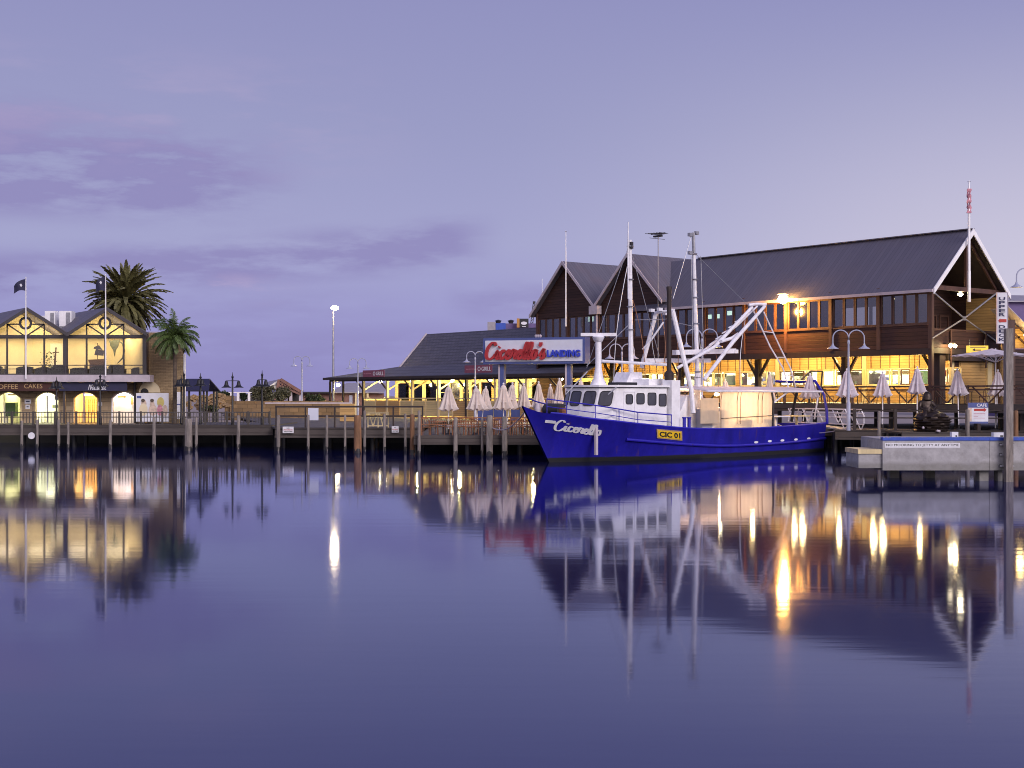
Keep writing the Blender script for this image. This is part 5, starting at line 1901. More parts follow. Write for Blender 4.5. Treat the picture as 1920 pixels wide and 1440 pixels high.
# blue-and-white cafe board
cb_ = thing('cafe_board', 'blue and white cafe board with a red arrow on the quay fence', 'sign', (X(1815, 72.2), 72.2, Z(794, 72.2)))
cw, chh = X(1853, 72.2) - X(1815, 72.2), Z(755, 72.2) - Z(794, 72.2)
MB().bx(0, cw, 0, 0.05, 0, chh).build('board', M['letter_white'], cb_)
MB().bx(0.003, cw - .003, -0.008, -0.001, chh * 0.76, chh).build('header', M['sign_blue'], cb_)
MB().bx(0.003, cw - .003, -0.008, -0.001, 0, chh * 0.09).build('footer', M['sign_blue'], cb_)
MB().bx(0.003, cw * 0.18, -0.006, -0.001, chh * 0.1, chh * 0.75).build('side_print', M['skin_tone'], cb_)
write('CAFE', M['letter_white'], cb_, (cw * 0.68, -0.012, chh * 0.88), cw * 0.5, chh * 0.15, 0.003, bold=0.02)
MB().prism([(cw * 0.3, -0.008, chh * 0.60), (cw * 0.78, -0.008, chh * 0.60), (cw * 0.78, -0.008, chh * 0.55), (cw * 0.92, -0.008, chh * 0.655), (cw * 0.78, -0.008, chh * 0.76), (cw * 0.78, -0.008, chh * 0.71), (cw * 0.3, -0.008, chh * 0.71)], (0, 0.005, 0)).build('arrow', M['letter_red'], cb_)
for z_ in (0.47, 0.40, 0.32, 0.25):
    MB().bx(cw * 0.28, cw * (0.85 if z_ != 0.32 else 0.5), -0.006, -0.001, chh * z_, chh * (z_ + 0.018)).build('text_stripe', M['pink'], cb_)

# vertical sign on the corner of the restaurant
DV = 76.0
vsn = thing('vertical_sign', 'tall narrow white sign with stacked navy capitals and a red arrow', 'sign', (X(1869, DV), DV, Z(644, DV)))
vw, vh = X(1890, DV) - X(1869, DV), Z(548, DV) - Z(644, DV)
MB().bx(0, vw, 0, 0.12, 0, vh).build('board', M['letter_white'], vsn)
MB().ring([(0, 0, 0), (vw, 0, 0), (vw, 0, vh), (0, 0, vh)], [(.03, 0, .03), (vw - .03, 0, .03), (vw - .03, 0, vh - .03), (.03, 0, vh - .03)], (0, -0.03, 0)).build('edge_frame', M['lilac'], vsn)
for k, ch in enumerate('UPPER'):
    write(ch, M['letter_navy'], vsn, (vw * 0.46, -0.02, vh * (0.875 - k * 0.078)), vw * 0.56, vh * 0.062, 0.01, bold=0.02)
MB().prism([(vw * 0.12, -0.006, vh * 0.445), (vw * 0.3, -0.006, vh * 0.49), (vw * 0.3, -0.006, vh * 0.475), (vw * 0.85, -0.006, vh * 0.475), (vw * 0.85, -0.006, vh * 0.415), (vw * 0.3, -0.006, vh * 0.415), (vw * 0.3, -0.006, vh * 0.40)], (0, -0.02, 0)).build('arrow', M['letter_red'], vsn)
for k, ch in enumerate('DECK'):
    write(ch, M['letter_navy'], vsn, (vw * 0.46, -0.02, vh * (0.325 - k * 0.082)), vw * 0.56, vh * 0.066, 0.01, bold=0.02)
# lit yellow order board under the balcony
pb0, pb1 = FA.on(1813, 660, 0, -0.6), FA.on(1853, 648, 0, -0.6)
ob = thing('order_board', 'backlit yellow board with a black arrow hanging over the open corner', 'sign', P(1833, 654.5, 79), 0)
hw_, hh_ = 20 / F * 79, 6.5 / F * 79
MB().bx(-hw_, hw_, 0, 0.12, -hh_, hh_).build('lightbox', M['sign_lit'], ob)
MB().prism([(-hw_ * 0.55, -0.006, -hh_ * 0.3), (-hw_ * 0.25, -0.006, 0.05), (-hw_ * 0.25, -0.006, -hh_ * 0.15), (hw_ * 0.3, -0.006, -hh_ * 0.15), (hw_ * 0.3, -0.006, -hh_ * 0.45), (-hw_ * 0.25, -0.006, -hh_ * 0.45), (-hw_ * 0.25, -0.006, -hh_ * 0.6)], (0, -0.01, 0)).build('arrow', M['letter_black'], ob)
MB().bx(-hw_ * 0.7, hw_ * 0.75, -0.012, -0.002, hh_ * 0.42, hh_ * 0.66).build('text_stripe', M['letter_navy'], ob)
for s_ in (-0.7, 0.7):
    MB().bx(hw_ * s_ - 0.02, hw_ * s_ + 0.02, 0.04, 0.08, hh_, hh_ + 0.35).build('hanger', M['dark'], ob)
# ------------------------------------------------------------------ closed umbrellas
def umbrella_parts(t, top, skirt, floor, r, mat_, tilt=0.0, seed=0):
    """furled cloth hanging in folds from a small cap, on a white pole"""
    rn = random.Random(seed)
    H = top - skirt
    nf = 9
    ph = rn.uniform(0, 6)
    n = 54
    prof = [(0.03, top), (0.26, top - 0.07 * H), (0.40, top - 0.20 * H), (0.37, top - 0.22 * H), (0.46, top - 0.36 * H), (0.66, top - 0.62 * H), (0.88, top - 0.88 * H), (1.0, skirt)]
    vs, fs = [], []
    for i, (q, z) in enumerate(prof):
        f_ = i / (len(prof) - 1)
        for k in range(n):
            a = 2 * PI * k / n
            fold = 1 + (0.06 + 0.30 * f_) * math.cos(nf * a + ph + 0.6 * f_) + 0.05 * f_ * math.sin(3 * a + ph)
            zz = z + (0.06 * H * math.cos(nf * a + ph + 0.6) * (1 if i == len(prof) - 1 else 0))
            vs.append((r * q * fold * math.cos(a) + tilt * (top - z), r * q * fold * math.sin(a), zz))
    for i in range(len(prof) - 1):
        for k in range(n):
            k2 = (k + 1) % n
            fs.append((i * n + k, i * n + k2, (i + 1) * n + k2, (i + 1) * n + k))
    MB().add(vs, fs).build('canopy', mat_, t, True)
    zs_ = top - H * rn.uniform(0.62, 0.8)
    MB().lathe([(r * 0.74, zs_ - 0.03), (r * 0.76, zs_), (r * 0.72, zs_ + 0.03)], (tilt * (top - zs_), 0, 0), 18, lambda a, z: 1 + 0.2 * math.cos(nf * a + ph + 0.4)).build('strap', mat_, t, True)
    MB().tube([(tilt * (top - floor), 0, floor), (0, 0, top + 0.04)], 0.03, 8).build('pole', M['white_metal'], t, True)
    MB().lathe([(0.03, top - 0.02), (0.06, top + 0.02), (0.05, top + 0.08), (0.01, top + 0.11)], (0, 0, 0), 10).build('finial', M['white_metal'], t, True)
    MB().lathe([(0.26, floor), (0.24, floor + 0.06), (0.06, floor + 0.10), (0.05, floor + 0.3)], (tilt * (top - floor), 0, 0), 14).build('base', M['dark'], t, True)


UMB = [  # px, D, y top, y skirt, half width px, floor z, cloth, tilt, label
    (841, 76.0, 724, 769, 14.5, 1.05, 'canvas', 0, 'cream furled umbrella standing alone at the outer end of the dining jetty'),
    (893, 76.0, 727, 768, 15.5, 1.05, 'canvas', 0.03, 'cream furled umbrella directly below the lamp post, half hiding another'),
    (911, 78.5, 727, 768, 13.0, 1.05, 'canvas', -0.12, 'cream furled umbrella tucked against its neighbour and leaning away from it'),
    (944, 76.0, 721, 767, 14.5, 1.05, 'canvas', 0, 'cream furled umbrella just below the first post of the big sign'),
    (961, 78.5, 720, 766, 12.5, 1.05, 'canvas', -0.14, 'cream furled umbrella slanting beside the first post of the big sign'),
    (982, 79.0, 722, 764, 10.5, 1.05, 'canvas', 0, 'short cream furled umbrella rising above the tip of the blue bow'),
    (1010, 80.0, 718, 764, 10.5, 1.05, 'canvas', 0, 'cream furled umbrella standing over the bow bitts under the big sign'),
    (1032, 81.0, 723, 768, 9.5, 1.05, 'canvas', 0, 'slim cream furled umbrella behind the anchor winch of the boat'),
    (1049, 80.0, 712, 768, 11.0, 1.05, 'canvas', -0.05, 'tall cream furled umbrella with a pale top beside the second sign post'),
    (1089, 82.0, 713, 778, 13.0, 1.3, 'canvas', 0, 'cream furled umbrella half hidden at the front of the wheelhouse'),
    (1360, 90.0, 713, 740, 9.0, 2.72, 'canvas_white', 0.06, 'greyish furled umbrella peeping over the cream awning of the boat'),
    (1443, 83.0, 700, 752, 9.0, 2.72, 'canvas', 0, 'cream furled umbrella beyond the after end of the awning'),
    (1519, 79.0, 703, 746, 14.0, 2.72, 'canvas_white', 0, 'wide pale furled umbrella seen through the blue stern gantry'),
    (1588, 77.2, 694, 743, 15.5, 1.3, 'canvas_white', 0, 'white furled umbrella partly behind the tall lamp post'),
    (1655, 76.6, 699, 743, 13.5, 1.3, 'canvas_white', 0, 'white furled umbrella next after the tall lamp post, clear of everything'),
    (1720, 76.2, 690, 737, 13.5, 1.3, 'canvas_white', 0, 'white furled umbrella directly over the hooded statue'),
    (1795, 75.6, 694, 740, 14.0, 1.3, 'canvas_white', 0, 'white furled umbrella at the corner pillar under the twin spotlights'),
    (1871, 75.2, 696, 741, 13.5, 1.3, 'canvas_white', -0.03, 'white furled umbrella with a folded cap below the open parasol'),
]
for i, (px_, D, yt, ys, hw, fz, mt, tilt, lab) in enumerate(UMB):
    t = thing('furled_umbrella', lab, 'umbrella', (X(px_, D), D, fz), random.Random(i).uniform(0, 6) * (tilt == 0), 'furled umbrellas on the decks')
    tilt = tilt or random.Random(i + 50).uniform(-0.035, 0.035)
    umbrella_parts(t, Z(yt, D) - fz, Z(ys, D) - fz, 0.0, hw * 1.08 / F * D, M[mt], tilt, i)
# the open parasol
DO = 74.0
op = thing('open_parasol', 'big open white parasol spread behind the tall grey pile', 'umbrella', (X(1872, DO), DO + 1.0, 1.3))
oz, orr = Z(652, DO) - 1.3, X(1945, DO) - X(1872, DO)
zr = Z(665, DO) - 1.3
vs = [(0, 0, oz)]
n = 32
rings = [0.1, 0.35, 0.7, 1.0]
for q in rings:
    for k in range(n):
        a = 2 * PI * k / n
        sag = -0.07 * q * math.cos(8 * a) ** 2
        vs.append((orr * q * math.cos(a) * (1 - 0.03 * math.cos(8 * a)), orr * q * math.sin(a), oz + (zr - oz) * (q ** 0.8) + sag))
fs = [(0, 1 + k, 1 + (k + 1) % n) for k in range(n)]
for i in range(3):
    for k in range(n):
        a = 1 + i * n
        fs.append((a + k, a + (k + 1) % n, a + n + (k + 1) % n, a + n + k))
MB().add(vs, fs).build('canopy', M['canvas_white'], op, True)
MB().tube([(0.2, 0, 0), (0.2, 0, oz)], 0.035, 8).build('pole', M['white_metal'], op)
mb = MB()
for k in range(8):
    a = 2 * PI * k / 8 + 0.2
    mb.tube([(0.2, 0, zr - 0.4), (0.62 * orr * math.cos(a), 0.62 * orr * math.sin(a), zr + 0.12)], 0.02, 5)
mb.build('rib', M['white_metal'], op)
MB().lathe([(0.3, 0), (0.28, 0.07), (0.06, 0.12)], (0.2, 0, 0), 12).build('base', M['dark'], op)


# ------------------------------------------------------------------ swan-neck lamp posts
def swan_lamp(name, lab, px_, D, ytop, hw, base_z, lit=False, turn=0.0):
    z1 = Z(ytop, D) - base_z
    r = hw / F * D / 2
    t = thing(name, lab, 'lamp post', (X(px_, D), D, base_z), turn, 'swan-neck lamp posts')
    ps = z1 - r
    MB().lathe([(0.11, 0), (0.11, 1.5), (0.07, 1.55), (0.055, ps - 0.35), (0.075, ps - 0.3), (0.075, ps - 0.2), (0.045, ps - 0.1)], (0, 0, 0), 10).build('post', M['lamp_post'], t, True)
    for s_ in (-1, 1):
        pts = [(0, 0, ps - 0.15)] + [(s_ * (r - r * math.cos(a * PI / 10)), 0, ps + r * math.sin(a * PI / 10)) for a in range(11)] + [(s_ * 2 * r, 0, ps - r * 0.75)]
        MB().tube(pts, 0.035, 7).build('swan_neck', M['lamp_post'], t, True)
        zz = ps - r * 0.75
        sh = MB().lathe([(0.05, zz + 0.02), (0.07, zz - 0.08), (0.15, zz - 0.16), (0.30, zz - 0.24), (0.32, zz - 0.27)], (s_ * 2 * r, 0, 0), 14).build('lamp_shade', M['lamp_post'], t, True)
    return t


swan_lamp('swan_neck_lamp', 'slim swan-neck lamp post standing alone against the sky', 566, 121, 668, 15, 1.1)
swan_lamp('swan_neck_lamp', 'slim swan-neck lamp post above the thick brown pile, ahead of the low verandah', 671, 119, 672, 15.5, 1.32)
swan_lamp('swan_neck_lamp', 'swan-neck lamp post crossing the maroon sign above the cream umbrellas', 891, 107, 659, 16, 1.32)
swan_lamp('swan_neck_lamp', 'swan-neck lamp post behind the radar mast and foremast of the boat', 1166, 92, 645, 23, 1.3)
swan_lamp('swan_neck_lamp', 'swan-neck lamp post behind the main mast of the boat', 1316, 80, 617, 29, 1.3)
swan_lamp('swan_neck_lamp', 'tall pale swan-neck lamp post on the quay just beyond the blue stern', 1591, 74.6, 619, 29.5, 1.3)
swan_lamp('swan_neck_lamp', 'big swan-neck lamp post cut by the picture edge above the vertical sign', 1936, 73.6, 503, 30, 1.3)


# ------------------------------------------------------------------ black lantern posts on the cafe jetty
def lantern(lab, px_, D, ytop, ybar, hw, base_z, turn=0.0):
    t = thing('lantern_post', lab, 'lamp post', (X(px_, D), D, base_z), turn, 'black lantern posts')
    z1, zb = Z(ytop, D) - base_z, Z(ybar, D) - base_z
    r = hw / F * D
    MB().lathe([(0.10, 0), (0.10, 0.5), (0.07, 0.55), (0.055, zb), (0.055, z1 - 0.35), (0.09, z1 - 0.3), (0.03, z1 - 0.2), (0.01, z1)], (0, 0, 0), 10).build('post', M['black'], t, True)
    MB().tube([(-r, 0, zb), (r, 0, zb)], 0.025, 6).build('crossarm', M['black'], t)
    for s_ in (-1, 1):
        MB().lathe([(0.03, zb + 0.02), (0.09, zb - 0.05), (0.13, zb - 0.25), (0.17, zb - 0.33), (0.30, zb - 0.40), (0.31, zb - 0.43)], (s_ * r, 0, 0), 14).build('lamp_shade', M['black'], t, True)
    return t


LAN = [(106, 85, 706, 716, 6.0, 'black double lantern post by the pier between the first two arches'), (188, 85, 697, 712, 7.0, 'black double lantern post between the orange arch and the white arch'),
       (340, 85.5, 703, 712, 6.0, 'shorter black lantern post of the close pair at the brick corner'), (345, 85, 694, 712, 7.0, 'taller black lantern post of the close pair at the brick corner'),
       (376, 86, 699, 711, 3.0, 'black lantern post seen edge-on across the blue shelter roof'), (436, 85, 698, 714, 11.5, 'black lantern post with its two bells wide apart, clear against the sky'),
       (491.5, 84.6, 694, 712, 7.0, 'black lantern post overlapping the far hall roof')]
for px_, D, yt, yb, hw, lab in LAN:
    lantern(lab, px_, D, yt, yb, hw, 1.4)

# tall light pole
DPL = 132
tp_ = thing('light_pole', 'very tall lit light pole rising from beyond the low verandah', 'light pole', (X(625, DPL), DPL, 1.1))
zt_ = Z(583, DPL) - 1.1
MB().lathe([(0.13, 0), (0.10, zt_ * 0.5), (0.07, zt_)], (0, 0, 0), 10).build('pole', M['steel'], tp_, True)
MB().tube([(0, 0, zt_ - 0.05), (0.1, -0.2, zt_ + 0.15), (0.22, -0.6, zt_ + 0.2)], 0.05, 8).build('arm', M['steel'], tp_, True)
MB().lathe([(0.12, -0.16), (0.34, -0.06), (0.36, 0.08), (0.22, 0.22), (0.05, 0.3)], (0.22, -0.75, zt_ + 0.2), 14).build('lamp_head', M['bulb_pole'], tp_, True)
lamp('POINT', 120, (1.0, 0.8, 0.5), (0.22, -1.5, zt_ - 0.1), tp_, 0.3)


# ------------------------------------------------------------------ piles
def pile(px_, D, ytop, wpx, mt, lab, lean=0.0, grp='piles along the jetties'):
    t = thing('jetty_pile', lab, 'pile', (X(px_, D), D, 0), random.Random(int(px_)).uniform(0, 6), grp)
    r = wpx / 2 / F * D
    zt = Z(ytop, D)
    rn = random.Random(int(px_ * 7))
    prof = [(r * 1.02, -1.2), (r * 1.05, 0.0), (r * rn.uniform(.95, 1.05), zt * 0.4), (r * rn.uniform(.92, 1.0), zt * 0.75), (r * 0.96, zt - 0.05), (r * 0.8, zt), (0.01, zt + 0.015)]
    MB().lathe(prof, (0, 0, 0), 12, lambda a, z: 1 + 0.05 * math.sin(3 * a + px_) + 0.03 * math.sin(7 * a)).build('shaft', M[mt], t, True)
    MB().lathe([(r * 1.09, -0.3), (r * 1.10, 0.0), (r * 1.07, 0.22), (r * 1.0, 0.27)], (0, 0, 0), 12, lambda a, z: 1 + 0.06 * math.sin(4 * a + px_ + 9 * z)).build('weed_collar', M['wet_wood'], t, True)
    return t


PL = [(41, 83.3, 789, 5, 'pile_grey', 'pale pile under the first wall notices of the cafe'), (70, 83.3, 787, 5, 'pile_grey', 'pale pile just left of the round white marker'),
      (110, 83.3, 787, 5.5, 'pile_grey', 'pale pile below the first black lantern post'), (128, 82.9, 792, 5, 'pile_grey', 'slim white-lit pile directly below the dark centre column of the cafe'),
      (207, 83.0, 788, 6, 'pile_grey', 'pale pile below the white arch of the cafe'), (289, 83.0, 783, 6, 'pile_grey', 'pale pile below the picture hoarding'),
      (354, 79.5, 785, 13.5, 'pile_grey', 'thick mossy grey pile standing forward of the cafe jetty'), (368, 82.9, 783, 5.5, 'pile_grey', 'slim pile close behind the thick mossy one'),
      (447, 82.9, 779, 7, 'pile_grey', 'pale pile near the wide lantern post at the end of the cafe jetty'), (522, 79.0, 779, 7, 'pile_grey', 'pile beside the first white mooring notice'),
      (578, 79.2, 778, 5, 'pile_grey', 'thin pile below the grey board on the boardwalk rail'), (613, 79.2, 779, 5, 'pile_grey', 'thin pile nearest the outer tip of the verandah roof'),
      (647, 79.2, 778, 4.5, 'pile_grey', 'thin pile left of the thick orange-brown pile'), (671, 76.0, 779, 14, 'pile_brown', 'thick orange-brown pile in line with the slim lamp post'),
      (684, 79.2, 770, 5, 'pile_grey', 'thin dark pile right behind the thick orange-brown pile'), (721, 79.2, 776, 5, 'pile_grey', 'thin pile before the second white mooring notice'),
      (760, 79.2, 776, 5, 'pile_grey', 'thin pile after the second white mooring notice'), (773, 74.2, 777, 9, 'pile_brown', 'brown pile at the corner of the dining jetty'),
      (786, 73.1, 770, 6, 'pile_grey', 'flat-topped grey pile beside the brown corner pile'), (854, 73.0, 783, 8, 'pile_grey', 'dark pile in the middle of the first bay of rusty chairs'),
      (918, 72.6, 779, 12, 'pile_grey', 'thick pale-streaked pile halfway along the dining jetty'), (946, 73.0, 781, 10, 'pile_grey', 'dark square pile between two bays of rusty chairs'),
      (904, 73.2, 783, 5, 'pile_grey', 'thin pile with a white drip, touching the thick streaked pile'),
      (1648, 72.9, 771, 6, 'pile_grey', 'grey post at the landing step end of the quay'), (1814, 71.8, 768, 8, 'pile_grey', 'brown-grey post under the edge of the blue cafe board'),
      (1905, 72.0, 770, 9, 'pile_brown', 'brown post on the quay beyond the tall grey pile'), (1440, 76.6, 806, 8, 'pile_grey', 'dark pile in the shade behind the boat')]
for q in PL:
    pile(*q)

# ------------------------------------------------------------------ railings
railing('cafe_railing', 'grey timber picket railing along the cafe jetty', [(X(-60, 84), 84.15), (X(505, 84), 84.15)], 1.4, 0.78, post=1.35, rails=(1.0, 0.62), picket=0.19, pw=0.11, rw=0.06, wood=M['deck'])
railing('long_handrail', 'long flat-topped handrail along the boardwalk in the middle', [(X(517, 80), 80.15), (X(792, 80), 80.15)], 1.32, 1.24, post=1.75, rails=(1.0, 0.55), pw=0.09, rw=0.11, wood=M['dark_timber'])
railing('braced_railing', 'short railing with crossed struts at the verandah end', [(X(690, 80.6), 80.6), (X(728, 80.6), 80.6)], 1.34, 0.85, post=0.6, rails=(1.0, 0.1), pw=0.06, rw=0.06, wood=M['pale_timber'], kbrace=True)
railing('rusty_railing', 'rusty pipe railing round the dining jetty', [(X(790, 73.6), 73.65), (X(1040, 73.6), 73.65)], 1.05, 0.98, post=2.2, rails=(1.0, 0.62), pw=0.07, rw=0.05, wood=M['rust'])

# notices
for (px0, px1, y0, y1, D, lab) in ((530, 550.5, 800, 812, 79.7, 'white mooring notice on the boardwalk edge near the empty shore'), (734.5, 747.5, 799, 811, 79.7, 'white mooring notice on the boardwalk edge near the dining jetty')):
    t = thing('mooring_notice', lab, 'sign', (X(px0, D), D, Z(y1, D)), 0, 'mooring notices')
    w_, h_ = X(px1, D) - X(px0, D), Z(y0, D) - Z(y1, D)
    MB().bx(0, w_, 0, 0.03, 0, h_).build('board', M['letter_white'], t)
    for ln, zz in (('NO', 0.78), ('MOORING', 0.5), ('ANYTIME', 0.22)):
        write(ln, M['letter_black'] if ln != 'MOORING' else M['letter_red'], t, (w_ / 2, -0.004, h_ * zz), w_ * (0.26 if ln == 'NO' else 0.8), h_ * 0.17, 0.002, bold=0.02)
gb_ = thing('grey_board', 'pale blue-grey blank board on the boardwalk rail', 'board', (X(577.5, 79.9), 79.9, Z(788, 79.9)))
MB().bx(0, X(597, 79.9) - X(577.5, 79.9), 0, 0.05, 0, Z(765, 79.9) - Z(788, 79.9)).build('panel', M['sign_face'], gb_)
MB().bx(0, 0.05, 0.05, 0.1, -0.5, 0.7).build('stake', M['steel'], gb_)
rm = thing('round_marker', 'small round white marker hung under the cafe jetty', 'marker', (X(59, 83.4), 83.4, Z(817, 83.4)))
MB().lathe([(0.20, -0.02), (0.21, 0.0), (0.20, 0.02)], (0, 0, 0), 16).build('disc', M['letter_white'], rm).rotation_euler = (PI / 2, 0, 0.2)
MB().tube([(0, 0.02, 0.1), (0, 0.1, 0.5)], 0.02, 6).build('hanger', M['dark'], rm)


# ------------------------------------------------------------------ chairs and tables
def make_chair(lab, loc, rz, mt):
    t = thing('dining_chair', lab, 'chair', loc, rz, 'chairs on the dining jetty')
    MB().bx(-0.22, 0.22, -0.22, 0.22, 0.42, 0.46).build('seat', M[mt], t)
    mb = MB()
    mb.tube([(-0.21, 0.2, 0.44), (-0.22, 0.27, 0.75), (-0.16, 0.30, 0.9), (0.16, 0.30, 0.9), (0.22, 0.27, 0.75), (0.21, 0.2, 0.44)], 0.022, 6)
    for k in (-0.1, 0.0, 0.1):
        mb.tube([(k, 0.21, 0.46), (k, 0.30, 0.88)], 0.014, 5)
    mb.build('backrest_frame', M[mt], t, True)
    for sx in (-1, 1):
        for sy in (-1, 1):
            MB().tube([(sx * 0.2, sy * 0.2, 0.42), (sx * 0.22, sy * 0.23, 0)], 0.02, 6).build('leg', M[mt], t)
    return t


def make_table(lab, loc, rz, mt, grp):
    t = thing('dining_table', lab, 'table', loc, rz, grp)
    MB().bx(-0.45, 0.45, -0.4, 0.4, 0.70, 0.74).build('table_top', M[mt], t)
    for sx in (-1, 1):
        for sy in (-1, 1):
            MB().tube([(sx * 0.4, sy * 0.35, 0.70), (sx * 0.4, sy * 0.35, 0)], 0.025, 6).build('leg', M['dark'], t)
    return t


rn = random.Random(21)
first_c = None
GENC = 'rusty brown tube chair among the others crowding the low dining jetty'
spots = []
for k in range(17):
    px_ = 800 + k * 13.2 + rn.uniform(-2, 2)
    D = 74.4 + (k % 3) * 0.8
    spots.append((px_, D, rn.uniform(-0.7, 0.7) + (PI if k % 2 else 0)))
for k, (px_, D, rz) in enumerate(spots):
    loc = (X(px_, D), D, 1.05)
    if first_c is None:
        first_c = make_chair(GENC, loc, rz, 'rust')
    else:
        dup(first_c, loc=loc, rz=rz)
GENT = 'small square cafe table on the low dining jetty between rusty chairs'
first_t = None
for k, px_ in enumerate((820, 868, 905, 960, 995)):
    loc = (X(px_, 75.6 + (k % 2)), 75.6 + (k % 2), 1.05)
    if first_t is None:
        first_t = make_table(GENT, loc, 0.2, 'rust', 'tables on the dining jetty')
    else:
        dup(first_t, loc=loc, rz=0.3 * k)
# blue wind-break panels behind the chairs
for (px0, px1, lab) in ((896, 925, 'blue canvas wind-break below the pair of umbrellas by the lamp post'), (926, 948, 'blue canvas wind-break below the first sign post'), (958, 975, 'blue canvas wind-break nearest the bow')):
    t = thing('wind_break', lab, 'wind-break', (X(px0, 81.2), 81.2, 1.05), 0, 'blue wind-breaks')
    w_ = X(px1, 81.2) - X(px0, 81.2)
    MB().bx(0, w_, 0, 0.04, Z(788, 81.2) - 1.05, Z(768, 81.2) - 1.05).build('panel', M['sign_blue'], t)
    for x in (0.03, w_ - 0.03):
        MB().bx(x - 0.03, x + 0.03, 0.04, 0.1, 0, Z(766, 81.2) - 1.05).build('post', M['dark'], t)
# tables and chairs on the raised terrace
tt = None
TL = 'high terrace table set along the lit wall of the two-storey restaurant'
for k in range(8):
    x = 5.0 - 3.6 * k - 3.0
    loc = FA.w((x, 0.2, 2.72))
    if tt is None:
        tt = make_table(TL, loc, FA.rz, 'timber', 'tables on the raised terrace')
    else:
        dup(tt, loc=loc, rz=FA.rz)
tc_ = None
TCL = 'dark wooden chair by a table on the raised terrace'
for k in range(14):
    x = 3.0 - 2.0 * k
    loc = FA.w((x, -0.5 if k % 2 else 0.9, 2.72))
    if tc_ is None:
        tc_ = make_chair(TCL, loc, FA.rz + PI * (k % 2), 'timber')
        tc_['group'] = 'chairs on the raised terrace'
    else:
        dup(tc_, loc=loc, rz=FA.rz + PI * (k % 2) + 0.3 * math.sin(k))

# ------------------------------------------------------------------ gabled cafe
DC = 88.0
cf = thing('gabled_cafe', 'two-storey cafe with glazed gables above and stone arches below', 'cafe', (0, DC, 0))
xc = lambda px_: X(px_, DC)
VZ, PZ, BZ = Z(628, DC), Z(580, DC), Z(631, DC)
F0, F1 = Z(716, DC), Z(703, DC)
xl, xr = xc(-176), xc(275)
PKS = (-101, 48, 197)
VLY = (-176, -27, 123, 272)
for i, pk in enumerate(PKS):
    a, b, c = xc(VLY[i]), xc(pk), xc(VLY[i + 1])
    mb = MB()
    for e_ in (a, c):
        e2 = e_ + (e_ - b) * 0.03
        mb.prism([(b + 0.3, -0.55, PZ), (b - 4.2, 6.2, PZ), (e2 - 4.2, 6.2, VZ), (e2 + 0.3, -0.55, VZ)], (0, 0, 0.10))
    mb.build('roof', M['tin_y'], cf)
    for e_ in (a, c):
        MB().prism([(b + .3, -0.58, PZ + 0.10), (e_ + .3, -0.58, VZ + 0.10), (e_ + .3, -0.58, VZ - 0.12), (b + .3, -0.58, PZ - 0.14)], (0, -0.05, 0)).build('barge_board', M['trim_grey'], cf)
    # timber pattern in the gable
    tf = MB()
    zc = Z(606, DC)
    rc = 12.2 / F * DC
    xa, xb = b - 34.5 / F * DC, b + 35 / F * DC
    tf.ring([(b + rc * math.cos(t * PI / 12), -0.06, zc + rc * math.sin(t * PI / 12)) for t in range(24)], [(b + (rc - .14) * math.cos(t * PI / 12), -0.06, zc + (rc - .14) * math.sin(t * PI / 12)) for t in range(24)], (0, 0.1, 0))
    zx = Z(608, DC)
    tf.bar((xa, 0, zx), (b - rc, 0, zx), 0.08, 0.08)
    tf.bar((b + rc, 0, zx), (xb, 0, zx), 0.08, 0.08)
    for s_ in (xa, xb):
        tf.bar((s_, 0, zx), (b, 0, BZ), 0.08, 0.08)
        tf.bar((s_, 0, BZ), (s_, 0, zx), 0.07, 0.07)
    tf.bar((b, 0.002, BZ), (b, 0.002, PZ - 0.1), 0.09, 0.09)
    tf.build('gable_frame', M['trim_grey'], cf)
    MB().prism([(a + 0.08, 0.06, BZ), (c - 0.08, 0.06, BZ), (b, 0.06, PZ - 0.1)], (0, 0.02, 0)).build('gable_pane', M['glass'], cf)
    # upper windows: four panes per gable with a low bar rail
    xs4 = [a + 0.10, xa, b, xb, c - 0.10]
    for k in range(4):
        o = window(cf, xs4[k], xs4[k + 1], F1 + 0.02, BZ - 0.08, -0.05, M['glass'], M['trim_grey'], 0.05)
    MB().bar((a, -0.35, Z(685, DC)), (c, -0.35, Z(685, DC)), 0.05, 0.06).build('balcony_rail', M['trim_grey'], cf)
    MB().bar((a, -0.35, Z(692, DC)), (c, -0.35, Z(692, DC)), 0.04, 0.04).build('balcony_rail', M['trim_grey'], cf)
    for k in range(4):
        MB().bx(xs4[k] - 0.03, xs4[k] + 0.03, -0.38, -0.32, F1, Z(684, DC)).build('rail_post', M['trim_grey'], cf)
MB().bx(xl, xr, -0.12, 0.12, BZ - 0.08, BZ + 0.10).build('beam', M['trim_grey'], cf)
for px_ in VLY:
    MB().bx(xc(px_) - 0.12, xc(px_) + 0.12, -0.14, 0.14, F1, VZ + 0.05).build('column', M['trim_grey'], cf)
MB().bx(xl, xc(285), -0.5, 0.5, F0, F1).build('floor_band', M['lilac'], cf)
MB().bx(xl, xc(279), -0.45, 0.1, F1 + 0.001, F1 + 0.08).build('floor_edge', M['trim_grey'], cf)
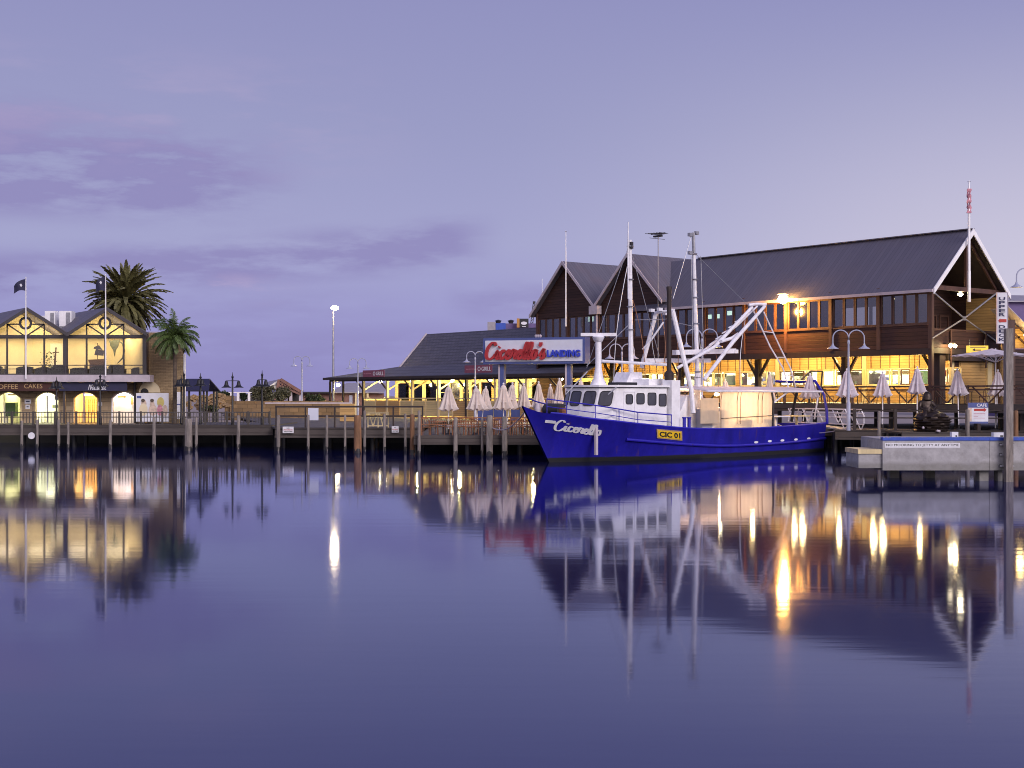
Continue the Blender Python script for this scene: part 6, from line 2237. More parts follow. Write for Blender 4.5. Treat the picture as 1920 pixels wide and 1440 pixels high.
# upper room
MB().prism([(xl, 0.5, F0 + .05), (xr, 0.5, F0 + .05), (xr - 2.5, 3.6, F0 + .05), (xl, 3.6, F0 + .05)], (0, 0, F1 - F0 - 0.05)).build('upper_floor', M['appliance'], cf)
MB().bx(xl - 3, xr - 1.6, 3.6, 3.7, F0, VZ).build('back_wall', M['cream'], cf)
for i, pk in enumerate(PKS):
    s_ = -1.25
    MB().prism([(xc(VLY[i]) + s_, 1.9, VZ - 0.05), (xc(VLY[i + 1]) + s_, 1.9, VZ - 0.05), (xc(pk) + s_, 1.9, PZ - 0.03)], (0, 0.1, 0)).build('gable_lining', M['cream'], cf)
MB().prism([(xr - 0.1, 0.12, F0), (xr, 0.12, F0), (xr - 2.6, 3.7, F0), (xr - 2.7, 3.7, F0)], (0, 0, VZ - F0)).build('end_wall', M['cream'], cf)
MB().bx(xc(60) + 0.0, xc(84), 3.5, 3.59, F1 + 0.4, Z(640, DC)).build('poster_panel', M['white_wall'], cf)
for i, pk in enumerate(PKS):
    for dx_ in (-1.2, 1.2):
        lamp('AREA', 75, (1.0, 0.74, 0.36), (xc(pk) + dx_ - 1.0, 1.9, VZ - 0.1), cf, (1.5, 2.0))
    lamp('AREA', 95, (1.0, 0.74, 0.34), (xc(pk), 0.3, VZ - 0.05), cf, (3.6, 0.5), rot=(math.radians(112), 0, 0))
# dark lower-room silhouettes: low bench seats along the glass
# ground floor: stone arches
AR = [(-70, -22, 'a'), (-24 + 3, 27, 'b'), (54, 99, 'c'), (127, 173, 'd'), (200, 245, 'e')]
GYc = 1.2
zs, zt2, zb2 = Z(747, DC), Z(735, DC), 1.4
ztop = Z(716, DC)
edges = [xl] + [v for a in AR for v in (xc(a[0]), xc(a[1]))] + [xc(262)]
for k in range(0, len(edges), 2):
    MB().bx(edges[k], edges[k + 1], GYc, GYc + 0.35, 1.1, zs).build('stone_pier', M['stone'], cf)
arc = []
mb = MB()
for a in AR:
    x0, x1 = xc(a[0]), xc(a[1])
    n = 10
    for k in range(n):
        u0, u1 = k / n, (k + 1) / n
        h0, h1 = zs + (zt2 - zs) * math.sin(PI * u0) ** 0.75, zs + (zt2 - zs) * math.sin(PI * u1) ** 0.75
        mb.prism([(x0 + (x1 - x0) * u0, GYc, h0), (x0 + (x1 - x0) * u1, GYc, h1), (x0 + (x1 - x0) * u1, GYc, ztop), (x0 + (x1 - x0) * u0, GYc, ztop)], (0, 0.35, 0))
for k in range(0, len(edges), 2):
    mb.bx(edges[k], edges[k + 1], GYc, GYc + 0.35, zs, ztop)
mb.build('arch_wall', M['stone'], cf)
for a in AR:
    x0, x1 = xc(a[0]), xc(a[1])
    pts = [(x0, GYc - 0.02, 1.5), (x0, GYc - 0.02, zs)] + [(x0 + (x1 - x0) * k / 10, GYc - 0.02, zs + (zt2 - zs) * math.sin(PI * k / 10) ** 0.75) for k in range(1, 10)] + [(x1, GYc - 0.02, zs), (x1, GYc - 0.02, 1.5)]
    MB().tube(pts, 0.045, 6).build('arch_trim', M['pale_timber'] if a[2] != 'e' else M['white'], cf)
ROOM = {'a': ((1, .9, .45), 150, 'white_wall'), 'b': ((1.0, 0.92, 0.40), 150, 'white_wall'), 'c': ((1.0, 1.0, 0.62), 320, 'white_wall'), 'd': ((1.0, 0.58, 0.18), 300, 'cream'), 'e': ((1.0, 0.86, 0.84), 230, 'white_wall')}
for k, a in enumerate(AR):
    x0, x1 = xc(a[0]) - 0.4, xc(a[1]) + 0.4
    colr, pw_, wm = ROOM[a[2]]
    dpt = 1.2 if a[2] == 'e' else 3.6
    MB().bx(x0, x1, GYc + dpt, GYc + dpt + 0.1, 1.1, ztop).build('room_wall', M[wm], cf)
    MB().bx(x1, x1 + 0.06, GYc + 0.36, GYc + dpt, 1.1, ztop).build('room_wall', M[wm], cf)
    lamp('AREA', pw_, colr, ((x0 + x1) / 2, GYc + dpt * 0.45, ztop - 0.15), cf, (1.4, 0.6 if a[2] == 'e' else 1.6))
    MB().bx((x0 + x1) / 2 - 0.25, (x0 + x1) / 2 + 0.25, GYc + 0.55, GYc + 0.75, zt2 - 0.22, zt2 - 0.12).build('ceiling_light', M['bulb_soft'] if a[2] in 'cd' else M['white'], cf)
# things seen inside the arches
MB().bx(xc(63), xc(82), GYc + 2.4, GYc + 2.6, Z(763, DC) - .1, Z(760, DC)).build('counter', M['appliance'], cf)
MB().bx(xc(80), xc(82), GYc + 2.4, GYc + 2.6, 1.4, Z(756, DC)).build('counter', M['appliance'], cf)
MB().bx(xc(58), xc(96), GYc + 2.0, GYc + 2.3, 1.4, Z(772, DC)).build('counter', M['counter'], cf)
MB().bx(xc(81), xc(97), GYc + 1.0, GYc + 1.2, Z(750, DC), Z(742, DC)).build('bulkhead', M['navy'], cf)
for px_ in (131, 139, 147, 156, 163):
    MB().ring([(xc(px_), GYc + 2.0, 1.9), (xc(px_ + 6.5), GYc + 2.0, 1.9), (xc(px_ + 6.5), GYc + 2.0, 3.0), (xc(px_), GYc + 2.0, 3.0)], [(xc(px_) + .05, GYc + 2, 1.95), (xc(px_ + 6.5) - .05, GYc + 2, 1.95), (xc(px_ + 6.5) - .05, GYc + 2, 2.95), (xc(px_) + .05, GYc + 2, 2.95)], (0, 0.06, 0)).build('inner_window_frame', M['ochre'], cf)
MB().bx(xc(204), xc(219), GYc + 0.8, GYc + 0.9, Z(746, DC), Z(742, DC)).build('awning_slat', M['orange'], cf)
for px_ in (227, 232, 238):
    MB().bx(xc(px_), xc(px_ + 3.5), GYc + 1.1, GYc + 1.15, Z(759, DC), Z(744, DC)).build('hanging_cloth', M['orange'] if px_ != 238 else M['pink'], cf)
MB().bx(xc(-20), xc(26), GYc + 2.6, GYc + 2.8, 1.4, Z(768, DC)).build('counter', M['counter'], cf)
MB().bx(xc(16), xc(24), GYc + 2.0, GYc + 2.2, Z(766, DC), Z(763, DC)).build('bulkhead', M['appliance'], cf)
MB().box((xc(0), GYc + 0.8, 2.3), (0.7, 0.5, 0.9)).build('indoor_plant', M['plant_green'], cf)
# signboards under the floor band
MB().bx(xl, xc(112), -0.25, -0.15, Z(733, DC), F0 - 0.02).build('sign_valance', M['wine'], cf)
MB().bx(xc(113), xc(240), -0.25, -0.15, Z(733, DC), F0 - 0.02).build('sign_valance', M['navy'], cf)
write('COFFEE', M['letter_gold'], cf, (xc(13), -0.26, Z(725, DC)), xc(36) - xc(-10), 8.5 / F * DC, 0.01, bold=0.0)
write('CAKES', M['letter_gold'], cf, (xc(65), -0.26, Z(724, DC)), xc(82) - xc(48), 8.5 / F * DC, 0.01)
script_write('Nautical', M['letter_white'], cf, lambda u, v: (Vector((xc(168) + u, -0.255, Z(731, DC) + v)), Vector((0, -0.03, 0))), xc(202) - xc(168), 10.5 / F * DC, 0.035, 1.0, 'script_lettering') if all(ch in SCRIPT for ch in 'Nautical') else None
for px_, zt_ in ((121.5, VZ), (245, F0), (262, F0)):
    MB().bx(xc(px_) - 0.06, xc(px_) + 0.06, -0.1 if px_ < 200 else 0.9, 0.02 if px_ < 200 else 1.05, 1.2, F0 if px_ < 200 else zt_).build('slim_column', M['trim_grey'] if px_ < 250 else M['white'], cf)
for (px0, px1, y0, y1) in ((34, 46, 749, 757), (35.5, 44, 759, 767), (173.5, 181, 754, 761)):
    MB().bx(xc(px0), xc(px1), GYc - 0.03, GYc - 0.002, Z(y1, DC), Z(y0, DC)).build('wall_notice', M['letter_white'], cf)
    MB().bx(xc(px0) + 0.08, xc(px1) - 0.08, GYc - 0.036, GYc - 0.031, Z((y0 + y1) / 2 + 1, DC), Z((y0 + y1) / 2 - 1, DC)).build('notice_mark', M['letter_navy'], cf)
# brick wing with niche
DW = 88.9
wg = thing('brick_wing', 'plain cream brick wing with a rounded arch beside the glazed gables', 'building', (0, DW, 0))
xw_ = lambda px_: X(px_, DW)
MB().prism([(xw_(279), 0, 1.0), (xw_(345), 0, 1.0), (xw_(345) - 2.6, 6, 1.0), (xw_(279) - 2.6, 6, 1.0)], (0, 0, Z(624, DW) - 1.0)).build('wall', M['brick'], wg)
MB().bx(xw_(258), xw_(279) - 0.002, 0.004, 1.0, 1.0, F0 - 0.03).build('wall', M['brick'], wg)
MB().bx(xw_(344.5), xw_(347.5), -0.06, 0.1, 1.0, Z(664, DW)).build('corner_trim', M['white'], wg)
MB().prism([(xw_(279), -0.04, Z(624, DW) + 0.002), (xw_(346), -0.04, Z(624, DW) + 0.002), (xw_(346) - 2.6, 6.05, Z(624, DW) + 0.002), (xw_(279) - 2.6, 6.05, Z(624, DW) + 0.002)], (0, 0, 0.07)).build('coping', M['lilac'], wg)
an_ = [(xw_(281) + 20 / F * DW * math.cos(t * PI / 12), -0.10, Z(736, DW) + 21 / F * DW * math.sin(t * PI / 12)) for t in range(13)]
MB().prism(an_, (0, 0.098, 0)).build('arch_panel', M['cream'], wg)
an_ = [(xw_(272) + 7.5 / F * DW * math.cos(t * PI / 12), -0.13, Z(736, DW) + 8 / F * DW * math.sin(t * PI / 12)) for t in range(13)]
MB().prism(an_, (0, 0.025, 0)).build('arch_opening', M['black'], wg)
# picture hoarding
hb_ = thing('picture_hoarding', 'long white hoarding printed with beige and yellow figures at the brick wing', 'hoarding', (xw_(263), DW - 1.0, Z(790, DW)))
hw_ = xw_(323) - xw_(263)
hh_ = Z(737, DW) - Z(790, DW)
MB().bx(0, hw_, 0, 0.1, 0, hh_).build('board', M['letter_white'], hb_)
for k_i, (cx0, cz0_, rx, rz_, m_) in enumerate(((0.24, 0.55, 0.085, 0.15, 'skin_tone'), (0.23, 0.30, 0.13, 0.22, 'cream'), (0.50, 0.52, 0.075, 0.14, 'skin_tone'), (0.52, 0.28, 0.13, 0.2, 'skin_tone'), (0.76, 0.62, 0.11, 0.18, 'print_yellow'), (0.74, 0.28, 0.09, 0.2, 'pink'), (0.9, 0.26, 0.08, 0.2, 'skin_tone'))):
    MB().prism([(hw_ * cx0 + hw_ * rx * math.cos(a * PI / 8), -0.006 - 0.004 * k_i, hh_ * (0.18 + 0.8 * cz0_) + hh_ * rz_ * math.sin(a * PI / 8)) for a in range(16)], (0, 0.003, 0)).build('printed_figure', M[m_], hb_)
for cx0 in (0.22, 0.5):
    MB().prism([(hw_ * cx0 + hw_ * .06 * math.cos(a * PI / 8), -0.045, hh_ * 0.74 + hh_ * 0.06 * math.sin(a * PI / 8)) for a in range(16)], (0, 0.003, 0)).build('printed_hair', M['bark'], hb_)
MB().bx(hw_ * 0.03, hw_ * 0.16, -0.006, -0.001, hh_ * 0.82, hh_ * 0.9).build('print_mark', M['sign_blue'], hb_)
wb_ = thing('white_panel', 'narrow white panel beyond the palm trunk at the brick corner', 'panel', (xw_(331.5), DW - .6, Z(785, DW)))
MB().bx(0, xw_(343) - xw_(331.5), 0, 0.06, 0, Z(735, DW) - Z(785, DW)).build('board', M['letter_white'], wb_)
MB().bx(0.08, 0.4, -0.006, -0.001, 0.9, 0.96).build('text_stripe', M['sign_blue'], wb_)
# roof plant between the two gables
for (px0, px1, y0, y1, yo, lab, kind) in ((84, 103, 583, 618, 3.0, 'slim white air-conditioning unit on the cafe roof', 0), (111, 134, 583, 612, 2.6, 'louvred white air-conditioning unit nearer the second gable', 1)):
    t = thing('air_conditioner', lab, 'air conditioner', (X(px0, DC + yo), DC + yo, Z(y1, DC + yo)), 0, 'air-conditioning units on the cafe roof')
    w_, h_ = X(px1, DC + yo) - X(px0, DC + yo), Z(y0, DC + yo) - Z(y1, DC + yo)
    MB().bx(0, w_, 0, 0.8, 0, h_).build('case', M['white'], t)
    MB().bx(w_ * 0.55, w_ * 0.9, -0.02, -0.002, h_ * 0.1, h_ * 0.9).build('louver_panel', M['steel'], t)
    MB().bx(0.02, w_ - .02, 0.02, 0.78, -0.5, -0.002).build('stand', M['steel'], t)
t = thing('roof_screen', 'low white screen wall behind the air-conditioning units', 'screen', (X(66, DC + 4), DC + 4, VZ - 0.3))
MB().bx(0, X(126, DC + 4) - X(66, DC + 4), 0, 0.1, 0, Z(592, DC + 4) - VZ + 0.3).build('panel', M['white'], t)
# things in the upper windows
rn = random.Random(9)
SOF = [(-10, 2, 'low dark bench seat inside the first glazed gable at the picture edge'), (30, 60, 'long dark bench seat under the first gable point'), (66, 96, 'dark bench seat below the white poster upstairs'), (97, 121, 'dark bench seat beside the centre column upstairs'),
       (131, 160, 'dark bench seat just past the centre column upstairs'), (168, 198, 'long dark bench seat under the second gable point'), (203, 230, 'low dark bench seat under the curved fish sculpture'), (246, 268, 'dark bench seat at the end wall upstairs')]
for px0, px1, lab in SOF:
    t = thing('bench_seat', lab, 'seat', (X(px0, DC + 1), DC + 1.0, F1), 0, 'bench seats in the upper room')
    w_ = X(px1, DC + 1) - X(px0, DC + 1)
    MB().bx(0, w_, 0.3, 0.9, 0, 0.42).build('seat', M['upholstery'], t)
    hh = rn.uniform(0.5, 0.72)
    MB().prism([(0, 0, 0), (w_, 0, 0), (w_, 0, hh * 0.9), (w_ * 0.7, 0, hh), (w_ * 0.25, 0, hh * 0.96), (0, 0, hh * 0.8)], (0, 0.29, 0)).build('backrest', M['upholstery'], t)
sm = thing('ship_model', 'dark model ship standing upstairs at the glass of the second gable', 'model ship', (X(182, DC + 2), DC + 2, Z(680, DC + 2)))
MB().prism([(-0.55, 0, 0), (0.4, 0, 0), (0.6, 0, 0.25), (-0.6, 0, 0.2)], (0, 0.2, 0)).build('hull', M['timber'], sm)
MB().prism([(-0.2, 0.05, 0.5), (0.4, 0.05, 0.45), (0.45, 0.05, 0.8), (-0.1, 0.05, 0.9), ], (0, 0.04, 0)).build('sail', M['navy'], sm)
MB().prism([(-0.25, 0.05, 0.92), (0.35, 0.05, 0.84), (0.1, 0.05, 1.15), (-0.2, 0.05, 1.05)], (0, 0.04, 0)).build('sail', M['navy'], sm)
MB().tube([(0, 0.1, 0.2), (0, 0.1, 1.3)], 0.025, 6).build('mast', M['timber'], sm)
MB().bx(-0.5, 0.5, 0, 0.3, -1.0, -0.004).build('stand', M['timber'], sm)
fs_ = thing('fish_sculpture', 'big dark curved fish sculpture hanging in the second gable window', 'sculpture', (X(214, DC + 2), DC + 2, Z(660, DC + 2)))
MB().prism([(-0.35, 0, 0.75), (0.35, 0, 0.8), (0.25, 0, 0.35), (0.08, 0, 0.1), (0.02, 0, -0.3), (-0.06, 0, 0.1), (-0.25, 0, 0.4)], (0, 0.12, 0)).build('body', M['appliance'], fs_)
MB().tube([(0.2, 0.05, 0.8), (0.55, 0.05, 0.55), (0.66, 0.05, 0.1), (0.55, 0.05, -0.4), (0.2, 0.05, -0.75)], [0.03, 0.05, 0.06, 0.06, 0.03], 8).build('tail', M['appliance'], fs_, True)
MB().tube([(0, 0.05, 0.75), (0, 0.05, 1.4)], 0.012, 5).build('hanging_wire', M['dark'], fs_)
md = thing('garment_stand', 'slim dark T-shaped garment stand in the first gable window', 'stand', (X(105, DC + 1.8), DC + 1.8, F1))
MB().tube([(0, 0, 0), (-0.08, 0, 0.9), (0, 0, 1.75)], [0.05, 0.07, 0.04], 8).build('body', M['timber'], md, True)
MB().tube([(-0.22, 0, 1.5), (0.2, 0, 1.52)], 0.035, 6).build('crossbar', M['timber'], md)
MB().lathe([(0.02, 1.72), (0.07, 1.78), (0.02, 1.86)], (0, 0, 0), 8).build('knob', M['timber'], md, True)
ip = thing('potted_plant', 'spindly potted plant next to the garment stand upstairs', 'plant', (X(91, DC + 1.8), DC + 1.8, F1))
MB().lathe([(0.14, 0), (0.2, 0.4), (0.18, 0.4), (0.02, 0.36)], (0, 0, 0), 10).build('pot', M['dark'], ip)
mb = MB()
for k in range(90):
    p = Vector((rn.gauss(0, 0.2), rn.gauss(0, 0.15), rn.uniform(0.5, 1.5)))
    d = Vector((rn.uniform(-1, 1), rn.uniform(-1, 1), rn.uniform(-0.4, 1))).normalized() * 0.16
    s_ = d.cross(Vector((0.3, 1, 0.2))).normalized() * 0.035
    mb.add([p, p + d * .5 + s_, p + d, p + d * .5 - s_], [(0, 1, 2, 3)])
mb.build('foliage', M['plant_green'], ip)
# flags
for (px_, D, y0, y1, yb, side, lab) in ((48.5, DC - 0.7, 521, 590, 710, -1, 'white flagpole with a dark flag on the first cafe gable'), (198, DC - 0.7, 516, 590, 705, -1, 'white flagpole with a dark limp flag before the palm crown')):
    t = thing('flagpole', lab, 'flagpole', (X(px_, D), D, Z(yb, D)), 0, 'flagpoles on the cafe')
    zt_ = Z(y0, D) - Z(yb, D)
    MB().lathe([(0.05, 0), (0.045, zt_ * 0.6), (0.03, zt_), (0.05, zt_ + 0.03), (0.01, zt_ + 0.07)], (0, 0, 0), 8).build('pole', M['white'], t, True)
    vs, fs = [], []
    nx, nz = 10, 6
    W_, H_ = (0.75, 0.75) if px_ < 100 else (0.62, 0.95)
    for i in range(nx + 1):
        for k in range(nz + 1):
            u, v = i / nx, k / nz
            vs.append((side * (0.04 + u * W_), 0.10 * math.sin(u * 7 + v * 2) * u, zt_ - 0.08 - v * H_ * (1 - 0.35 * u) - u * u * 0.45))
    for i in range(nx):
        for k in range(nz):
            a = i * (nz + 1) + k
            fs.append((a, a + 1, a + nz + 2, a + nz + 1))
    fl_ = MB().add(vs, fs).build('flag', M['flag'], t, True)
    MB().prism([(side * (0.30 + 0.09 * math.cos(a)), -0.02 - 0.03, zt_ - 0.48 + 0.12 * math.sin(a)) for a in (0.3, 1.7, 3.2, 4.6)], (0, 0.01, 0)).build('flag_emblem', M['letter_white'], fl_)
# poles on the big restaurant
for (px_, y0, y1, loc_y, thick, lab, kind) in ((1061, 432, 612, -0.75, 0.06, 'bare white flagpole on the first pointed gable', 0), (1817, 338, 566, 0, 0.10, 'thick white flagpole at the open end gable with a furled pink flag', 1)):
    if kind:
        p0, p1 = FA.on(px_, y1, 0, 0.75), FA.on(px_, y0, 0, 0.75)
    else:
        p0, p1 = FA.on(px_, y1, 1, loc_y), FA.on(px_, y0, 1, loc_y)
    t = thing('flagpole', lab, 'flagpole', FA.w(p0), FA.rz, 'flagpoles on the big restaurant')
    h_ = p1.z - p0.z
    MB().lathe([(thick, 0), (thick, h_ * 0.25), (thick * .85, h_ * 0.26), (thick * 0.75, h_ * 0.7), (thick * 0.4, h_ - 0.05), (0.01, h_)], (0, 0, 0), 10).build('pole', M['white'], t, True)
    MB().tube([(-0.1, 0, h_ - 0.08), (0.1, 0, h_ - 0.08)], 0.02, 5).build('truck', M['steel'], t)
    if kind:
        vs, fs = [], []
        for k in range(22):
            z = h_ * 0.93 - k * (h_ * 0.20) / 21
            for i in range(10):
                a = 2 * PI * i / 10
                rr = 0.10 * (1 + 0.5 * math.sin(3 * a + k * 0.7)) + 0.03 * math.sin(k * 1.3)
                vs.append((rr * math.cos(a), rr * math.sin(a), z))
        for k in range(21):
            for i in range(10):
                j2 = (i + 1) % 10
                fs.append((k * 10 + i, k * 10 + j2, (k + 1) * 10 + j2, (k + 1) * 10 + i))
        MB().add(vs, fs).build('flag', M['pink'], t, True)


# ------------------------------------------------------------------ palms
def palm(name, lab, c, base_z, trunk_r, nf, length, droop, mt, seed, leaflet, dry=None, up=1.0, width=0.07, ll0=0.17):
    rn = random.Random(seed)
    t = thing(name, lab, 'palm', (c[0], c[1], base_z))
    zt = c[2] - base_z
    pr = []
    for k in range(26):
        z = zt * k / 25
        pr.append((trunk_r * (1.25 - 0.3 * min(1, z / 1.0) + 0.06 * (k % 2)) * (1 if k < 23 else 1.25), z))
    MB().lathe(pr, (0, 0, 0), 12).build('trunk', M['bark'], t, True)
    mb = MB()
    cap = Vector((0, 0, zt))
    for i in range(nf):
        f_ = i / nf
        az = i * 2.39996 + rn.uniform(-0.25, 0.25)
        # from upright young fronds to hanging old ones
        el = math.radians(82 - 112 * f_ ** 0.85 * up + rn.uniform(-9, 9))
        L_ = length * rn.uniform(0.85, 1.08) * (0.82 + 0.18 * math.sin(PI * min(1, f_ + 0.25)))
        d = Vector((math.cos(az) * math.cos(el), math.sin(az) * math.cos(el), math.sin(el)))
        p = cap + d * trunk_r * 0.6
        pts = []
        seg = 16
        for k in range(seg + 1):
            pts.append(p.copy())
            d = (d + Vector((0, 0, -droop * (0.35 + k / seg) / seg))).normalized()
            p = p + d * (L_ / seg)
        mb.mi = 1 if (dry and f_ > 0.86) else 0
        mb.tube(pts, [0.035 * (1 - 0.8 * k / seg) + 0.006 for k in range(seg + 1)], 4)
        m_ = int(seg * leaflet)
        for k in range(3, m_ + 1):
            u = k / m_ * seg
            a = min(seg - 1, int(u))
            q = pts[a].lerp(pts[a + 1], u - a)
            tang = (pts[a + 1] - pts[a]).normalized()
            side = tang.cross(Vector((0, 0, 1)))
            if side.length < 0.05:
                side = Vector((math.sin(az), -math.cos(az), 0))
            side.normalize()
            upv = side.cross(tang)
            ll = L_ * ll0 * math.sin(PI * min(0.97, 0.12 + 0.86 * k / m_)) ** 0.6 * rn.uniform(0.8, 1.1)
            for s_ in (-1, 1):
                dd = (side * s_ * (0.55 if ll0 < .15 else 0.8) + tang * 0.85 + upv * rn.uniform(-0.1, 0.35) + Vector((0, 0, -0.15 - 0.3 * droop * rn.random()))).normalized()
                wv = tang.cross(dd).cross(dd).normalized() * width * 0.5 if rn.random() < 0.5 else tang * width * 0.45
                e_ = q + dd * ll + Vector((0, 0, -0.10 * ll * droop))
                mid = q + dd * ll * 0.5
                mb.add([q, mid + wv, e_, mid - wv], [(0, 1, 2, 3)])
    mb.build('crown', [M[mt], M[dry or mt]], t)
    return t


pc = P(236, 566, 118)
palm('date_palm', 'huge dark date palm with a round crown behind the second cafe gable', pc, 1.1, 0.55, 190, 3.65, 1.25, 'frond', 4, 4.0, 'frond_dry', 1.38, 0.22, 0.115)
pq = P(328, 634, 86.5)
palm('queen_palm', 'slender green palm with drooping feathery fronds before the brick wing', pq, 1.3, 0.13, 52, 1.95, 2.2, 'frond_green', 8, 4.2, None, 0.95, 0.035, 0.24)

# ------------------------------------------------------------------ shore beyond
sh = thing('shelter', 'small shelter with a dark blue hipped roof by the brick wing', 'shelter', (X(370, 96), 96, 1.1))
sx = lambda px_: X(px_, 96) - X(370, 96)
zr0, zr1 = Z(734, 96) - 1.1, Z(712, 96) - 1.1
MB().prism([(sx(342), -1.2, zr0), (sx(399), -1.2, zr0), (sx(390), 0.6, zr1), (sx(345), 0.6, zr1)], (0, 0, 0.08)).prism([(sx(342), 2.4, zr0), (sx(399), 2.4, zr0), (sx(390), 0.6, zr1), (sx(345), 0.6, zr1)], (0, 0, 0.08)).build('roof', M['navy'], sh)
for px_ in (361, 388, 394):
    for y_ in (-1.0, 2.2):
        MB().bx(sx(px_) - 0.06, sx(px_) + 0.06, y_ - 0.06, y_ + 0.06, 0, zr0 + 0.02).build('post', M['dark'], sh)


def boulder(r, seed):
    rn = random.Random(seed)
    mb = MB()
    from mathutils import noise
    n, m_ = 22, 14
    off = Vector((rn.uniform(0, 50), rn.uniform(0, 50), rn.uniform(0, 50)))
    sx_, sz_ = rn.uniform(0.85, 1.3), rn.uniform(0.55, 0.85)
    vs, fs = [], []
    for i in range(m_ + 1):
        a = PI * i / m_
        for k in range(n):
            t = 2 * PI * k / n
            v = Vector((math.sin(a) * math.cos(t), math.sin(a) * math.sin(t), math.cos(a)))
            # flat, broken faces: cell noise pulls the surface into facets
            d = 1 + 0.42 * (noise.cell(v * 1.7 + off) - 0.5) + 0.35 * noise.noise(v * 1.3 + off) + 0.12 * noise.noise(v * 4 + off)
            v = v * (r * d)
            vs.append((v.x * sx_, v.y, v.z * sz_))
    for i in range(m_):
        for k in range(n):
            fs.append((i * n + k, i * n + (k + 1) % n, (i + 1) * n + (k + 1) % n, (i + 1) * n + k))
    mb.add(vs, fs)
    return mb


rn = random.Random(31)
RK = [(352, 757, 8), (362, 748, 10), (372, 758, 9), (383, 746, 10), (393, 757, 11), (402, 744, 11), (408, 758, 12), (416, 752, 10), (414, 742, 8), (424, 761, 8), (375, 764, 8), (392, 766, 9), (356, 765, 7)]
BL = 'golden rough boulder in the rock pile beyond the shelter'
for k, (px_, py_, rr) in enumerate(RK):
    D = 112 + (k % 3) * 1.5
    p = P(px_, py_, D)
    o = tag(boulder(rr / F * D, k).build('boulder', M['rock'], None, False), BL, 'boulder', 'boulders of the rock pile')
    o.location = p
    o.rotation_euler = (rn.uniform(-.3, .3), rn.uniform(-0.3, 0.3), rn.uniform(0, 6))
lw_ = thing('limestone_wall', 'low long golden limestone retaining wall along the shore', 'wall', (X(424, 118), 118, 1.1))
lx = lambda px_: X(px_, 118) - X(424, 118)
M['limestone'] = boards('golden_limestone_blocks', (0.24, 0.155, 0.075), 0.34, 2, var=0.5, groove=0.1, cut=(0, 0.8), dirt=((0.16, 0.11, 0.07), 0.6))
MB().bx(lx(424), lx(640), 0, 1.0, -0.2, Z(752, 118) - 1.1).build('wall', M['limestone'], lw_)
MB().bx(lx(436), lx(640), -1.0, -0.001, -0.2, Z(757, 118) - 1.1).build('step', M['limestone'], lw_)
MB().bx(lx(423), lx(434), -0.4, 1.2, -0.2, Z(742, 118) - 1.1).build('pillar', M['limestone'], lw_)
MB().bx(lx(500), lx(660), -0.9, -0.1, Z(757, 118) - 1.098, Z(754.5, 118) - 1.1).build('coping', M['lilac'], lw_)


def bush(lab, px_, py0, py1, wpx, D, mt, seed, nleaf=1500, base=None):
    rn = random.Random(seed)
    z0 = base if base is not None else Z(py1, D)
    t = thing('shrub', lab, 'shrub', (X(px_, D), D, z0), 0, 'shrubs on the shore')
    H = Z(py0, D) - z0
    R = wpx / 2 / F * D
    st = MB()
    for k in range(6):
        a = rn.uniform(0, 6.28)
        st.tube([(0.1 * math.cos(a), 0.1 * math.sin(a), 0), (R * 0.5 * math.cos(a), R * 0.4 * math.sin(a), H * 0.5), (R * 0.75 * math.cos(a), R * 0.6 * math.sin(a), H * 0.8)], [0.06, 0.04, 0.015], 5)
    st.build('stem', M['bark'], t)
    cl_ = [(rn.uniform(-0.75, 0.75) * R, rn.uniform(-0.6, 0.6) * R, H * rn.uniform(0.25, 0.8), rn.uniform(0.25, 0.42) * min(R, H)) for _ in range(13)]
    mb = MB()
    for k in range(nleaf):
        c = rn.choice(cl_)
        v = Vector((rn.gauss(0, 1), rn.gauss(0, 1), rn.gauss(0, 0.8)))
        v = v.normalized() * c[3] * rn.uniform(0.5, 1.1)
        p = Vector(c[:3]) + v
        if p.z < 0.02:
            continue
        d = Vector((rn.uniform(-1, 1), rn.uniform(-1, 1), rn.uniform(-0.5, 1))).normalized() * rn.uniform(0.12, 0.24)
        s_ = d.cross(Vector((rn.uniform(-1, 1), 1, 0.4))).normalized() * 0.06
        mb.add([p, p + d * 0.5 + s_, p + d, p + d * 0.5 - s_], [(0, 1, 2, 3)])
    mb.build('foliage', M[mt], t)
    return t


bush('tall grey-green shrub before the far hall, behind the last lantern post', 492, 722, 754, 46, 122, 'leaf', 1, 2400)
bush('low spreading grey shrub under the open gable of the far hall', 527, 728, 754, 44, 122.5, 'leaf', 2, 2200)
bush('dark green shrub between the rock pile and the limestone pillar', 417, 733, 756, 26, 121, 'leaf_dark', 3, 1300)
bush('small dark shrub next to the pale pergola posts', 455, 735, 754, 16, 124, 'leaf_dark', 4, 800)
bush('low green shrub at the end of the limestone wall by the verandah', 590, 741, 756, 34, 126, 'leaf_dark', 5, 1300)
bush('low green plants at the foot of the rock pile', 392, 762, 772, 40, 108, 'leaf_dark', 6, 1000)
# pergola posts
pg = thing('pergola', 'pale pergola posts with a thin beam by the limestone wall', 'pergola', (X(446, 121), 121, 1.1))
for px_ in (434, 446.5, 467):
    q = X(px_, 121) - X(446, 121)
    MB().bx(q - 0.10, q + 0.10, -0.08, 0.08, 0, Z(736.5, 121) - 1.1).build('post', M['white'], pg)
MB().bx(X(429, 121) - X(446, 121), X(472, 121) - X(446, 121), -0.1, 0.1, Z(736.5, 121) - 1.099, Z(735, 121) - 1.1).build('beam', M['white'], pg)
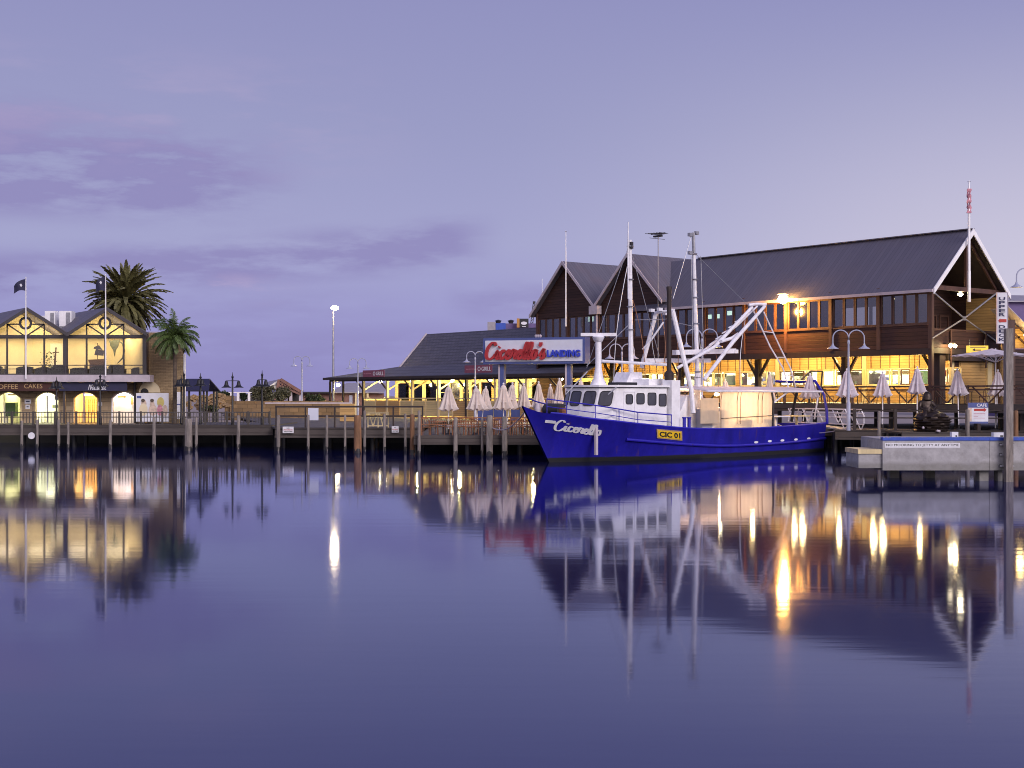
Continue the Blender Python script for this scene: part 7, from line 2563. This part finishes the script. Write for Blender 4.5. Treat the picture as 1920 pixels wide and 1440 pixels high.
# far hall with a trussed open gable
DH = 150
hl = thing('far_hall', 'far grey-roofed hall with an open trussed gable', 'hall', (X(528, DH), DH, 1.1))
hx = lambda px_, D=DH: X(px_, D) - X(528, DH)
zpk, zev = Z(710.5, DH) - 1.1, Z(735, DH) - 1.1
yb = 26
bk = lambda px_: X(px_, DH + yb) - X(528, DH)
zpb = Z(712, DH + yb) - 1.1
pk, el, er = hx(527), hx(497), hx(567)
sl_ = hx(455)
MB().prism([(pk, 0, zpk), (pk - 6, yb, zpk), (sl_ - 4, yb, zev - 0.3), (sl_ + 2.2, 0, zev - 0.3)], (0, 0, -0.15)).prism([(pk, 0, zpk), (pk - 6, yb, zpk), (er - 6, yb, zev), (er, 0, zev)], (0, 0, -0.15)).build('roof', M['shed_roof'], hl)
tm = MB()
tm.bar((pk, -0.2, zpk - 0.05), (er, -0.2, zev - 0.05), 0.3, 0.3)
tm.bar((pk - 0.2, -0.2, zpk - 0.05), (hx(517), -0.2, zev - 0.9), 0.25, 0.25)
tm.bar((hx(520), -0.2, Z(721, DH) - 1.1), (er - 0.2, -0.2, zev - 0.25), 0.2, 0.2)
for k in range(9):
    f0, f1 = k / 9, (k + 0.5) / 9
    a = Vector((pk, -0.2, zpk)).lerp(Vector((er, -0.2, zev)), f0)
    b = Vector((hx(520), -0.2, Z(721, DH) - 1.1)).lerp(Vector((er, -0.2, zev - .2)), f1)
    tm.bar(a, b, 0.12, 0.12)
    c = Vector((pk, -0.2, zpk)).lerp(Vector((er, -0.2, zev)), min(1, f0 + 1 / 9))
    tm.bar(c, b, 0.12, 0.12)
tm.build('truss_frame', M['shed_wall'], hl)
MB().prism([(hx(519), 0.1, Z(714, DH) - 1.1), (hx(519), 0.1, Z(731, DH) - 1.1), (hx(500), 0.1, Z(727, DH) - 1.1)], (0, 0.2, 0)).build('end_panel', M['white_wall'], hl)
MB().bx(hx(520), er - 1.0, 7.0, 7.2, 0, zpk - 1.2).build('inner_wall', M['dark'], hl)
for px_ in (545, 563):
    MB().bx(hx(px_) - 0.15, hx(px_) + 0.15, 0, 0.3, 0, zev).build('post', M['lilac'], hl)
MB().bx(hx(458), hx(519), 1.5, 1.7, 0, zev - 0.5).build('side_wall', M['dark'], hl)
# low flat building and sheds seen under the verandah roof
fb = thing('flat_roof_block', 'long low flat-roofed block beyond the shore', 'building', (X(568, 160), 160, 1.1))
MB().bx(0, X(700, 160) - X(568, 160), 0, 6, 0, Z(737.5, 160) - 1.1).build('wall', M['shed_wall'], fb)
MB().bx(-0.4, X(700, 160) - X(568, 160), -0.6, 6.4, Z(737.5, 160) - 1.099, Z(734.5, 160) - 1.1).build('roof', M['dark'], fb)
for px_ in (575, 590, 604):
    q = X(px_, 160) - X(568, 160)
    MB().bx(q, q + 0.5, -0.1, -0.01, 0.2, 1.6).build('bay_panel', M['leaf_dark'] if px_ != 604 else M['ochre'], fb)
sd = thing('grey_shed', 'shed with a pale sheet roof seen under the low verandah', 'shed', (X(640, 146), 146, 1.1))
q = lambda px_: X(px_, 146) - X(640, 146)
MB().prism([(q(620), -0.5, Z(737, 146) - 1.1), (q(720), -0.5, Z(737, 146) - 1.1), (q(720), 5, Z(719, 146) - 1.1), (q(640), 5, Z(719, 146) - 1.1)], (0, 0, 0.12)).build('roof', M['shed_roof'], sd)
MB().bx(q(622), q(720), 0, 0.2, 0, Z(737, 146) - 1.12).build('wall', M['shed_wall'], sd)
MB().bx(q(655), q(661), -0.05, -0.01, 0, Z(741, 146) - 1.1).build('door', M['lamp_post'], sd)
for px_ in (668, 690):
    MB().bx(q(px_) - 0.1, q(px_) + 0.1, -0.4, -0.2, 0, Z(737, 146) - 1.12).build('post', M['pale_timber'], sd)
pp_ = thing('planter_box', 'long yellow-lit timber planter on the boardwalk before the verandah', 'planter', (X(637, 100), 100, 1.32))
MB().bx(0, X(664, 100) - X(637, 100), 0, 0.6, 0, Z(757, 100) - 1.32).build('box', M['ochre'], pp_)
# violet block and crane beyond the slate roof
DV2 = 190
vb = thing('violet_block', 'violet rooftop block with a blue panel rising past the slate roof', 'building', (X(914, DV2), DV2, 1.1))
q = lambda px_: X(px_, DV2) - X(914, DV2)
zv = lambda py_: Z(py_, DV2) - 1.1
MB().bx(0, q(929), 0, 6, 0, zv(603.5)).build('tower', M['shed_roof'], vb)
MB().bx(q(929.2), q(948), 0.3, 6, 0, zv(605.5)).build('blue_panel', M['blue'], vb)
MB().bx(q(948.2), q(1030), 0.6, 8, 0, zv(606)).build('wall', M['violet_wall'], vb)
for px_ in (934, 958):
    MB().lathe([(0.3, zv(606.5)), (0.35, zv(602)), (0.5, zv(600)), (0.1, zv(598))], (q(px_), 2, 0), 10).build('roof_vent', M['dark'], vb, True)
bb = thing('rooftop_board', 'orange-sided board with a dark emblem face on the violet block', 'sign', (X(969, DV2 - 1), DV2 - 1, Z(614, DV2 - 1)))
q2 = lambda px_: X(px_, DV2 - 1) - X(969, DV2 - 1)
MB().bx(0, q2(974), 0, 1.0, 0, Z(597, DV2) - Z(614, DV2)).build('side_panel', M['orange'], bb)
MB().bx(q2(974.1), q2(991), 0, 0.8, 0, Z(597.5, DV2) - Z(614, DV2)).build('face', M['black'], bb)
ez = Z(606, DV2) - Z(614, DV2)
MB().prism([(q2(982.5) + 0.42 * math.cos(a * PI / 10), -0.03, ez + 0.22 * math.sin(a * PI / 10)) for a in range(21)], (0, 0.02, 0)).build('emblem', M['letter_white'], bb)
MB().bx(q2(979), q2(986), -0.03, -0.01, ez - 0.5, ez - 0.42).build('emblem_bar', M['letter_white'], bb)
DK = 320
ck = thing('crane', 'far lattice crane jib leaning up beside the first pointed gable', 'crane', (X(992, DK), DK, 1.1))
q = lambda px_: X(px_, DK) - X(992, DK)
zk = lambda py_: Z(py_, DK) - 1.1
mb = MB()
for (a0_, a1_) in (((991, 640), (1000, 566)), ((996, 640), (1003, 566))):
    mb.bar((q(a0_[0]), 0, zk(a0_[1])), (q(a1_[0]), 0, zk(a1_[1])), 0.18)
for k in range(14):
    f0, f1 = k / 14, (k + 1) / 14
    pa = (q(991 + 9 * f0), 0, zk(640 - 74 * f0))
    pb = (q(996 + 7 * f1), 0, zk(640 - 74 * f1))
    mb.bar(pa, pb, 0.12)
mb.build('jib_lattice', M['dark'], ck)
MB().bx(q(999), q(1004), -0.2, 0.2, zk(569), zk(565)).build('jib_head', M['dark'], ck)
MB().bx(q(986), q(1001), -2, 2, 0, zk(640)).build('cab', M['dark'], ck)
wm_ = thing('whip_antenna', 'thin white whip antenna beside the first pointed gable', 'antenna', (X(1016.5, 112), 112, 8.0))
MB().tube([(0, 0, 0), (0, 0, Z(523, 112) - 8)], 0.025, 5).build('rod', M['white'], wm_)
MB().lathe([(0.08, -0.5), (0.06, 0.2), (0.02, 0.4)], (0, 0, 0), 8).build('mount', M['steel'], wm_)

# east edge: brown louvred stair, warm-lit awning, lilac-roofed store behind
es_ = thing('louvred_wall', 'dark brown louvred timber wall beyond the vertical sign', 'wall', (X(1878, 79.2), 79.2, 1.3))
MB().bx(0, 16, 0, 0.2, 0, Z(655, 79.2) - 1.3).build('wall', M['cladding'], es_)
for px_ in (1878, 1890):
    q0 = X(px_, 79.2) - X(1878, 79.2)
    MB().bx(q0, q0 + 0.35, -0.2, -0.002, 0, Z(600 if px_ > 1880 else 640, 79.2) - 1.3).build('post', M['timber'], es_)
aw = thing('lit_awning', 'warm-lit yellow sloping awning with dark ribs at the picture edge', 'awning', (X(1891, 80.5), 80.5, 1.3))
q = lambda px_: X(px_, 80.5) - X(1891, 80.5)
za = lambda py_: Z(py_, 80.5) - 1.3
MB().prism([(q(1891), 0, za(576)), (q(1955), 0, za(640)), (q(1955), 3.0, za(640)), (q(1891), 3.0, za(576))], (0, 0, 0.06)).build('slope', M['lilac'], aw)
MB().prism([(q(1891), 1.2, za(580)), (q(1952), 1.2, za(642)), (q(1952), 1.2, za(652)), (q(1891), 1.2, za(652))], (0, 0.06, 0)).build('end_panel', M['ochre'], aw)
for a_, b_2 in (((1891, 600), (1940, 648)), ((1899, 588), (1899, 652)), ((1891, 616), (1945, 612)), ((1891, 640), (1925, 630))):
    MB().bar((q(a_[0]), 1.1, za(a_[1])), (q(b_2[0]), 1.1, za(b_2[1])), 0.08, 0.1).build('rib', M['timber'], aw)
lamp('POINT', 70, (1.0, 0.66, 0.2), (q(1915), 0.2, za(630)), aw, 0.2)
MB().lathe([(0.03, 0.1), (0.09, 0.05), (0.1, -0.04), (0.03, -0.1)], (q(1925), 0.2, za(628)), 10).build('bulb', M['bulb_soft'], aw, True)
MB().bar((q(1895), 0, za(660)), (q(1990), 0, za(740)), 0.35, 0.5).build('stair_string', M['timber'], aw)
ls = thing('lilac_store', 'lilac-roofed store far behind the vertical sign', 'building', (X(1880, 140), 140, 1.1))
q = lambda px_: X(px_, 140) - X(1880, 140)
zl_ = lambda py_: Z(py_, 140) - 1.1
MB().bx(q(1878), q(2100), 0, 8, 0, zl_(566)).build('wall', M['violet_wall'], ls)
MB().prism([(q(1876), -0.5, zl_(566)), (q(2100), -0.5, zl_(568)), (q(2100), 6, zl_(550)), (q(1876), 6, zl_(546))], (0, 0, 0.1)).build('roof', M['shed_roof'], ls)
